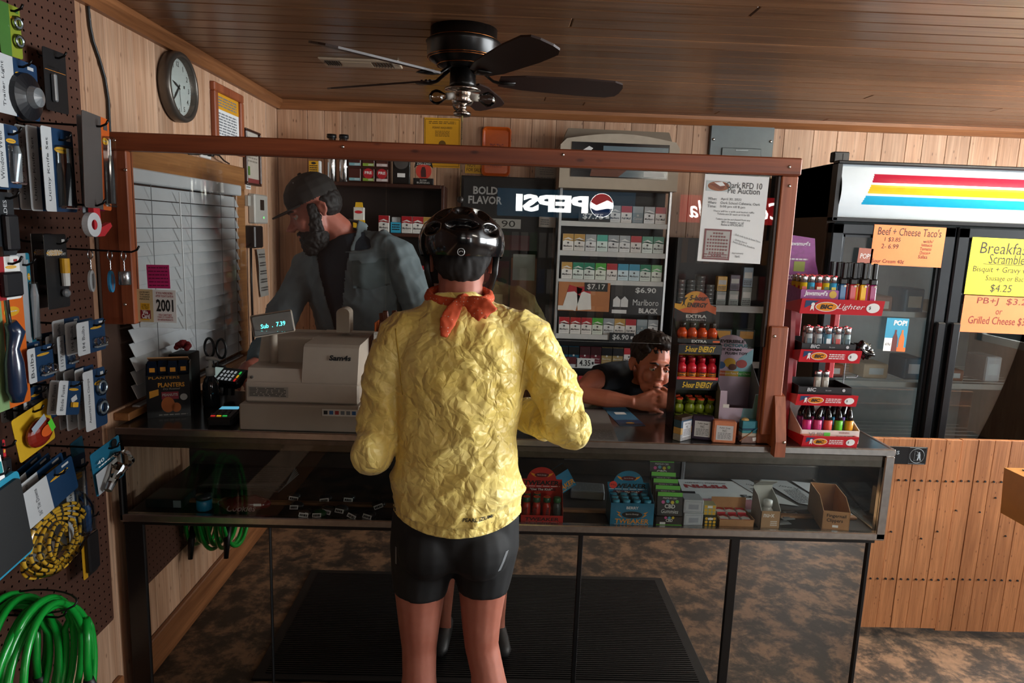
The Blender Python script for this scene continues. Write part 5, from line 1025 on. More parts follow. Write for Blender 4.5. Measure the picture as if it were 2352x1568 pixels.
s.rc(-.82, -.35, -.25, .15, 4).tx('Under 21', -.58, .05, .18, .05, 3, .02, 0).tx('No Tobacco', -.58, -.06, .19, .05, 3, .02, 0).tx('No Vapor', -.58, -.17, .17, .05, 3, .02, 0).rc(-.85, -.32, -.8, -.27, 5).tx('We', -.6, -.4, .14, .13, 0, .04, 0).tx('Card', -.58, -.64, .2, .15, 0, .04, 0).rc(-.8, -.4, -.88, -.81, 4)
s.fin('age_limit_sign', [PAPER, M('#c9b58a', .6), M('#9c2f35', .6), INK, M('#dba81c', .5), M('#7a1620', .5)], 'white and tan we card 2001 age sign stuck on the clear screen', 'sign')
s = Sign(((337, 608), (389, 608), (339, 662)), 2.082); s.ln(-.85, .85, -.9, .9, 6, 1, 8, .25); s.fin('pink_note', [M('#c4256f', .6), M('#5a1035', .7)], 'hot pink handwritten sticky note above the age sign', 'note')

# ---------------- inside the display case ----------------
DZ = .6785
TW = M('#a8231f', .35, var=.15, sc=25); TWB = M('#1f6f8f', .35, var=.3, sc=18)
def tweaker(nm, label, x, y, w_, d_, fh, bh, col, rot=(0, 0, 0), z=DZ):
    t = thing('energy_shot_carton', label, 'carton', (x, y, z), rot); hw = w_/2; hd = d_/2
    s = MB().mat(0).box(-hw, hw, -hd-.001, -hd, 0, fh); F = TR(0, -hd-.0016, 0) @ FRONT
    if fh > .05: s.mat(2).text('TWEAKER', F @ TR(0, fh*.22, 0), w_*.78, fh*.2, bold=.02, shear=.1).mat(1).disc(F @ TR(0, fh*.5, 0), w_*.24, fh*.15).mat(3).text('Sports Energy', F @ TR(0, fh*.52, .0003), w_*.3, fh*.08).text('BERRY', F @ TR(0, fh*.8, .0003), w_*.28, fh*.12, bold=.02).mat(2).poly(F @ TR(-hw*.6, fh*.5, 0), [(-.01, .012), (.006, .006), (0, .003), (.012, -.012), (-.006, 0), (0, .002)]).poly(F @ TR(hw*.6, fh*.5, 0), [(.01, .012), (-.006, .006), (0, .003), (-.012, -.012), (.006, 0), (0, .002)]).mat(3).lines(F, -hw*.8, hw*.8, fh*.06, fh*.1, 1, 3)
    else: s.mat(1).text('TWEAKER', F @ TR(0, fh*.55, 0), w_*.8, fh*.4, bold=.02, shear=.1).mat(3).lines(F, -hw*.8, hw*.8, fh*.1, fh*.25, 1, 3)
    s.build('front_panel', [TW if col == 'r' else TWB, BLACK, M('#d98a24', .4), M('#d5d5d2', .5)], t)
    for sx in (-1, 1): MB().prism([(-hd, 0), (hd, 0), (hd, bh*.72), (hd*.3, bh*.62), (-hd, fh)], sx*hw, sx*(hw-.0012), 'yz').build('side_panel', TW if col == 'r' else TWB, t)
    MB().box(-hw, hw, -hd, hd, 0, .0012).build('base_panel', CARDB, t)
    ar = [(-hw, 0), (hw, 0), (hw, bh*.74), (hw*.72, bh*.74)]+[(hw*.7*math.cos(R(a)), bh*.74+bh*.26*math.sin(R(a))) for a in range(15, 166, 15)]+[(-hw*.72, bh*.74), (-hw, bh*.74)]
    s = MB().mat(0).prism(ar, hd, hd+.0012); F = TR(0, hd-.0006, 0) @ FRONT
    s.mat(1).text('TWEAKER', F @ TR(0, bh*.66, 0), w_*.86, bh*.1, bold=.04, shear=.1).mat(4).disc(F @ TR(0, bh*.83, 0), w_*.18, bh*.05).mat(3).text('Sports Energy', F @ TR(0, bh*.83, .0003), w_*.22, bh*.03).mat(2).poly(F @ TR(-hw*.42, bh*.83, 0), [(-.01, .008), (.004, .004), (.01, -.008), (-.004, 0)]).poly(F @ TR(hw*.42, bh*.83, 0), [(.01, .008), (-.004, .004), (-.01, -.008), (.004, 0)]).mat(3).lines(F, -hw*.9, hw*.9, bh*.575, bh*.6, 1, 3)
    s.mat(4).rect(F, -hw*.7, hw*.7, bh*.49, bh*.555).mat(3).text('"Get The Kick"', F @ TR(0, bh*.522, .0003), w_*.55, bh*.05, bold=.02, shear=.2)
    if col == 'b': s.mat(5).disc(F @ TR(-hw*.72, bh*.68, .0006), .013).mat(1).text('99¢', F @ TR(-hw*.72, bh*.68, .0009), .018, .008)
    s.build('header_panel', [TW if col == 'r' else TWB, BLACK, M('#d98a24', .4), M('#d5d5d2', .5), M('#5a1418', .4), M('#d8372c', .5)], t)
    return t
def tshot(c, capc, st):
    k = ('tsh', c, capc, st)
    if k not in meshes:
        s = MB().mat(0).lathe([(0, 0), (.012, 0), (.0133, .002), (.0133, .052), (.011, .06), (.0085, .065)], n=14).mat(1).lathe([(.0085, .065), (.0115, .066), (.012, .068), (.012, .08), (.011, .0815), (0, .0815)], n=14).mat(2).text('TWEAKER', TR(-.002, -.0139, .03) @ FRONT, .042, .011, rot=-PI/2, bold=.02)
        if st: s.mat(3).disc(TR(0, 0, .0819), .011).mat(2).text('99', TR(0, 0, .0822), .012, .008)
        meshes[k] = s.mesh('tweaker_shot', [M(c, .25), M(capc, .35), BLACK, M('#e0562e', .5)], True)
    return meshes[k]
tweaker('r', 'red energy shot carton in the display case', .166, 2.118, .136, .084, .028, .16, 'r')
for i in range(6):
    x, y_ = (.115+.033*i, 2.094) if i < 4 else (.118+.033*(i-4), 2.128); g = i == 3
    link('tweaker_shot', tshot('#3c4442' if g else '#a3281f', '#20552f' if g else '#1f4a33', not g), None, (x, y_, DZ+.0016), (0, 0, R(rnd.uniform(-20, 20))), 'black and green capped energy shot in the red carton' if g else 'red energy shot with orange 99 sticker in the red carton', 'bottle', None if g else 'red shots in red carton')
tweaker('b', 'blue berry energy shot carton with 99 cent sticker in the display case', .456, 2.118, .14, .088, .078, .155, 'b')
for i in range(12): link('tweaker_shot', tshot('#1c5f7d', '#3f93b0', False), None, (.405+.034*(i % 4), 2.09+.028*(i//4), DZ+.0016), (0, 0, 0), 'light blue capped energy shot in the blue carton', 'bottle', 'blue shots in blue carton')
tb = thing('tipped_carton', 'blue empty energy shot carton tipped over behind the red carton', 'carton', (.255, 2.3, DZ), (0, R(-30), R(14)))
s = MB()
for q in ((-.06, .06, -.03, -.029, .03, .1), (-.06, .06, .029, .03, .03, .1), (-.06, -.059, -.03, .03, .03, .1), (.059, .06, -.03, .03, .03, .1), (-.06, .06, -.03, .03, .03, .031)): s.box(*q)
s.mat(1).text('TWEAKER', TR(.01, -.0306, .05) @ FRONT, .1, .02, bold=.03, shear=.1).lines(TR(0, -.0306, 0) @ FRONT, -.05, .05, .034, .038, 1, 3); s.build('carton', [TWB, M('#c8802a', .4)], tb); MB().box(-.058, .058, -.028, .028, .0985, .0995).build('inside_card', M('#7b7b7c', .6), tb)
s = MB().box(-.06, .06, -.045, .045, 0, .03, .003).mat(1).lines(TR(0, 0, .0306), -.05, .05, -.035, .035, 5, 3); s.build('grey_box', [M('#77787a', .5), M('#6a6b6d', .6)], loc=(.345, 2.33, DZ), rot=(0, 0, R(-6)), label='flat grey white box between the red and blue cartons', cat='box')
# gummies
cb_ = thing('gummies_carton', 'black and green gummies carton at the case front', 'carton', (.578, 2.118, DZ))
s = MB().mat(0).box(-.042, .042, -.042, .042, 0, .034).mat(1).rect(TR(0, -.0426, .0) @ FRONT, -.042, .042, 0, .008).mat(2).text('CBD', TR(0, -.0426, .022) @ FRONT, .022, .01, bold=.02).mat(2).rect(TR(0, -.0426, 0) @ FRONT, -.03, -.012, .007, .016)
for i, m_ in enumerate((3, 4, 5)): s.mat(m_).disc(TR(-.012+.012*i, -.0424, .031) @ FRONT, .005, n=6)
GUM = [M('#101211', .35), M('#57b02f', .45), M('#d0d2cf', .5), M('#c24f8c', .5), M('#3f93a8', .5), M('#c9b02a', .5)]
s.build('carton_body', GUM, cb_)
for i in range(5):
    y_ = 2.085+.018*i; z_ = DZ+.035+.016*i*(1 if i < 4 else 1.4); s = MB().mat(0).prism([(-.04, 0), (.04, 0), (.041, .06), (.04, .075), (-.04, .075), (-.041, .06)], -.004, .004).mat(1).rect(TR(0, -.0046, 0) @ FRONT, -.04, .04, .062, .075).mat(2).text('PREMIUM CBD', TR(0, -.0046, .056) @ FRONT, .045, .005).text('CBD', TR(0, -.0046, .03) @ FRONT, .034, .013, bold=.02).text('Gummies', TR(0, -.0046, .014) @ FRONT, .055, .013, shear=.3)
    for j, m_ in enumerate((3, 4, 5, 1)): s.mat(m_).disc(TR(-.022+.015*j, -.0046, .043+.003*(j % 2)) @ FRONT, .006, n=6)
    s.build('gummies_pouch', GUM, loc=(.58-.004*i, y_, z_), rot=(R(-12), 0, R(-3)), label='black gummies pouch with green top standing in the gummies carton', cat='pouch', group='gummies pouches')
for j in range(2):
    s = MB().mat(0).box(-.032, .032, -.03, .03, 0, .045, .002).mat(1).tube([(-.026, -.0304, .006), (.026, -.0304, .006), (.026, -.0304, .039), (-.026, -.0304, .039)], .0006, 4, closed=True).quad((-.016, -.0306, .014), (.016, -.0306, .014), (.016, -.0306, .03), (-.016, -.0306, .03)); s.build('white_carton', [M('#b3b9be', .5), M('#9097a0', .5)], loc=(.657, 2.112, DZ+.0455*j), rot=(0, 0, R(4-6*j)), label='white vape carton stacked beside the gummies %s' % ('upper' if j else 'lower'), cat='carton')
s = MB().mat(0).box(-.035, .035, -.03, .03, 0, .03, .002).mat(1).text('PREMIUM', TR(0, 0, .0306), .05, .01, bold=.02).mat(2).box(.0, .02, -.02, .0, .03, .034); s.build('black_carton', [M('#2d2c30', .4), M('#a5535c', .5), BLACK], loc=(.655, 2.178, DZ+.04), rot=(R(35), 0, 0), label='dark vape carton leaning behind the white cartons', cat='carton')
for j in range(2):
    s = MB().mat(0).box(-.02, .02, -.018, .018, 0, .035, .001)
    for a in range(3):
        for b2 in range(3): s.mat(1).disc(TR(-.013+.013*a, -.0186, .006+.0115*b2) @ FRONT, .0048, n=10)
    s.mat(2).rect(TR(0, -.019, .028) @ FRONT, -.008, .008, -.003, .004); s.build('dotted_box', [M(('#23351f', '#a8a37c')[j], .4), M('#d9a81e', .45), PAPER], loc=(.714, 2.1+.012*j, DZ+.0355*j), label=('small green box with yellow smiley dots', 'small cream box with yellow smiley dots')[j]+' beside the cardboard tray', cat='box')
ct = thing('cardboard_tray', 'shallow cardboard tray of red and white boxes in the display case', 'tray', (.8, 2.125, DZ))
s = MB()
for q in ((-.058, .058, -.045, -.043, 0, .028), (-.058, .058, .043, .045, 0, .07), (-.058, -.056, -.045, .045, 0, .03), (.056, .058, -.045, .045, 0, .03), (-.058, .058, -.045, .045, 0, .002)): s.box(*q)
s.build('tray_body', CARDB, ct)
for i in range(6):
    s = MB().mat(0).box(-.014, .014, -.018, .018, 0, .026, .001).mat(1).poly(TR(0, 0, .0266), [(-.014, 0), (.0, .006), (.014, -.004), (.014, .018), (-.014, .018)]).poly(TR(0, -.0186, 0) @ FRONT, [(-.014, .014), (.014, .018), (.014, .026), (-.014, .026)]); s.build('small_box', [PAPER, M('#b3222c', .45)], loc=(.763+.035*(i % 3), 2.103+.042*(i//3), DZ+.0025+.006*(i//3)), rot=(0, 0, R(rnd.uniform(-8, 8))), label='small red and white box lying in the cardboard tray', cat='box', group='red and white boxes in tray')
nx = thing('gel_carton', 'open brown and white carton holding a white gel bottle', 'carton', (.908, 2.118, DZ))
s = MB().mat(0).box(-.032, .032, -.042, -.04, 0, .062).mat(1).box(-.032, .032, .04, .042, 0, .12).prism([(-.042, 0), (.042, 0), (.042, .11), (.0, .1), (-.042, .062)], -.032, -.03, 'yz').prism([(-.042, 0), (.042, 0), (.042, .11), (-.01, .09), (-.042, .062)], .03, .032, 'yz').prism([(.042, .12), (.05, .13), (.0, .15), (-.002, .148)], -.03, .03, 'yz').mat(2).text('nu-x', TR(-.006, -.0426, .047) @ FRONT, .036, .012, bold=.03).lines(TR(0, -.0426, 0) @ FRONT, -.0, .022, .012, .03, 3, 3); s.build('carton_body', [M('#a8845f', .6), M('#b4b5ae', .6), M('#dddad2', .5)], nx)
MB().lathe([(0, 0), (.018, 0), (.02, .003), (.02, .05), (.012, .06), (.012, .066), (.014, .066), (.014, .085), (0, .086)], n=16).build('gel_bottle', M('#c9c9c4', .4), nx, True).location = (0, -.01, .002)
fc = thing('clipper_carton', 'open cardboard box marked fingernail clippers in the display case', 'carton', (1.138, 2.16, DZ), (0, 0, R(-10)))
s = MB().mat(0)
for q in ((-.042, .042, -.085, -.083, 0, .066), (-.042, .042, .083, .085, 0, .1), (-.042, .042, -.085, .085, 0, .002)): s.box(*q)
for sx in (-1, 1): s.prism([(-.085, 0), (.085, 0), (.085, .1), (-.03, .098), (-.085, .066)], sx*.042, sx*.04, 'yz')
F = TR(0, -.0856, 0) @ FRONT; s.mat(1).text('Fingernail', F @ TR(0, .05, 0), .06, .014, bold=.015).text('Clippers', F @ TR(-.004, .034, 0), .05, .015, bold=.015).mat(2).rect(F, -.01, .008, .012, .02); s.build('carton_body', [CARDB, INK, PAPER], fc)
# papers spread over the deck
def sheet(label, pts, mats, draw=None, z=DZ, nm='paper_sheet', cat='paper'):
    s = MB().mat(0).prism(pts, z, z+.0012, 'xy')
    if draw: draw(s, TR(sum(p[0] for p in pts)/len(pts), sum(p[1] for p in pts)/len(pts), z+.0016))
    s.build(nm, mats, label=label, cat=cat)
def dcal(s, F):
    s.mat(1).text('PIPPIN', F @ TR(-.03, .09, 0), .16, .035, bold=.05, rot=PI).mat(2).text('WHOLESALE COMPANY', F @ TR(-.02, .125, 0), .16, .01, rot=PI).mat(3).rect(F, -.12, .1, -.12, -.03).mat(2).text('En', F @ TR(.1, .0, .0004), .05, .03, bold=.04)
    for i in range(5):
        for j in range(3): s.mat(2).text(str(11+i+7*j), F @ TR(-.1+.05*i, -.1+.035*j, .0006), .012, .008, rot=PI)
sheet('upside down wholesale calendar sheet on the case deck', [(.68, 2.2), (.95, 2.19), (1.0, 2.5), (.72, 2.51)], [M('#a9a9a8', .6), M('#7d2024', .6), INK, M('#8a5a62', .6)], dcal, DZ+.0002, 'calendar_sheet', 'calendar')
sheet('yellowed price list lying beside the calendar sheet', [(.66, 2.21), (.7, 2.2), (.72, 2.36), (.68, 2.37)], [M('#b5aa7a', .6), INK], lambda s, F: s.mat(1).lines(F, -.012, .012, -.07, .07, 12, 3), DZ+.0016)
def dcol(seed, tx): return lambda s, F: s.mat(1).text(tx, F @ TR(0, .05, 0), .07, .022, rot=PI-.5, shear=.2).lines(F, -.03, .03, -.1, .03, 9, seed)
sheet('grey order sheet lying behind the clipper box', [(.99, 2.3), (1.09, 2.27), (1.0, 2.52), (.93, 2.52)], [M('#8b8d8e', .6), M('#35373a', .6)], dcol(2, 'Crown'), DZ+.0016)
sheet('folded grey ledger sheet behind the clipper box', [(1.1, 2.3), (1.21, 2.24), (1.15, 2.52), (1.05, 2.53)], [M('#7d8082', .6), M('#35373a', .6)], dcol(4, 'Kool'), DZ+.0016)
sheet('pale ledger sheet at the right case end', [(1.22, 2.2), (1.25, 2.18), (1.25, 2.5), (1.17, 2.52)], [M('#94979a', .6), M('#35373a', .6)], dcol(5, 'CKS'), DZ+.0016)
for i in range(3):
    s = MB().mat(0).box(-.022, .022, -.014, .014, 0, .002).mat(1).box(-.016, .016, -.004, .004, .002, .006, .001); s.build('clipper_card', [M('#8d9296', .5), STEEL], loc=(.975+.03*i, 2.13+.04*i, DZ), rot=(0, 0, R(12)), label='steel nail clipper on a grey card beside the gel carton', cat='clipper', group='nail clippers on cards')
# dim left half of the case
ck_ = thing('cookie_bag', 'dark red shiny cookies bag in the dim part of the case', 'bag', (-.8, 2.12, DZ), (0, 0, R(4)))
me = None; s = MB().ell((0, 0, .024), (.085, .038, .026), n=24, k=14); me = s.mesh('bag_body', M('#5a1216', .22, coat=.3), True); displace(me, lambda c, n: .006*noise.noise(c*30)); link('bag_body', me, ck_)
MB().text('Cookies', TR(-.0, -.037, .022) @ RX(R(-20)) @ FRONT, .09, .02, bold=.02, shear=.25).build('lettering', M('#8a6a6a', .5), ck_); MB().rect(TR(.05, -.036, .033) @ FRONT, -.012, .012, -.004, .004).build('price_sticker', PAPER, ck_)
gj2 = thing('blue_jar', 'small clear jar of bright blue crystals in the case', 'jar', (-.93, 2.12, DZ))
MB().lathe([(0, 0), (.022, 0), (.024, .003), (.024, .032), (.02, .036), (0, .036)], n=18).build('crystals', M('#1f86b0', .3, var=.4, sc=300), gj2, True); MB().lathe([(.021, .036), (.025, .037), (.025, .05), (0, .051)], n=18).build('lid', M('#2a2c30', .3), gj2, True)
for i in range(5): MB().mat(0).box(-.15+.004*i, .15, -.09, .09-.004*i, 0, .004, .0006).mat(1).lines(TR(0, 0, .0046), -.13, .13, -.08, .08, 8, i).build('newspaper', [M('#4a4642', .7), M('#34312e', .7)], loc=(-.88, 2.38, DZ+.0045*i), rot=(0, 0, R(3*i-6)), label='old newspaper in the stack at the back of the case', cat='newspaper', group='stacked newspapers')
MB().mat(0).box(-.06, .06, -.05, .05, 0, .03, .002).mat(1).rect(TR(0, -.0506, .015) @ FRONT, .03, .055, -.012, .012).mat(2).rect(TR(0, 0, .0306), -.05, .05, -.04, .04).build('game_box', [M('#16211f', .4), M('#7d8f92', .5), M('#1f3532', .4)], loc=(-1.06, 2.17, DZ), label='dark green flat box at the left case end', cat='box')
TG = [(675, 1132, '#2e2e30'), (683, 1152, '#1c1e22'), (705, 1168, '#17181a'), (748, 1136, '#202226'), (752, 1162, '#26231f'), (785, 1160, '#2b2d2f'), (800, 1135, '#1b1d20'), (727, 1182, '#1f4a24'), (806, 1186, '#1c1d20'), (690, 1185, '#3a2f28'), (845, 1182, '#232528'), (870, 1150, '#2a221d')]
for i, (px, py, h) in enumerate(TG):
    p = atZ(px, py+8, DZ+.012); t = thing('tagged_packet', ('dark', 'black', 'green', 'brown')[2 if h == '#1f4a24' else 3 if h in ('#3a2f28', '#26231f', '#2a221d') else i % 2]+' small packet with white barcode tag in the dim case', 'packet', (p.x, min(2.46, max(2.085, p.y)), DZ), (0, 0, R(rnd.uniform(-25, 25))), 'tagged packets in the case')
    MB().ell((0, 0, .0125), (.024, .016, .0125), n=12, k=8).build('packet_body', M(h, .25, coat=.3), t, True)
    MB().mat(0).tf(TR(0, -.0195, .012) @ RX(R(-25)) @ RY(R(rnd.uniform(-20, 20)))).box(-.015, .015, -.0005, .0005, -.006, .007).mat(1).lines(TR(0, -.0009, 0) @ FRONT, -.012, .012, -.004, .004, 1, i, .9).build('barcode_tag', [PAPER, INK], t)
# carton on the side shelf at the right edge
sf = thing('side_shelf', 'dark metal side shelf at the shop floor edge', 'shelf', (1.72, 1.86, 0))
for x, y_ in ((.065, -.2), (.4, -.2), (.065, .1), (.4, .1)): MB().box(x, x+.02, y_, y_+.02, 0, .785).build('leg', M('#121110', .5), sf)
for z in (.3, .78): MB().box(.06, .42, -.2, .12, z, z+.02, .003).build('shelf_board', M('#14110f', .5), sf)
oc = MB().mat(0).prism([(-.2, 0), (.42, 0), (.42, .145), (-.21, .145)], -.03, .1).mat(1).rect(TR(-.172, -.0306, .045) @ FRONT @ RZ(R(-14)), -.018, .018, -.01, .012).mat(2).rect(TR(-.08, -.0306, .13) @ FRONT, -.125, .3, -.012, .012).mat(3).box(-.17, .3, -.01, .08, .1452, .1475); oc.build('orange_carton', [M('#c58228', .5), PAPER, M('#c99a5c', .5), M('#23291c', .5)], loc=(1.775, 1.87, .8005), label='orange brown carton with white label on the side shelf', cat='carton')
# ribbed mat
mt = thing('floor_mat', 'black ribbed rubber mat lying in front of the counter', 'mat', (0, 1.55, 0))
MB().box(-.83, .82, -.39, .4, .0005, .008, .003).build('mat_base', M('#0d0c0c', .6), mt)
s = MB()
for i in range(60): s.box(-.79, .78, -.36+.0122*i, -.354+.0122*i, .008, .0105)
s.build('mat_ribs', M('#0e0d0d', .55), mt, kind='stuff')
# ---------------- pegboard on the left wall with hanging goods ----------------
PGX = XL+.006; PB = M('#4a2a1b', .6, var=.12, sc=200); PY0, PY1, PZ0, PZ1 = 1.42, 2.032, .34, 2.2
pg = thing('pegboard', 'brown perforated hardboard panel covering the left wall boards', 'pegboard', (XL, 0, 0))
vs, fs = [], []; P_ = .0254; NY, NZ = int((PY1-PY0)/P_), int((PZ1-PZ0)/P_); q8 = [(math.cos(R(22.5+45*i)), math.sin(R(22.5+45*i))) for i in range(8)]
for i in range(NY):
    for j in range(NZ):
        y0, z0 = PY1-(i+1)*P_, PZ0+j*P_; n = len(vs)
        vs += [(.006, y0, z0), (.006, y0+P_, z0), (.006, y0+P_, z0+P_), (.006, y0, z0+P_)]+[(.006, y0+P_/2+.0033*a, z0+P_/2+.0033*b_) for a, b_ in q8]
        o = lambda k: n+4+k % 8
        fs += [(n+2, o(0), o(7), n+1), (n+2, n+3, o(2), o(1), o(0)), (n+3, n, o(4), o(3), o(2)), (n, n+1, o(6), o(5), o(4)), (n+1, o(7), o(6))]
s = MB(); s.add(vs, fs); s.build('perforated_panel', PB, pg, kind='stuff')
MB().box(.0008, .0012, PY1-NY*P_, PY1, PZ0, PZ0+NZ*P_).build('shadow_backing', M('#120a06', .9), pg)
MB().box(.0, .006, PY1, PY1+.003, PZ0, PZ1).box(0, .006, -3.1, PY1-NY*P_, PZ0, PZ1).box(0, .006, -3.1, PY1, PZ0-.003, PZ0).build('edge_and_unseen_board', PB, pg)  # panel edges, plus an unseen plain board added to darken the screen's reflection
HK = M('#0d0d0e', .35, .6)
def box_at(px0, py0, px1, py1, d):
    xx = XL+d; cx, cz = (px0+px1)/2, (py0+py1)/2; a, b_ = atX(px0, cz, xx), atX(px1, cz, xx); t_, u_ = atX(cx, py0, xx), atX(cx, py1, xx)
    return V((xx, (a.y+b_.y)/2, (t_.z+u_.z)/2)), abs(b_.y-a.y)/2, abs(t_.z-u_.z)/2
def hook(y, z, L, label):
    MB().tube([(0, 0, .012), (.004, 0, .004), (.012, 0, 0), (L-.02, 0, -.004), (L-.006, 0, .002), (L, 0, .012)], .0027, 7).build('peg_hook', HK, None, True, loc=(PGX, y, z), label=label, cat='hook', group='black wire hooks on the pegboard')
NAVY = M('#123252', .4, var=.05); CW = M('#b4b7b9', .45, var=.03); LOGO = M('#c9961a', .5); GR3 = M('#3a3d42', .5)
def card(px0, py0, px1, py1, d, label, name='carded_part', split=.45, n=1, gap=.024, text='Bulbs', fill='bulbs', cols=None, rx=0, hk=True, dz=0, flip=False, cat='package', hl=None):
    c, hy, hz = box_at(px0, py0, px1, py1, d); cm = [M(x, .4) if isinstance(x, str) else x for x in (cols or [])] or [CW, NAVY]
    r_ = min(.006, hy*.3); s = MB(); o_ = rr(hy, hz, r_, 3); ysp = -hy+2*hy*split
    s.mat(1).prism(o_, 0, .0009, 'yz'); s.mat(0).prism([(max(-hy, min(ysp, a)), b_) for a, b_ in o_], -.0001, .0011, 'yz')
    F = TR(.0016, 0, 0) @ SIDE; tw = split*hy
    if text: s.mat(2).text(text, F @ TR(-hy+tw, 0, 0), min(hz*1.5, len(text)*.011), min(.011, tw*.9), rot=PI/2)
    if split < .9:
        s.mat(3).disc(F @ TR(ysp+(hy-ysp)*.42, hz*.5, 0), (hy-ysp)*.36, hz*.075).mat(2).lines(F @ TR(ysp+(hy-ysp)*.42, hz*.5, .0003), -(hy-ysp)*.25, (hy-ysp)*.25, -hz*.015, hz*.015, 1, 3)
        s.mat(0).rect(F @ TR(hy*.68, hz*.8, .0002), -hy*.14, hy*.14, -hz*.06, hz*.06)
    bx = ysp*.5+hy*.5 if split < .9 else 0; bw = (hy-ysp)*.42 if split < .9 else hy*.7
    s.mat(4)
    if fill == 'bulbs':
        for k in (-1, 1): s.ell((.011, bx+k*bw*.5, -hz*.35), (.009, bw*.42, hz*.26), n=10, k=7)
        s.mat(5).box(.004, .014, bx-bw*.8, bx+bw*.8, -hz*.72, -hz*.6, .001)
    if fill == 'tool': s.mat(6).tube([(.012, bx, hz*.2), (.012, bx, -hz*.1), (.013, bx, -hz*.85)], [(.004, .004), (.008, .008), (.009, bw*.6)], 10).mat(5).tube([(.011, bx, hz*.55), (.012, bx, hz*.15)], .003, 8).mat(4).box(.001, .02, bx-bw, bx+bw, -hz*.92, hz*.6, .003)
    if fill == 'tube': s.mat(5).tube([(.01, bx, hz*.35), (.01, bx, hz*.1), (.01, bx, -hz*.8)], [(.005, .005), (.009, .009), (.003, .012)], 10).mat(4).box(.001, .018, bx-bw, bx+bw, -hz*.88, hz*.4, .003)
    if fill == 'rings':
        for k in (.35, -.35):
            s.mat(5).tube([(.009, bx+bw*.75*math.cos(2*PI*i/16), k*hz+bw*.75*math.sin(2*PI*i/16)) for i in range(16)], .003, 6, closed=True).mat(4).ell((.006, bx, k*hz), (.012, bw, bw*1.15), n=14, k=8)
    if fill == 'fuse': s.mat(3).box(.002, .01, bx-bw*.6, bx+bw*.3, -hz*.55, -hz*.25, .001).mat(0).rect(F @ TR(bx, -hz*.05, .0003) @ RZ(.5), -bw*.5, bw*.5, -bw*.3, bw*.3)
    if fill == 'lamp': s.mat(6).lathe([(bw*1.5, .001), (bw*1.45, .012), (bw*.7, .02), (0, .02)], (0, bx-bw*.3, -hz*.25), 24, 'x').mat(5).lathe([(bw*.7, .0205), (bw*.6, .034), (0, .04)], (0, bx-bw*.3, -hz*.25), 18, 'x')
    if fill == 'driver': s.mat(5).cyl((.01, bx, hz*.6), (.01, bx, -hz*.25), .0028, n=8).mat(7).tube([(.011, bx, -hz*.25), (.012, bx, -hz*.35), (.012, bx, -hz*.88), (.011, bx, -hz*.92)], [.007, .011, .01, .007], 10).mat(4).box(.001, .024, bx-bw, bx+bw, -hz*.95, hz*.65, .003)
    if fill == 'dark': s.mat(6).box(.001, .016, -hy*.7, hy*.7, -hz*.85, hz*.3, .004)
    if fill == 'epoxy': s.mat(3).tube([(.011, hy*.35, hz*.35), (.011, hy*.35, -hz*.05)], [.011, .011], 12).mat(0).tube([(.011, hy*.35, -hz*.05), (.011, hy*.35, -hz*.4)], [.01, .009], 12).mat(5).ell((.01, hy*.35, -hz*.6), (.01, .012, hz*.12), n=10, k=6).mat(0).text('GENERAL', F @ TR(-hy*.1, hz*.55, .0003), hy*1.4, hz*.07, bold=.02).text('PURPOSE EPOXY', F @ TR(0, hz*.46, .0003), hy*1.7, hz*.07, bold=.02)
    if fill == 'fine': s.mat(0).text('FINE', F @ TR(-hy*.3, hz*.42, .0003), hy*.7, hz*.08).rect(F @ TR(hy*.5, hz*.38, .0003), -hy*.25, hy*.25, -hz*.06, hz*.06).mat(5).box(.001, .014, -hy*.5, -hy*.25, -hz*.7, hz*.2, .003).mat(8).rect(F, -hy*.9, hy*.9, hz*.3, hz*.315)
    mats = cm[:2]+[GR3 if cm[0] is CW else CW, LOGO, CLEAR, M('#9aa0a4', .25, .6), M('#15161a', .35), M('#1d4a7d', .3, coat=.4), M('#c07a2a', .5)]
    me = s.mesh(name, mats)
    for k in range(n): link(name, me, None, c+V((-gap*k, rnd.uniform(-.003, .003)+.004*k, dz*k+rnd.uniform(-.003, .003))), (R(rx), 0, R(rnd.uniform(-4, 4))), label if k == 0 else label.replace('hanging', 'hanging behind others'), cat, ('stack: '+label[:40]) if n > 2 else None)
    if hk: hook(c.y+hy*.15, c.z+hz*(.78 if hl is None else hl), max(.05, c.x-PGX+.03), 'black wire pegboard hook carrying '+(label.split(' hanging')[0]))
card(0, 8, 46, 125, .05, 'green and yellow multi part card hanging at the pegboard top', cols=['#3e6b2a', '#7d8a24'], split=.5, text='', fill='rings', flip=True)
card(-20, 132, 90, 265, .12, 'white and blue card with round clear lamp hanging on pegboard', split=.46, text='Trailer Light', fill='lamp')
card(101, 114, 150, 254, .05, 'black carded marker pack hanging near the board edge', cols=['#121214', '#121214'], split=.95, text='', fill='fine')
card(98, 296, 168, 486, .15, 'white and blue card with black screwdriver tool hanging on pegboard', split=.32, text='Utility Knife Set', fill='tool', n=4, gap=.032)
card(-8, 288, 44, 432, .14, 'white and blue card with glue tube hanging on pegboard', split=.4, text='Window Weld', fill='tube', n=2)
card(-8, 440, 34, 585, .17, 'black and white edge blades pack hanging on pegboard', cols=['#1a1e22', '#1a1e22'], split=.95, text='EDGE BLADES', fill='dark', hl=.85)
card(188, 262, 252, 478, .2, 'orange and black tool in clear pack hanging on long hook', cols=['#4a4644', '#b8541c'], split=.68, text='', fill='tool', rx=-3)
card(183, 268, 220, 492, .165, 'clear pack with black pliers hanging on long hook', cols=['#8f9498', '#1c1d20'], split=.5, text='', fill='tool', hk=False)
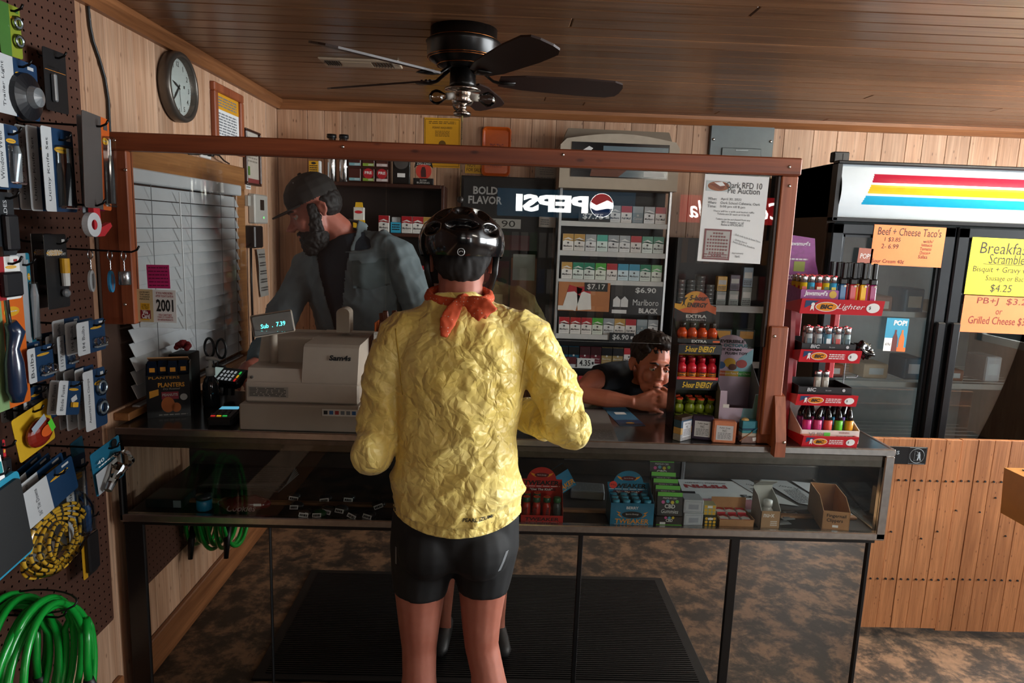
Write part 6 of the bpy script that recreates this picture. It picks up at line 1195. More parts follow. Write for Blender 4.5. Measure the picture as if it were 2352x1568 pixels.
card(104, 537, 156, 708, .1, 'black and yellow general purpose epoxy card hanging on pegboard', cols=['#c9c9c4', '#17181a'], split=.0001, text='', fill='epoxy', n=2, gap=.035)
card(30, 580, 78, 800, .1, 'white card of chrome snap tools hanging left of the epoxy', cols=['#9ca1a5', '#1f6f86'], split=.8, text='Socket Adapter', fill='tube')
card(-15, 590, 46, 690, .19, 'red and white work light card hanging on pegboard', cols=['#8c1c24', '#c9c9c6'], split=.4, text='', fill='dark')
card(-25, 640, 62, 938, .15, 'green and orange card with large navy lighter hanging on pegboard', cols=['#7d9a6a', '#c9601c'], split=.35, text='', fill='', hk=True, name='lighter_card')
c, hy, hz = box_at(12, 740, 52, 925, .175)
MB().tube([(0, 0, hz), (0, .012, hz*.75), (0, .0, hz*.35), (0, 0, 0), (0, 0, -hz*.7), (0, 0, -hz)], [.012, .018, .012, .018, .02, .012], 14).mat(1).cyl((0, -.005, hz), (0, -.012, hz+.16), .005, n=8).build('grill_lighter', [M('#182a44', .25, coat=.5), M('#a9acae', .25, 1.)], None, True, loc=c, label='navy blue long grill lighter on the orange backed card', cat='lighter')
card(178, 736, 241, 811, .2, 'white and blue 194 bulbs card hanging on pegboard', text='194 Bulbs', n=3, gap=.033, split=.42)
card(130, 768, 174, 848, .15, 'narrow white and blue tail light card hanging beside the larger bulb cards', text='1157 Bulbs', n=3, gap=.03, split=.4)
card(60, 792, 122, 872, .16, 'white and blue twin bulb card hanging on pegboard', text='Bulbs', n=3, gap=.03, split=.3)
card(194, 845, 241, 983, .2, 'white and blue hose clamps card hanging on pegboard', text='Assorted Hose Clamps', n=4, gap=.025, split=.45, fill='rings')
card(132, 875, 184, 953, .19, 'white and blue blade fuses card hanging crooked on pegboard', text='Blade Fuses', fill='fuse', n=2, rx=-14, split=.4)
card(98, 878, 134, 960, .12, 'white and dark fuse holder card hanging on pegboard', text='Fuse', fill='fuse', n=4, gap=.028, split=.4)
card(55, 890, 98, 970, .13, 'white and blue small electrical card hanging on pegboard', text='Relay', fill='dark', n=3, gap=.028, split=.35)
card(152, 1048, 200, 1242, .14, 'white and blue screwdriver card hanging on pegboard', text='Screwdriver', fill='driver', n=3, gap=.027, split=.35)
card(56, 1082, 172, 1170, .17, 'white and blue 36 inch tie downs card hanging crooked on pegboard', text='36" Tie Downs', fill='', n=4, gap=.026, rx=12, split=.48)
card(186, 1165, 222, 1325, .05, 'yellow and black tool card hanging low on the board edge', cols=['#c9961a', '#1a1a1a'], split=.3, text='', fill='dark')
card(213, 1016, 277, 1120, .22, 'teal and white light bulb pack hanging on long hook', cols=['#17607d', '#17607d'], split=.95, text='', fill='', rx=8, name='bulb_pack')
c, hy, hz = box_at(213, 1016, 277, 1120, .222)
s = MB().mat(0).rect(TR(.002, 0, 0) @ SIDE, -hy*.95, hy*.95, -hz*.95, hz*.05).mat(1).tube([(.02, -hy*.55, -hz*.6), (.022, -hy*.3, -hz*.4), (.024, hy*.1, -hz*.15), (.024, hy*.5, hz*.1), (.024, hy*.75, hz*.22)], [.011, .012, .02, .028, .012], 14).mat(2).tube([(.02, -hy*.8, -hz*.78), (.02, -hy*.5, -hz*.58)], [.009, .011], 12).mat(3).text('40', TR(.0025, -hy*.5, hz*.45) @ SIDE, hy*.5, hz*.16).lines(TR(.0025, 0, hz*.25) @ SIDE, -hy*.7, hy*.5, -hz*.05, hz*.05, 1, 3).mat(4).disc(TR(.0025, hy*.6, hz*.75) @ SIDE, .012)
s.build('light_bulb', [M('#a9aeb2', .5), BULB, STEEL, PAPER, BLACK], None, False, loc=c+V((.002, 0, 0)), rot=(R(8), 0, 0), label='clear 40 watt light bulb in the teal pack', cat='light bulb')
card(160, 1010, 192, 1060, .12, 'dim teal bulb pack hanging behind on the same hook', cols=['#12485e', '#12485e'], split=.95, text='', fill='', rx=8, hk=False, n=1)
# snack bag
c, hy, hz = box_at(32, 935, 120, 1040, .15)
s = MB().mat(0).prism(rr(hy, hz, .006, 3), 0, .001, 'yz').mat(1).ell((.012, 0, -.006), (.014, hy*.72, hz*.62), n=18, k=10).mat(2).disc(TR(.027, hy*.1, -hz*.05) @ SIDE, hy*.35, hz*.25).mat(3).rect(TR(.0275, hy*.35, hz*.05) @ SIDE @ RZ(.3), -.008, .008, -.014, .014).mat(4).rect(TR(.0275, -hy*.2, hz*.5) @ SIDE @ RZ(.3), -.03, .02, -.008, .008)
s.build('snack_bag', [M('#c39a1c', .45), M('#7a1f14', .2, coat=.4), M('#c2531c', .4), M('#4fbf2f', .5), M('#8f9aa5', .4)], loc=c, rot=(R(10), 0, 0), label='red orange and yellow shiny bag hanging on the pegboard', cat='bag'); hook(c.y, c.z+hz*.9, .17, 'black wire pegboard hook carrying the shiny red bag')
card(-10, 1010, 18, 1120, .2, 'black pouch with red strap hanging on pegboard', cols=['#141416', '#b3222c'], split=.75, text='', fill='dark')
# tape dispensers
TAPE = [M('#b9bcbe', .4), M('#b3202a', .4)]
for k in range(3):
    c, hy, hz = box_at(170, 486, 236, 545, .2-.028*k)
    s = MB().mat(0).lathe([(hz*.95, 0), (hz*.95, .014), (hz*.4, .014), (hz*.4, 0)], n=24, axis='x').mat(1).prism([(0, -hz*.95), (hy*.7, -hz*.9), (hy*1.3, -hz*.1), (hy*1.2, hz*.2), (hy*.5, -hz*.2), (hy*.45, hz*1.3), (0, hz*1.3)], .0005, .0135, 'yz'); s.build('tape_dispenser', TAPE, loc=c, label='red and white tape dispenser hanging below the tool packs' if k == 0 else 'tape dispenser hanging behind the front red and white one', cat='tape', group='tape dispensers')
hook(box_at(170, 486, 236, 545, .2)[0].y+.03, atX(215, 468, XL+.2).z, .22, 'black wire pegboard hook carrying red and white tape dispensers')
# key rings on one hook
hz_ = atX(215, 572, XL+.16); hook(hz_.y, hz_.z, .27, 'long black wire hook carrying four key chains')
for i, (px, py, d, lb, kind) in enumerate(((165, 595, .06, 'blue metal can key chain', 'can'), (200, 640, .15, 'white oval tag key chain', 'oval'), (218, 640, .2, 'light blue oval tag key chain', 'ovb'), (255, 625, .235, 'silver metal can key chain', 'cans'))):
    p = atX(px, 580, XL+d); p.y = hz_.y; p.z = hz_.z-.014; t = thing('key_chain', lb+' hanging on the long hook', 'key chain', p)
    MB().tube([(.0, .011*math.sin(2*PI*k/20), -.0+.011*math.cos(2*PI*k/20)) for k in range(20)], .0016, 6, closed=True).build('split_ring', CHROME, t, True)
    MB().tube([(0, .0015*(-1)**k, -.011-.004*k) for k in range(8)], .0016, 5).build('chain', CHROME, t, True)
    if kind[:3] == 'can': MB().lathe([(0, -.075), (.013, -.075), (.0145, -.073), (.0145, -.042), (.013, -.04), (0, -.04)], n=16).build('tag', M('#173f73', .2, .8) if kind == 'can' else M('#8f9296', .25, .9), t, True)
    else:
        s = MB().mat(0).prism([(.013*math.cos(2*PI*k/20), -.068+.028*math.sin(2*PI*k/20)) for k in range(20)], -.003, .003, 'yz').mat(1).text('HARDWARE', TR(.0036, 0, -.068) @ SIDE, .038, .007, rot=PI/2); s.build('tag', [M('#b0b3b4', .4) if kind == 'oval' else M('#2c7fae', .3), M('#c2622a', .5) if kind == 'ovb' else GR3], t)
# bungee cords in a clear bag
c, hy, hz = box_at(48, 1165, 212, 1320, .15); bg = thing('bungee_pack', 'clear bag of coiled yellow and black bungee cords on the pegboard', 'bungee cords', c)
def cordm():
    m, t, N, L, b = nt('yellow_black_cord'); tc = N.new('ShaderNodeTexCoord'); ck3 = N.new('ShaderNodeTexChecker'); ck3.inputs['Scale'].default_value = 1; ck3.inputs['Color1'].default_value = (*lin('#d9a51c'), 1); ck3.inputs['Color2'].default_value = (*lin('#15130f'), 1)
    mp = N.new('ShaderNodeMapping'); mp.inputs['Scale'].default_value = (1, 46, 4); L.new(tc.outputs['UV'], mp.inputs[0]); L.new(mp.outputs[0], ck3.inputs[0]); L.new(ck3.outputs[0], b.inputs['Base Color']); b.inputs['Roughness'].default_value = .8; return m
YC = M('#d0a01c', .7, var=.1); BC = M('#14120f', .7)
for k in range(6):
    a, w_ = hy*(.95-.11*k), hz*(.95-.09*k); N_ = 84; ph = rnd.uniform(0, 1); s = MB(); pts = [(.012*math.sin(3*PI*i/N_+k)+.004*k-.012, a*math.cos(2*PI*i/N_+ph)*(.85+.15*math.sin(2*PI*i/N_*2+k)), w_*math.sin(2*PI*i/N_+ph)-hz*.03*k) for i in range(N_+1)]
    s.tube(pts, .0042, 7); ns = 7
    s.m = [1 if (i//ns) % 4 == 3 else 0 for i in range(len(s.f))]; s.build('bungee_cord', [YC, BC], bg, True)
s = MB().mat(0).ell((.0, 0, .02), (.03, hy*1.04, hz*1.15), n=24, k=16); me = s.mesh('clear_bag', CLEAR, True); displace(me, lambda c_, n: .008*noise.noise(c_*22)); link('clear_bag', me, bg)
# teal tray
c, hy, hz = box_at(-60, 1105, 60, 1325, .22); s = MB()
tt = thing('teal_tray', 'teal and black plastic grout float hanging at the pegboard', 'tool', c, (R(8), 0, 0))
MB().prism(rr(hy, hz, .012, 3), -.004, .004, 'yz').build('teal_plate', M('#1a7f9c', .5), tt); MB().prism(rr(hy*.86, hz*.88, .01, 3), .004, .012, 'yz').build('black_pad', M('#101214', .6), tt)
s = MB().mat(0).box(-.001, .001, -hy*.5, hy*.5, 0, .05).mat(1).rect(TR(.0016, hy*.3, .025) @ SIDE, -.015, .012, -.012, .012); s.build('header_card', [PAPER, M('#1d7f86', .5)], tt).location = (0, 0, hz)
hook(c.y, c.z+hz+.02, .24, 'black wire pegboard hook carrying the teal tool')
# coiled green hose
GH = M('#0f9a35', .28, var=.08, coat=.3); hs = thing('garden_hose', 'coiled bright green hose tied with black cord hanging on the pegboard', 'hose')
c0 = atX(72, 1556, XL+.1); hs.location = c0; rr2 = random.Random(5); pts = []; N_ = 40; turns = 11
for i in range(turns*N_+1):
    t_ = i/N_; k = int(t_); a = 2*PI*t_+.4; ra = .158+.012*math.sin(t_*2.3)-.006*(k % 3); rb = .185+.014*math.cos(t_*1.7)
    pts.append(((t_/turns-.5)*.15+.012*math.sin(a*1.0+k), ra*math.cos(a)*.92, rb*math.sin(a)+.006*math.sin(3.1*t_)))
MB().tube(pts, .0083, 10).build('hose_coil', GH, hs, True)
e0, e1 = V(pts[0]), V(pts[-1])
for k, e in enumerate((e0, e1)):
    q = [e, e+V((.01, -.02, -.05)), e+V((.012, -.03, -.1)), e+V((.012, -.03, -.15))]; MB().tube(q, .0095, 10).build('hose_end', GH, hs, True); MB().tube([q[-1], q[-1]+V((0, .02, -.05)), q[-1]+V((0, .035, -.12))], [.0125, .013, .009], 10).build('hose_grip', BLACK, hs, True)
for a in (1.25,):
    y_, z_ = .16*math.cos(a), .18*math.sin(a); MB().tube([(.09*math.cos(2*PI*i/20), y_+.016*math.sin(2*PI*i/20), z_+.022*math.sin(2*PI*i/20)) for i in range(20)], .0025, 6, closed=True).build('tie_cord', BLACK, hs, True)
hook(c0.y, c0.z+.165, .19, 'black wire pegboard hook carrying the green hose coil')
# ---------------- people ----------------
from mathutils.bvhtree import BVHTree
def skin_mat(name, h, dirt=0.):
    m, t, N, L, b = nt(name); tc = N.new('ShaderNodeTexCoord'); c = lin(h)
    n1 = N.new('ShaderNodeTexNoise'); n1.inputs['Scale'].default_value = 14; n1.inputs['Detail'].default_value = 6; L.new(tc.outputs['Object'], n1.inputs['Vector'])
    rp = N.new('ShaderNodeValToRGB'); rp.color_ramp.elements[0].position = .3; rp.color_ramp.elements[1].position = .7
    rp.color_ramp.elements[0].color = (c[0]*.8, c[1]*.68, c[2]*.62, 1); rp.color_ramp.elements[1].color = (*c, 1); L.new(n1.outputs['Fac'], rp.inputs[0]); L.new(rp.outputs[0], b.inputs['Base Color'])
    b.inputs['Roughness'].default_value = .5; b.inputs['Subsurface Weight'].default_value = .12; b.inputs['Subsurface Radius'].default_value = (.01, .004, .002); b.inputs['Subsurface Scale'].default_value = 1.
    return m
SKIN = skin_mat('skin', '#ad6e5c'); SKINB = skin_mat('skin_pale', '#c47a60'); SKINC = skin_mat('skin_clerk', '#b8705f')
def cloth(name, a, b_, sc=40, bump=.4, r=.85, weave=500):
    m, t, N, L, b = nt(name); tc = N.new('ShaderNodeTexCoord'); ca, cb = lin(a), lin(b_)
    n1 = N.new('ShaderNodeTexNoise'); n1.inputs['Scale'].default_value = sc*.2; n1.inputs['Detail'].default_value = 6; L.new(tc.outputs['Object'], n1.inputs['Vector'])
    mx = N.new('ShaderNodeMix'); mx.data_type = 'RGBA'; mx.inputs[6].default_value = (*ca, 1); mx.inputs[7].default_value = (*cb, 1); L.new(n1.outputs['Fac'], mx.inputs[0]); L.new(mx.outputs[2], b.inputs['Base Color'])
    n2 = N.new('ShaderNodeTexNoise'); n2.inputs['Scale'].default_value = weave; L.new(tc.outputs['Object'], n2.inputs['Vector'])
    bp = N.new('ShaderNodeBump'); bp.inputs['Strength'].default_value = bump; bp.inputs['Distance'].default_value = .001; L.new(n2.outputs['Fac'], bp.inputs['Height']); L.new(bp.outputs[0], b.inputs['Normal'])
    b.inputs['Roughness'].default_value = r; return m
def nylon():
    m, t, N, L, b = nt('crinkled_yellow_nylon'); tc = N.new('ShaderNodeTexCoord')
    n0 = N.new('ShaderNodeTexNoise'); n0.inputs['Scale'].default_value = 9; n0.inputs['Detail'].default_value = 3; L.new(tc.outputs['Object'], n0.inputs['Vector'])
    va = N.new('ShaderNodeVectorMath'); va.operation = 'MULTIPLY_ADD'; va.inputs[1].default_value = (.09, .09, .09); L.new(n0.outputs['Color'], va.inputs[0]); L.new(tc.outputs['Object'], va.inputs[2])
    hs = []
    for sc, wt in ((6.5, 1.), (16, .5), (40, .22)):
        v = N.new('ShaderNodeTexVoronoi'); v.feature = 'DISTANCE_TO_EDGE'; v.inputs['Scale'].default_value = sc; v.inputs['Randomness'].default_value = 1; L.new(va.outputs[0], v.inputs['Vector'])
        r_ = N.new('ShaderNodeMath'); r_.operation = 'MULTIPLY'; r_.inputs[1].default_value = wt; L.new(v.outputs['Distance'], r_.inputs[0]); hs.append(r_)
    s1 = N.new('ShaderNodeMath'); s1.operation = 'ADD'; L.new(hs[0].outputs[0], s1.inputs[0]); L.new(hs[1].outputs[0], s1.inputs[1])
    s2 = N.new('ShaderNodeMath'); s2.operation = 'ADD'; L.new(s1.outputs[0], s2.inputs[0]); L.new(hs[2].outputs[0], s2.inputs[1])
    bp = N.new('ShaderNodeBump'); bp.inputs['Strength'].default_value = .8; bp.inputs['Distance'].default_value = .03; L.new(s2.outputs[0], bp.inputs['Height']); L.new(bp.outputs[0], b.inputs['Normal'])
    sp = N.new('ShaderNodeTexVoronoi'); sp.inputs['Scale'].default_value = 17; L.new(tc.outputs['Object'], sp.inputs['Vector'])
    rs_ = N.new('ShaderNodeValToRGB'); rs_.color_ramp.elements[0].position = .03; rs_.color_ramp.elements[1].position = .05; rs_.color_ramp.elements[0].color = (.22, .13, .06, 1); rs_.color_ramp.elements[1].color = (1, 1, 1, 1); L.new(sp.outputs['Distance'], rs_.inputs[0])
    n3 = N.new('ShaderNodeTexNoise'); n3.inputs['Scale'].default_value = 6; L.new(tc.outputs['Object'], n3.inputs['Vector'])
    mx = N.new('ShaderNodeMix'); mx.data_type = 'RGBA'; mx.inputs[6].default_value = (*lin('#dcb844'), 1); mx.inputs[7].default_value = (*lin('#f2e08e'), 1); L.new(n3.outputs['Fac'], mx.inputs[0])
    m2 = N.new('ShaderNodeMix'); m2.data_type = 'RGBA'; m2.blend_type = 'MULTIPLY'; m2.inputs[0].default_value = .7; L.new(mx.outputs[2], m2.inputs[6]); L.new(rs_.outputs[0], m2.inputs[7])
    L.new(m2.outputs[2], b.inputs['Base Color']); b.inputs['Roughness'].default_value = .42; b.inputs['Sheen Weight'].default_value = .2
    return m
def local(me, org):
    o = V(org)
    for v in me.vertices: v.co -= o
    return me
def bvh(me): return BVHTree.FromPolygons([v.co.copy() for v in me.vertices], [tuple(p.vertices) for p in me.polygons])
def drape(mb, tree, d=(0, 1, 0), off=.0015, back=.6):
    """lay flat print on a body surface: shoot every vertex along d"""
    d = V(d).normalized(); out = []
    for p in mb.v:
        h = tree.ray_cast(p-d*back, d); out.append(h[0]-d*off if h[0] is not None else p)
    mb.v = out; return mb
def hmat(pos, az, pitch, roll=0., s=1.):
    """head frame: local -Y looks along the azimuth (x, y), pitch>0 looks down"""
    a = V((az[0], az[1], 0)).normalized(); f = V((a.x*math.cos(pitch), a.y*math.cos(pitch), -math.sin(pitch))); r_ = V((-a.y, a.x, 0)); r_ = -r_ if r_.cross(-f).z < 0 else r_
    X = r_; Y = -f; Z = X.cross(Y)
    m_ = Matrix(((X.x, Y.x, Z.x, pos[0]), (X.y, Y.y, Z.y, pos[1]), (X.z, Y.z, Z.z, pos[2]), (0, 0, 0, 1)))
    return m_ @ RY(roll) @ Matrix.Scale(s, 4)
def head(mb, H, nose=1., jaw=1.):
    mb.tf(H)
    mb.ell((0, .012, .03), (.074, .094, .092)); mb.ell((0, -.03, -.03), (.063*jaw, .066, .085)); mb.ell((0, -.042, -.085), (.048*jaw, .05, .036)); mb.ell((0, -.078, -.106), (.02, .018, .016))
    mb.tube([(0, -.088, .012), (0, -.1, -.012), (0, -.114*nose-.002, -.034), (0, -.104, -.044)], [.008, .0095, .013*nose, .009], 10); [mb.ell((k*.012, -.1, -.038), (.008, .01, .007), n=10, k=6) for k in (-1, 1)]
    mb.ell((0, -.08, .022), (.05, .018, .012)); mb.ell((0, -.098, -.066), (.022, .010, .006)); mb.ell((0, -.096, -.078), (.02, .010, .0065))
    for k in (-1, 1):
        mb.ell((k*.035, -.068, -.035), (.026, .026, .03)); mb.tube([(k*.076, .012, .008), (k*.084, .02, .012), (k*.086, .03, 0), (k*.083, .028, -.02), (k*.077, .014, -.038), (k*.074, .004, -.034)], .0065, 8); mb.ell((k*.076, .014, -.01), (.006, .016, .024))
    mb.tf(None)
def face_bits(H, root, org, brow, iris='#2a1c14', lidm=None):
    inv = TR(-org[0], -org[1], -org[2]) @ H
    for k in (-1, 1):
        s = MB().tf(inv).mat(0).ell((k*.03, -.0785, -.002), (.0125, .0115, .0105), n=14, k=10).mat(1).ell((k*.03, -.0845, -.003), (.006, .006, .006), n=12, k=8); s.build('eye', [M('#b9aaa0', .25), M(iris, .15)], root, True)
        MB().tf(inv).tube([(k*.017, -.086, .0085), (k*.03, -.0915, .0075), (k*.043, -.083, .001)], [(.004, .0035), (.0055, .0045), (.003, .003)], 8).build('eyelid', lidm or SKIN, root, True)
        MB().tf(inv).tube([(k*.013, -.0935, .02), (k*.03, -.0955, .0255), (k*.048, -.08, .02)], [(.004, .003), (.0045, .004), (.002, .002)], 8).build('eyebrow', brow, root, True)
def hand(mb, w_, d, n, side, curl=(20, 35, 30), s=1., spread=4., thumb=(35, 20)):
    """palm, four unequal jointed fingers and a thumb; d wrist to knuckles, n the palm's facing, side = +1 if thumb lies along d x n"""
    d = V(d).normalized(); n = V(n); n = (n-d*n.dot(d)).normalized(); l = d.cross(n)*side; w_ = V(w_)
    mb.tube([w_-d*.03, w_+d*.03*s, w_+d*.075*s, w_+d*.09*s], [(.024*s, .018*s), (.036*s, .015*s), (.039*s, .013*s), (.034*s, .010*s)], 12, flat=l)
    for i, (off, ln) in enumerate(((.028, .072), (.010, .080), (-.009, .075), (-.027, .058))):
        p = w_+d*(.082 if i in (1, 2) else .076)*s+l*off*s; a = R(spread*(1.5-i)); dd = (d*math.cos(a)+l*math.sin(a)); pts = [p-dd*.02*s, p]; ang = 0
        for k, (c_, f_) in enumerate(zip(curl, (.45, .31, .24))): ang += R(c_); q = dd*math.cos(ang)+n*math.sin(ang); pts.append(pts[-1]+q*ln*f_*s)
        mb.tube(pts, [.0095*s, .0095*s, .0088*s, .008*s, .0062*s], 9)
    a = R(thumb[0]); dd = d*math.cos(a)+l*math.sin(a); p = w_+d*.02*s+l*.022*s; pts = [p, p+dd*.035*s]; q = (dd*math.cos(R(thumb[1]))+n*math.sin(R(thumb[1]))); pts += [pts[-1]+q*.028*s, pts[-1]+(q*.8+d*.3+n*.15).normalized()*.05*s]
    mb.tube(pts, [.014*s, .0115*s, .0105*s, .0075*s], 9)
def shoe(nm, root, org, a, d, mt, s=1.):
    d = V(d).normalized(); a = V(a)-V(org); z = V((0, 0, 1))
    MB().tube([a-d*.07*s+z*.035, a+z*.04, a+d*.08*s+z*.035, a+d*.15*s+z*.026, a+d*.185*s+z*.02], [(.034, .034), (.04, .04), (.034, .042), (.026, .042), (.014, .026)], 14, flat=(0, 0, 1)).build(nm, mt, root, True)

# ---- cyclist ----
co_ = (-.09, 1.69, .0085); cy = thing('person', 'cyclist in crinkled yellow jacket black shorts and black helmet at the counter', 'person', co_)
LL = [((-.16, 1.70, .88), .09), ((-.172, 1.70, .78), .088), ((-.182, 1.695, .65), .068), ((-.182, 1.69, .56), .056), ((-.181, 1.69, .49), .0475), ((-.179, 1.682, .42), .046), ((-.178, 1.67, .33), .053), ((-.176, 1.68, .22), .044), ((-.175, 1.69, .11), .034), ((-.175, 1.695, .04), .036)]
RL = [((-.02, 1.70, .88), .09), ((-.012, 1.70, .78), .086), ((-.015, 1.695, .66), .064), ((-.016, 1.69, .57), .053), ((-.013, 1.69, .5), .0465), ((.004, 1.682, .43), .0455), ((.02, 1.67, .34), .053), ((.032, 1.68, .22), .044), ((.036, 1.69, .11), .034), ((.036, 1.695, .04), .036)]
b = MB(); Hc = hmat((-.098, 1.815, 1.528), (-.05, 1), R(20), 0, 1.)
head(b, Hc)
b.tube([(-.095, 1.745, 1.36), (-.096, 1.76, 1.44), (-.097, 1.79, 1.52)], [.066, .058, .056], 14)
b.tube([(-.088, 1.70, .8), (-.088, 1.70, .95), (-.086, 1.70, 1.08), (-.088, 1.71, 1.25), (-.09, 1.72, 1.34), (-.094, 1.74, 1.42)], [(.13, .09), (.13, .09), (.12, .085), (.14, .09), (.13, .075), (.06, .05)], 16, flat=(1, 0, 0))
AL = [(-.235, 1.72, 1.335), (-.285, 1.71, 1.19), (-.297, 1.69, 1.06), (-.24, 1.86, 1.06), (-.17, 1.97, 1.085)]; AR = [(.08, 1.72, 1.345), (.15, 1.715, 1.22), (.193, 1.70, 1.12), (.10, 1.86, 1.09), (.01, 1.955, 1.095)]
b.tube(AL, [.05, .042, .036, .034, .023], 10); b.tube(AR, [.05, .042, .036, .034, .023], 10)
for lg in (LL, RL):
    b.tube([p for p, r_ in lg], [r_ for p, r_ in lg], 14)
    k_ = lg[-1][0]; b.tube([(k_[0], k_[1]-.03, .035), (k_[0], k_[1]+.03, .035), (k_[0], k_[1]+.075, .03)], [.03, .036, .02], 10)
hand(b, AL[-1], (.5, .8, .1), (.6, -.4, -.5), -1, (30, 45, 35)); hand(b, AR[-1], (-.5, .8, .0), (-.6, -.4, -.5), 1, (30, 45, 35))
me = local(remesh(b, .0055, 3), co_); me.materials.append(SKIN); link('body', me, cy)
# shorts
b = MB(); b.tube([p for p, r_ in LL[:3]], [.096, .093, .0725], 16); b.tube([p for p, r_ in RL[:3]], [.096, .091, .0695], 16)
b.tube([(-.09, 1.7, .74), (-.09, 1.7, .8), (-.09, 1.7, .88), (-.088, 1.7, .95)], [(.1, .08), (.165, .115), (.165, .118), (.15, .105)], 20, flat=(1, 0, 0)); b.ell((-.155, 1.65, .8), (.085, .08, .085)); b.ell((-.025, 1.65, .8), (.083, .08, .085))
me = local(remesh(b, .006, 5), co_); displace(me, lambda c, n: .0015*noise.noise(c*22)); me.materials.append(M('#08090b', .75, var=.2, sc=90)); so = link('shorts', me, cy); tree = bvh(me)
s = MB()
for i in range(16): s.rect(TR(.026+.0012*i-co_[0]+.001, -.4, .765+.003*i-co_[2]) @ FRONT, -.0035, .0035, -.0009, .0009)
for i in range(16): s.rect(TR(-.238-co_[0], -.4, .757+.003*i-co_[2]) @ FRONT, -.002, .002, -.0009, .0009)
drape(s, tree).build('reflective_print', M('#8f9498', .3), so, kind='stuff')
# jacket
b = MB()
rings = [(-.086, 1.695, .858, .170, .132), (-.086, 1.697, .9, .171, .132), (-.088, 1.70, .95, .168, .127), (-.088, 1.70, 1.01, .160, .118), (-.088, 1.70, 1.08, .152, .113), (-.089, 1.705, 1.16, .160, .118), (-.09, 1.71, 1.24, .172, .122), (-.091, 1.715, 1.31, .172, .112), (-.093, 1.725, 1.36, .145, .095), (-.095, 1.735, 1.405, .105, .08), (-.096, 1.745, 1.437, .074, .07)]
b.tube([r_[:3] for r_ in rings], [(r_[3], r_[4]) for r_ in rings], 28, flat=(1, 0, 0))
b.tube([(-.2, 1.72, 1.36)]+AL, [.055, .068, .060, .058, .05, .035], 14); b.ell((-.3, 1.675, 1.05), (.05, .055, .055)); b.tube([(.04, 1.72, 1.37)]+AR, [.055, .069, .064, .058, .05, .035], 14); b.ell((.2, 1.69, 1.115), (.05, .052, .05)); b.tube([(-.25, 1.72, 1.345), (-.09, 1.72, 1.385), (.08, 1.72, 1.355)], [.05, .06, .05], 12)
me = remesh(b, .005, 6)
def ridge(p): return 1-2*abs(noise.noise(p))
def crease(p, k=3): return (1-min(1, abs(noise.noise(p))*1.6))**k
def wr(c, n):
    arm = max(0, min(1, (abs(c.x+.088)-.16)/.04)) if c.z < 1.32 else 0
    wv = V((noise.noise(c*5), noise.noise(c*5+V((9, 2, 4))), noise.noise(c*5+V((1, 8, 3)))))*.05; c2 = c+wv
    q = V((c2.x*.8+c2.z*.6, c2.y, c2.z*.8-c2.x*.6))
    low = max(0, min(1, (1.18-c.z)/.15))
    h = (.004+.011*low)*crease(V((q.x*2.6, q.y*2.5, q.z*8.5)), 2)+.005*crease(V((c2.x*8+c2.z*4, c2.y*8, c2.z*5-c2.x*6))+V((3, 1, 7)))+.0028*crease(c2*17+V((5, 0, 2)))
    h += arm*.009*crease(V((c.x*5, c.y*5, c.z*19+c.x*12)), 2)
    if c.z < .89: h = h*.3+.001*math.sin(math.atan2(c.y-1.7, c.x+.086)*52)
    if n.z < -.5 and c.z < .88: return 0.
    return h-.007
displace(me, wr)
for v in me.vertices:
    t_ = max(0., 1-(v.co.z-.852)/.09)
    if v.co.z < .95 and abs(v.co.x+.086) < .2: v.co.z += t_*(.034*min(1.2, ((v.co.x+.086)/.16)**2)-.004)
local(me, co_); me.update(); me.materials.append(nylon()); jk = link('jacket', me, cy); tree = bvh(me)
s = MB().text('PEARL iZUMi', TR(-.03-co_[0], -.4, .914-co_[2]) @ FRONT, .075, .0095, bold=.02, shear=.15, rot=R(3)); drape(s, tree, off=.002).build('lettering', M('#1a1610', .6), jk)
for x0, x1, z0_, z1_ in ((-.247, -.225, 1.36, 1.2), (.082, .062, 1.365, 1.21)):
    s = MB().tf(TR(-co_[0], -co_[1], -co_[2]))
    pts = [V((x0+(x1-x0)*i/14-co_[0], -.4, z0_+(z1_-z0_)*i/14-co_[2])) for i in range(15)]; pth = []
    for p in pts:
        h = tree.ray_cast(p, V((0, 1, 0)))
        if h[0] is not None: pth.append(h[0])
    if len(pth) > 2: MB().tube(pth, .0016, 5).build('shoulder_seam', M('#b8962f', .6), jk, True)
# hair under the helmet
b = MB().tf(Hc); b.ell((0, .03, .025), (.083, .088, .098)); b.ell((0, .068, -.035), (.066, .04, .05)); b.tf(None); me = remesh(b, .005, 2); displace(me, lambda c, n: .004*noise.noise(V((c.x*90, c.y*90, c.z*25)))); local(me, co_); me.materials.append(M('#120d0b', .8)); link('hair', me, cy)
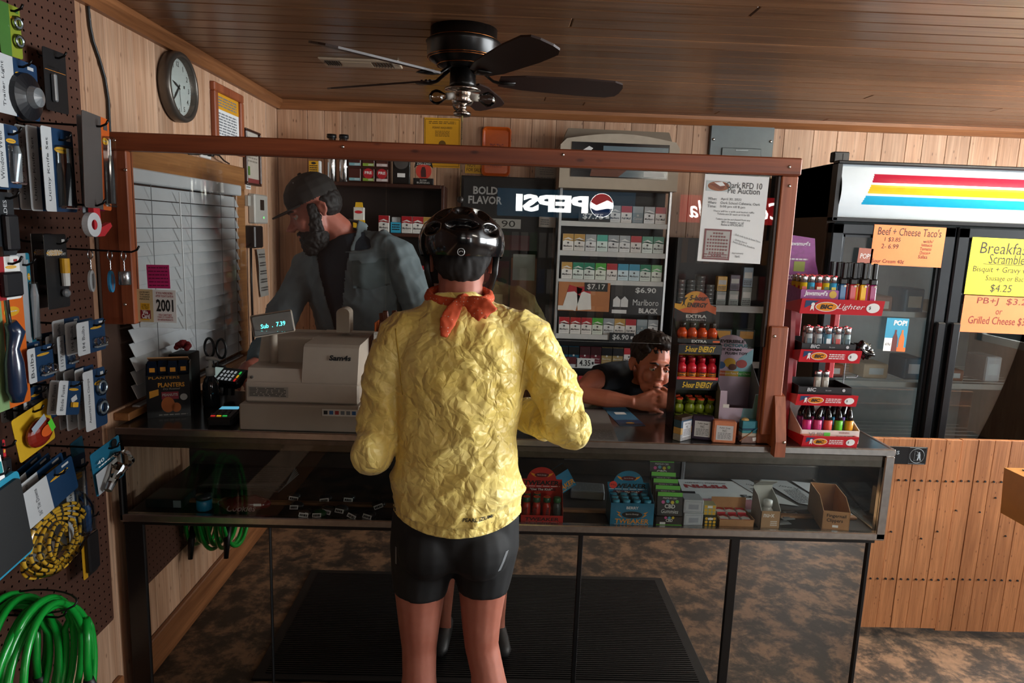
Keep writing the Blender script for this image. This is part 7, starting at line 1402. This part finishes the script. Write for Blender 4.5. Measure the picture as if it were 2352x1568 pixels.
# helmet: grooved shell
HB_ = M('#0c0c0e', .16, coat=.5, var=.3, sc=60); inv = TR(-co_[0], -co_[1], -co_[2]) @ Hc @ TR(0, .014, .036) @ RX(R(-8))
VENT = [(90, 48, 17, 15), (55, 42, 13, 16), (125, 42, 13, 16), (22, 40, 12, 15), (158, 40, 12, 15), (90, 14, 24, 9), (48, 12, 12, 10), (132, 12, 12, 10), (70, 72, 24, 9), (110, 72, 24, 9), (-90, 40, 14, 16), (-55, 38, 12, 16), (-125, 38, 12, 16), (-20, 36, 12, 15), (-160, 36, 12, 15)]
NA, NE = 120, 60; vs = []; fs = []; ms = []
for e in range(NE+1):
    for a in range(NA):
        A = -180+360*a/NA; low = -18-14*max(0, math.sin(R(A)))+6*max(0, -math.sin(R(A)))
        El = low+(90-low)*e/NE; d_ = 0.
        for (va, ve, wa, we) in VENT:
            da = ((A-va+180) % 360)-180; q = (da*math.cos(R(El))/wa/math.cos(R(ve)))**2+((El-ve)/we)**2
            if q < 1: d_ = max(d_, min(1, (1-q)*2.2))
        r_ = 1-.15*d_+.028*abs(math.sin(R(A*3)))*max(0, math.cos(R(El)))*(1-d_); el = R(El)
        vs.append(inv @ V((.112*r_*math.cos(el)*math.cos(R(A)), .14*r_*math.cos(el)*math.sin(R(A)), .094*r_*math.sin(el))))
for e in range(NE):
    for a in range(NA):
        fs.append((e*NA+a, e*NA+(a+1) % NA, (e+1)*NA+(a+1) % NA, (e+1)*NA+a)); A = -180+360*(a+.5)/NA; El = -24+114*(e+.5)/NE
        ms.append(1 if 118 < A < 176 and 58 < El < 68 else 2 if 30 < A < 55 and 60 < El < 66 else 0)
s = MB(); s.v = vs; s.f = fs; s.m = ms; hl = s.build('helmet', [HB_, M('#d5d3cc', .3), M('#b9854f', .3)], cy, True); tree = bvh(hl.data)
s = MB(); cx_, cz_ = -.092-co_[0], 1.552-co_[2]
s.tube([(cx_+.0085*math.cos(2*PI*i/24), -.5, cz_+.0085*math.sin(2*PI*i/24)) for i in range(24)], .001, 5, closed=True).tube([(cx_-.005, -.5, cz_-.001), (cx_-.002, -.5, cz_+.002), (cx_+.003, -.5, cz_+.002), (cx_+.005, -.5, cz_-.001)], .0009, 5)
h = tree.ray_cast(V((cx_, -.6, cz_)), V((0, 1, 0)))
if h[0] is not None:
    dy = h[0].y+.5
    s.v = [p+V((0, dy-.003, 0)) for p in s.v]
s.build('helmet_badge', M('#b9bcbd', .3), hl)
lc = TR(-co_[0], -co_[1], -co_[2]) @ Hc
for k in (-1, 1):
    MB().tf(lc).tube([(k*.09, .05, .0), (k*.086, .04, -.05), (k*.07, -.02, -.1), (k*.03, -.06, -.125), (0, -.065, -.127)], [(.008, .0012)]*5, 6).build('helmet_strap', BLACK, hl, True)
    MB().tf(lc).tube([(k*.088, -.03, .02), (k*.084, -.02, -.04), (k*.07, -.025, -.1)], [(.007, .0012)]*3, 6).build('helmet_strap', BLACK, hl, True)
# neckerchief
def bandana():
    m, t, N, L, b = nt('orange_red_dotted_cotton'); tc = N.new('ShaderNodeTexCoord'); v = N.new('ShaderNodeTexVoronoi'); v.inputs['Scale'].default_value = 115; v.inputs['Randomness'].default_value = .3; L.new(tc.outputs['Object'], v.inputs['Vector'])
    r_ = N.new('ShaderNodeValToRGB'); r_.color_ramp.interpolation = 'CONSTANT'; r_.color_ramp.elements[1].position = .16; r_.color_ramp.elements[0].color = (.62, .42, .36, 1); r_.color_ramp.elements[1].color = (*lin('#c24a22'), 1); L.new(v.outputs['Distance'], r_.inputs[0]); L.new(r_.outputs[0], b.inputs['Base Color']); b.inputs['Roughness'].default_value = .8; return m
b = MB(); b.tube([(-.097+.078*math.cos(2*PI*i/24), 1.742+.073*math.sin(2*PI*i/24), 1.436+.012*math.sin(2*PI*i/24)) for i in range(24)], [(.017, .012)]*24, 8, flat=(0, 0, 1), closed=True)
b.ell((-.083, 1.652, 1.438), (.017, .016, .016)); b.tube([(-.09, 1.65, 1.437), (-.105, 1.635, 1.415), (-.118, 1.622, 1.385), (-.125, 1.612, 1.352)], [(.006, .01), (.006, .02), (.006, .021), (.004, .009)], 10, flat=(0, -1, 0)); b.tube([(-.08, 1.65, 1.438), (-.055, 1.637, 1.438), (-.028, 1.632, 1.43), (-.01, 1.634, 1.42), (-.028, 1.628, 1.408), (-.055, 1.632, 1.418), (-.08, 1.65, 1.432)], [(.006, .008), (.007, .014), (.007, .018), (.006, .012), (.006, .014), (.006, .012), (.005, .008)], 10, flat=(0, -1, 0)); b.tube([(-.075, 1.64, 1.43), (-.052, 1.625, 1.41), (-.036, 1.62, 1.398)], [(.004, .008), (.004, .014), (.003, .012)], 8, flat=(0, -1, 0))
me = remesh(b, .0032, 2); displace(me, lambda c, n: .002*ridge(c*45)-.001); local(me, co_); me.materials.append(bandana()); link('neckerchief', me, cy)
SHO = M('#17181a', .5)
shoe('shoe', cy, co_, (-.175, 1.68, .0085), (-.1, 1, 0), SHO, .8); shoe('shoe', cy, co_, (.036, 1.68, .0085), (.15, 1, 0), SHO, .8)

# ---- clerk ----
co_ = (-.58, 3.0, 0); ck2 = thing('person', 'bearded clerk in dark cap and grey overshirt leaning behind the counter', 'person', co_)
Hk = hmat((-.742, 2.80, 1.665), (-.93, -.36), R(27), R(-4), 1.04)
TPK = [((-.575, 3.0, .86), (.165, .12)), ((-.575, 2.985, 1.0), (.17, .125)), ((-.58, 2.95, 1.15), (.185, .13)), ((-.595, 2.91, 1.32), (.21, .135)), ((-.61, 2.88, 1.44), (.21, .125)), ((-.62, 2.865, 1.52), (.16, .1)), ((-.63, 2.86, 1.57), (.09, .08))]
FLK = (.93, -.36, .12)
KL = [(-.41, 2.80, 1.49), (-.33, 2.78, 1.34), (-.29, 2.76, 1.16), (-.34, 2.62, 1.02), (-.42, 2.56, 1.0)]; KR = [(-.8, 2.92, 1.42), (-.88, 2.86, 1.26), (-.93, 2.76, 1.1), (-.92, 2.62, 1.06), (-.93, 2.53, 1.065)]
b = MB(); head(b, Hk, 1.1, 1.05); b.tube([(-.63, 2.86, 1.5), (-.665, 2.845, 1.585), (-.715, 2.82, 1.63)], [.07, .064, .06], 12); b.tube([p for p, r_ in TPK], [(a*.9, c_*.9) for p, (a, c_) in TPK], 18, flat=FLK)
b.tube(KL, [.055, .048, .04, .034, .024], 10); b.tube(KR, [.055, .048, .04, .034, .024], 10)
hand(b, KL[-1], (-.7, -.6, -.1), (0, 0, -1), -1, (15, 25, 20)); hand(b, KR[-1], (.15, -.9, -.12), (.2, 0, -1), 1, (15, 25, 20))
LGS = ([(-.66, 3.0, .88), (-.67, 2.99, .5), (-.67, 3.01, .09)], [(-.49, 3.0, .88), (-.48, 2.99, .5), (-.48, 3.01, .09)])
for lg in LGS: b.tube(lg, [.085, .06, .04], 12)
me = local(remesh(b, .0055, 3), co_); me.materials.append(SKINC); link('body', me, ck2)
face_bits(Hk, ck2, co_, M('#1a1210', .7), lidm=SKINC)
b = MB(); b.tube([p for p, r_ in TPK], [(a*.96, c_*.97) for p, (a, c_) in TPK], 22, flat=FLK); me = remesh(b, .007, 3); displace(me, lambda c, n: .004*ridge(V((c.x*8, c.y*8, c.z*4)))); local(me, co_); me.materials.append(cloth('navy_tee', '#1a2530', '#22303c')); link('t_shirt', me, ck2)
b = MB(); b.tube([(p[0], p[1], p[2]) for p, r_ in TPK[:-1]], [(a*1.09, c_*1.12) for p, (a, c_) in TPK[:-1]], 26, flat=FLK)
b.tube([(-.5, 2.83, 1.53)]+KL[:4]+[(-.37, 2.6, 1.012)], [.06, .072, .066, .058, .05, .042], 12); b.tube([(-.7, 2.88, 1.48)]+KR[:4]+[(-.925, 2.6, 1.06)], [.06, .072, .066, .058, .05, .042], 12); b.tube([(-.78, 2.91, 1.45), (-.62, 2.87, 1.54), (-.43, 2.81, 1.51)], [.05, .06, .05], 10)
me = remesh(b, .0065, 5); displace(me, lambda c, n: .013*crease(V((c.x*7+c.z*2.5, c.y*7, c.z*2.6)), 2)+.006*crease(c*9+V((4, 4, 1)))+.003*crease(c*19)-.006)
bm = bmesh.new(); bm.from_mesh(me); dl = []
for f in bm.faces:
    c = f.calc_center_median(); k = (c.z-1.12)/(1.52-1.12)
    xl, xr = -.662-.085*max(0, k), -.648+.055*max(0, k)
    if f.normal.y < -.15 and c.y < 2.92 and (xl < c.x < xr or c.z > 1.545 and -.74 < c.x < -.57): dl.append(f)
bmesh.ops.delete(bm, geom=dl, context='FACES'); bm.to_mesh(me); bm.free(); local(me, co_); DEN = cloth('grey_denim', '#4b5659', '#78858a', 60); me.materials.append(DEN)
me.polygons.foreach_set('use_smooth', [True]*len(me.polygons)); ov = link('overshirt', me, ck2); tree = bvh(me)
md = ov.modifiers.new('thick', 'SOLIDIFY'); md.thickness = .004
s = MB(); N_ = 12
for i in range(N_+1):
    for j in range(N_+1):
        p = atY(803+85*i/N_+4*j/N_, 592+78*j/N_-(0 if j < N_ else 10*abs(i/N_-.5)*2)-6*i/N_, 2.7); s.v.append(p-V(co_))
for i in range(N_):
    for j in range(N_): s.f.append((i*(N_+1)+j, (i+1)*(N_+1)+j, (i+1)*(N_+1)+j+1, i*(N_+1)+j+1)); s.m.append(0)
drape(s, tree, off=.004).build('shirt_pocket', cloth('pocket_denim', '#465255', '#5d696b', 30), ov, True)
s = MB()
for i in range(N_+1):
    for j in range(4): p = atY(798+92*i/N_, 584+(24 if 3 < i < 9 else 16)*j/3-7*i/N_, 2.7); s.v.append(p-V(co_))
for i in range(N_):
    for j in range(3): s.f.append((i*4+j, (i+1)*4+j, (i+1)*4+j+1, i*4+j+1)); s.m.append(0)
drape(s, tree, off=.008).build('pocket_flap', DEN, ov, True)
b = MB(); b.tube([(-.585, 2.755, 1.50), (-.56, 2.79, 1.56), (-.565, 2.87, 1.615), (-.63, 2.92, 1.625), (-.70, 2.90, 1.575), (-.735, 2.84, 1.5)], [(.005, .014), (.006, .024), (.006, .028), (.006, .028), (.006, .024), (.005, .014)], 10, flat=(.5, -.5, .3)); me = remesh(b, .005, 3); local(me, co_); me.materials.append(DEN); link('shirt_collar', me, ov)
b = MB()
for lg in LGS: b.tube(lg, [.105, .085, .07], 14)
b.tube([(-.575, 3.0, .8), (-.575, 3.0, .95)], [(.165, .12), (.17, .125)], 16, flat=FLK); me = local(remesh(b, .009, 4), co_); me.materials.append(cloth('dark_jeans', '#1a2230', '#222c3a')); link('trousers', me, ck2)
for lg in LGS: shoe('shoe', ck2, co_, (lg[-1][0], 3.0, 0), (-.4, -1, 0), SHO)
lk = TR(-co_[0], -co_[1], -co_[2]) @ Hk
HAIR = M('#0f0b09', .7, var=.3, sc=120)
b = MB().tf(Hk); b.ell((0, -.05, -.095), (.058, .06, .055)); b.ell((0, -.085, -.12), (.035, .03, .04)); b.ell((0, -.1, -.06), (.026, .008, .008)); [b.tube([(k*.07, -.012, .02), (k*.069, -.022, -.03), (k*.058, -.04, -.08)], [(.008, .02), (.01, .024), (.014, .03)], 8, flat=(1, 0, 0)) for k in (-1, 1)]
b.tf(None); me = remesh(b, .004, 2); displace(me, lambda c, n: .005*noise.noise(c*70)+.004*noise.noise(c*140)); local(me, co_); me.materials.append(HAIR); link('beard', me, ck2)
b = MB().tf(Hk); b.ell((0, .045, .01), (.078, .068, .07)); b.tf(None); me = remesh(b, .005, 2); displace(me, lambda c, n: .004*noise.noise(c*80)); local(me, co_); me.materials.append(HAIR); link('hair', me, ck2)
CAPM = M('#15120e', .8, var=.7, sc=22)
b = MB().tf(Hk); b.ell((0, .008, .05), (.086, .106, .088)); b.tf(None); me = remesh(b, .005, 2); bm = bmesh.new(); bm.from_mesh(me); iv = Hk.inverted(); bmesh.ops.delete(bm, geom=[f for f in bm.faces if (iv @ f.calc_center_median()).z < .03-.12*max(0, (iv @ f.calc_center_median()).y)*0], context='FACES'); bm.to_mesh(me); bm.free(); local(me, co_); me.materials.append(CAPM); me.polygons.foreach_set('use_smooth', [True]*len(me.polygons)); cp = link('cap', me, ck2)
MB().tf(lk).prism([(.075*math.cos(R(a)), -.075-.085*math.sin(R(a))) if 8 < a < 172 else (.08*math.cos(R(a)), -.05) for a in range(0, 181, 12)], .028, .033, 'xy').build('cap_brim', CAPM, cp); MB().tf(lk).ell((0, .008, .139), (.008, .008, .004), n=10, k=6).build('cap_button', CAPM, cp, True)

# ---- boy ----
co_ = (.62, 2.8, 0); by_ = thing('person', 'boy in dark t-shirt resting his chin on folded hands on the counter', 'person', co_)
Hb = hmat((.592, 2.535, 1.125), (.2, -.97), R(4), R(8), .9)
b = MB(); head(b, Hb, .85, .96); b.tube([(.62, 2.72, 1.03), (.615, 2.64, 1.06), (.605, 2.575, 1.09)], [.055, .05, .046], 12)
BT = [((.62, 2.8, .6), (.13, .1)), ((.62, 2.77, .8), (.14, .095)), ((.62, 2.74, .95), (.15, .09)), ((.62, 2.72, 1.03), (.12, .07)), ((.62, 2.71, 1.07), (.06, .05))]
b.tube([p for p, r_ in BT], [r_ for p, r_ in BT], 16, flat=(1, 0, 0))
BA = [(.49, 2.71, 1.04), (.38, 2.6, 1.04), (.315, 2.5, 1.01), (.42, 2.465, 1.002), (.515, 2.435, 1.0)]; BB = [(.75, 2.71, 1.04), (.83, 2.62, 1.0), (.80, 2.5, .996), (.73, 2.45, .995), (.675, 2.43, 1.0)]
b.tube(BA, [.045, .04, .036, .034, .02], 12); b.tube(BB, [.045, .04, .036, .033, .019], 12)
hand(b, BA[-1], (.95, -.12, .0), (.1, .9, -.25), 1, (6, 14, 12), .85, 9, (25, 15)); hand(b, BB[-1], (-.85, .0, .22), (-.1, .8, -.4), -1, (8, 16, 14), .82, 9, (30, 15))
for x in (-.07, .07): b.tube([(.62+x, 2.8, .62), (.62+x, 2.79, .35), (.62+x*1.1, 2.82, .08)], [.075, .05, .034], 10)
me = local(remesh(b, .0036, 2), co_); me.materials.append(SKINB); link('body', me, by_)
face_bits(Hb, by_, co_, M('#2a1810', .7), '#1a120d', SKINB)
MB().tf(TR(-co_[0], -co_[1], -co_[2]) @ Hb).tube([(-.019, -.1, -.0725), (0, -.107, -.0715), (.019, -.1, -.0735)], [(.0015, .002)]*3, 6).build('lips', M('#5a2a22', .5), by_, True)
b = MB().tf(Hb); b.ell((0, .03, .05), (.083, .098, .088)); b.ell((0, -.025, .105), (.06, .05, .03)); b.ell((.015, -.055, .098), (.035, .026, .018)); b.ell((-.05, -.02, .075), (.03, .04, .03)); b.tf(None)
me = remesh(b, .0038, 1); displace(me, lambda c, n: .008*noise.noise(c*32)+.006*ridge(V((c.x*60, c.y*60, c.z*35)))); local(me, co_); me.materials.append(M('#24140c', .6, var=.35, sc=80)); link('hair', me, by_)
b = MB(); b.tube([p for p, r_ in BT[:-1]], [(a*1.1, c_*1.12) for p, (a, c_) in BT[:-1]], 18, flat=(1, 0, 0)); b.tube([(.55, 2.72, 1.05), BA[0], (.405, 2.625, 1.045)], [.05, .058, .05], 12); b.tube([(.69, 2.72, 1.05), BB[0], (.81, 2.645, 1.01)], [.05, .058, .05], 12)
me = remesh(b, .006, 4); displace(me, lambda c, n: .004*ridge(c*11)); local(me, co_); me.materials.append(cloth('black_tee', '#10151b', '#161c24')); link('t_shirt', me, by_)
b = MB()
for x in (-.07, .07): b.tube([(.62+x, 2.8, .66), (.62+x, 2.79, .35), (.62+x*1.1, 2.82, .07)], [.095, .07, .06], 12)
b.ell((.62, 2.8, .65), (.15, .11, .09)); me = local(remesh(b, .009, 3), co_); me.materials.append(cloth('boy_jeans', '#1c2634', '#26313f')); link('trousers', me, by_)
for x in (-.075, .075): shoe('shoe', by_, co_, (.62+x, 2.82, 0), (0, -1, 0), SHO, .8)
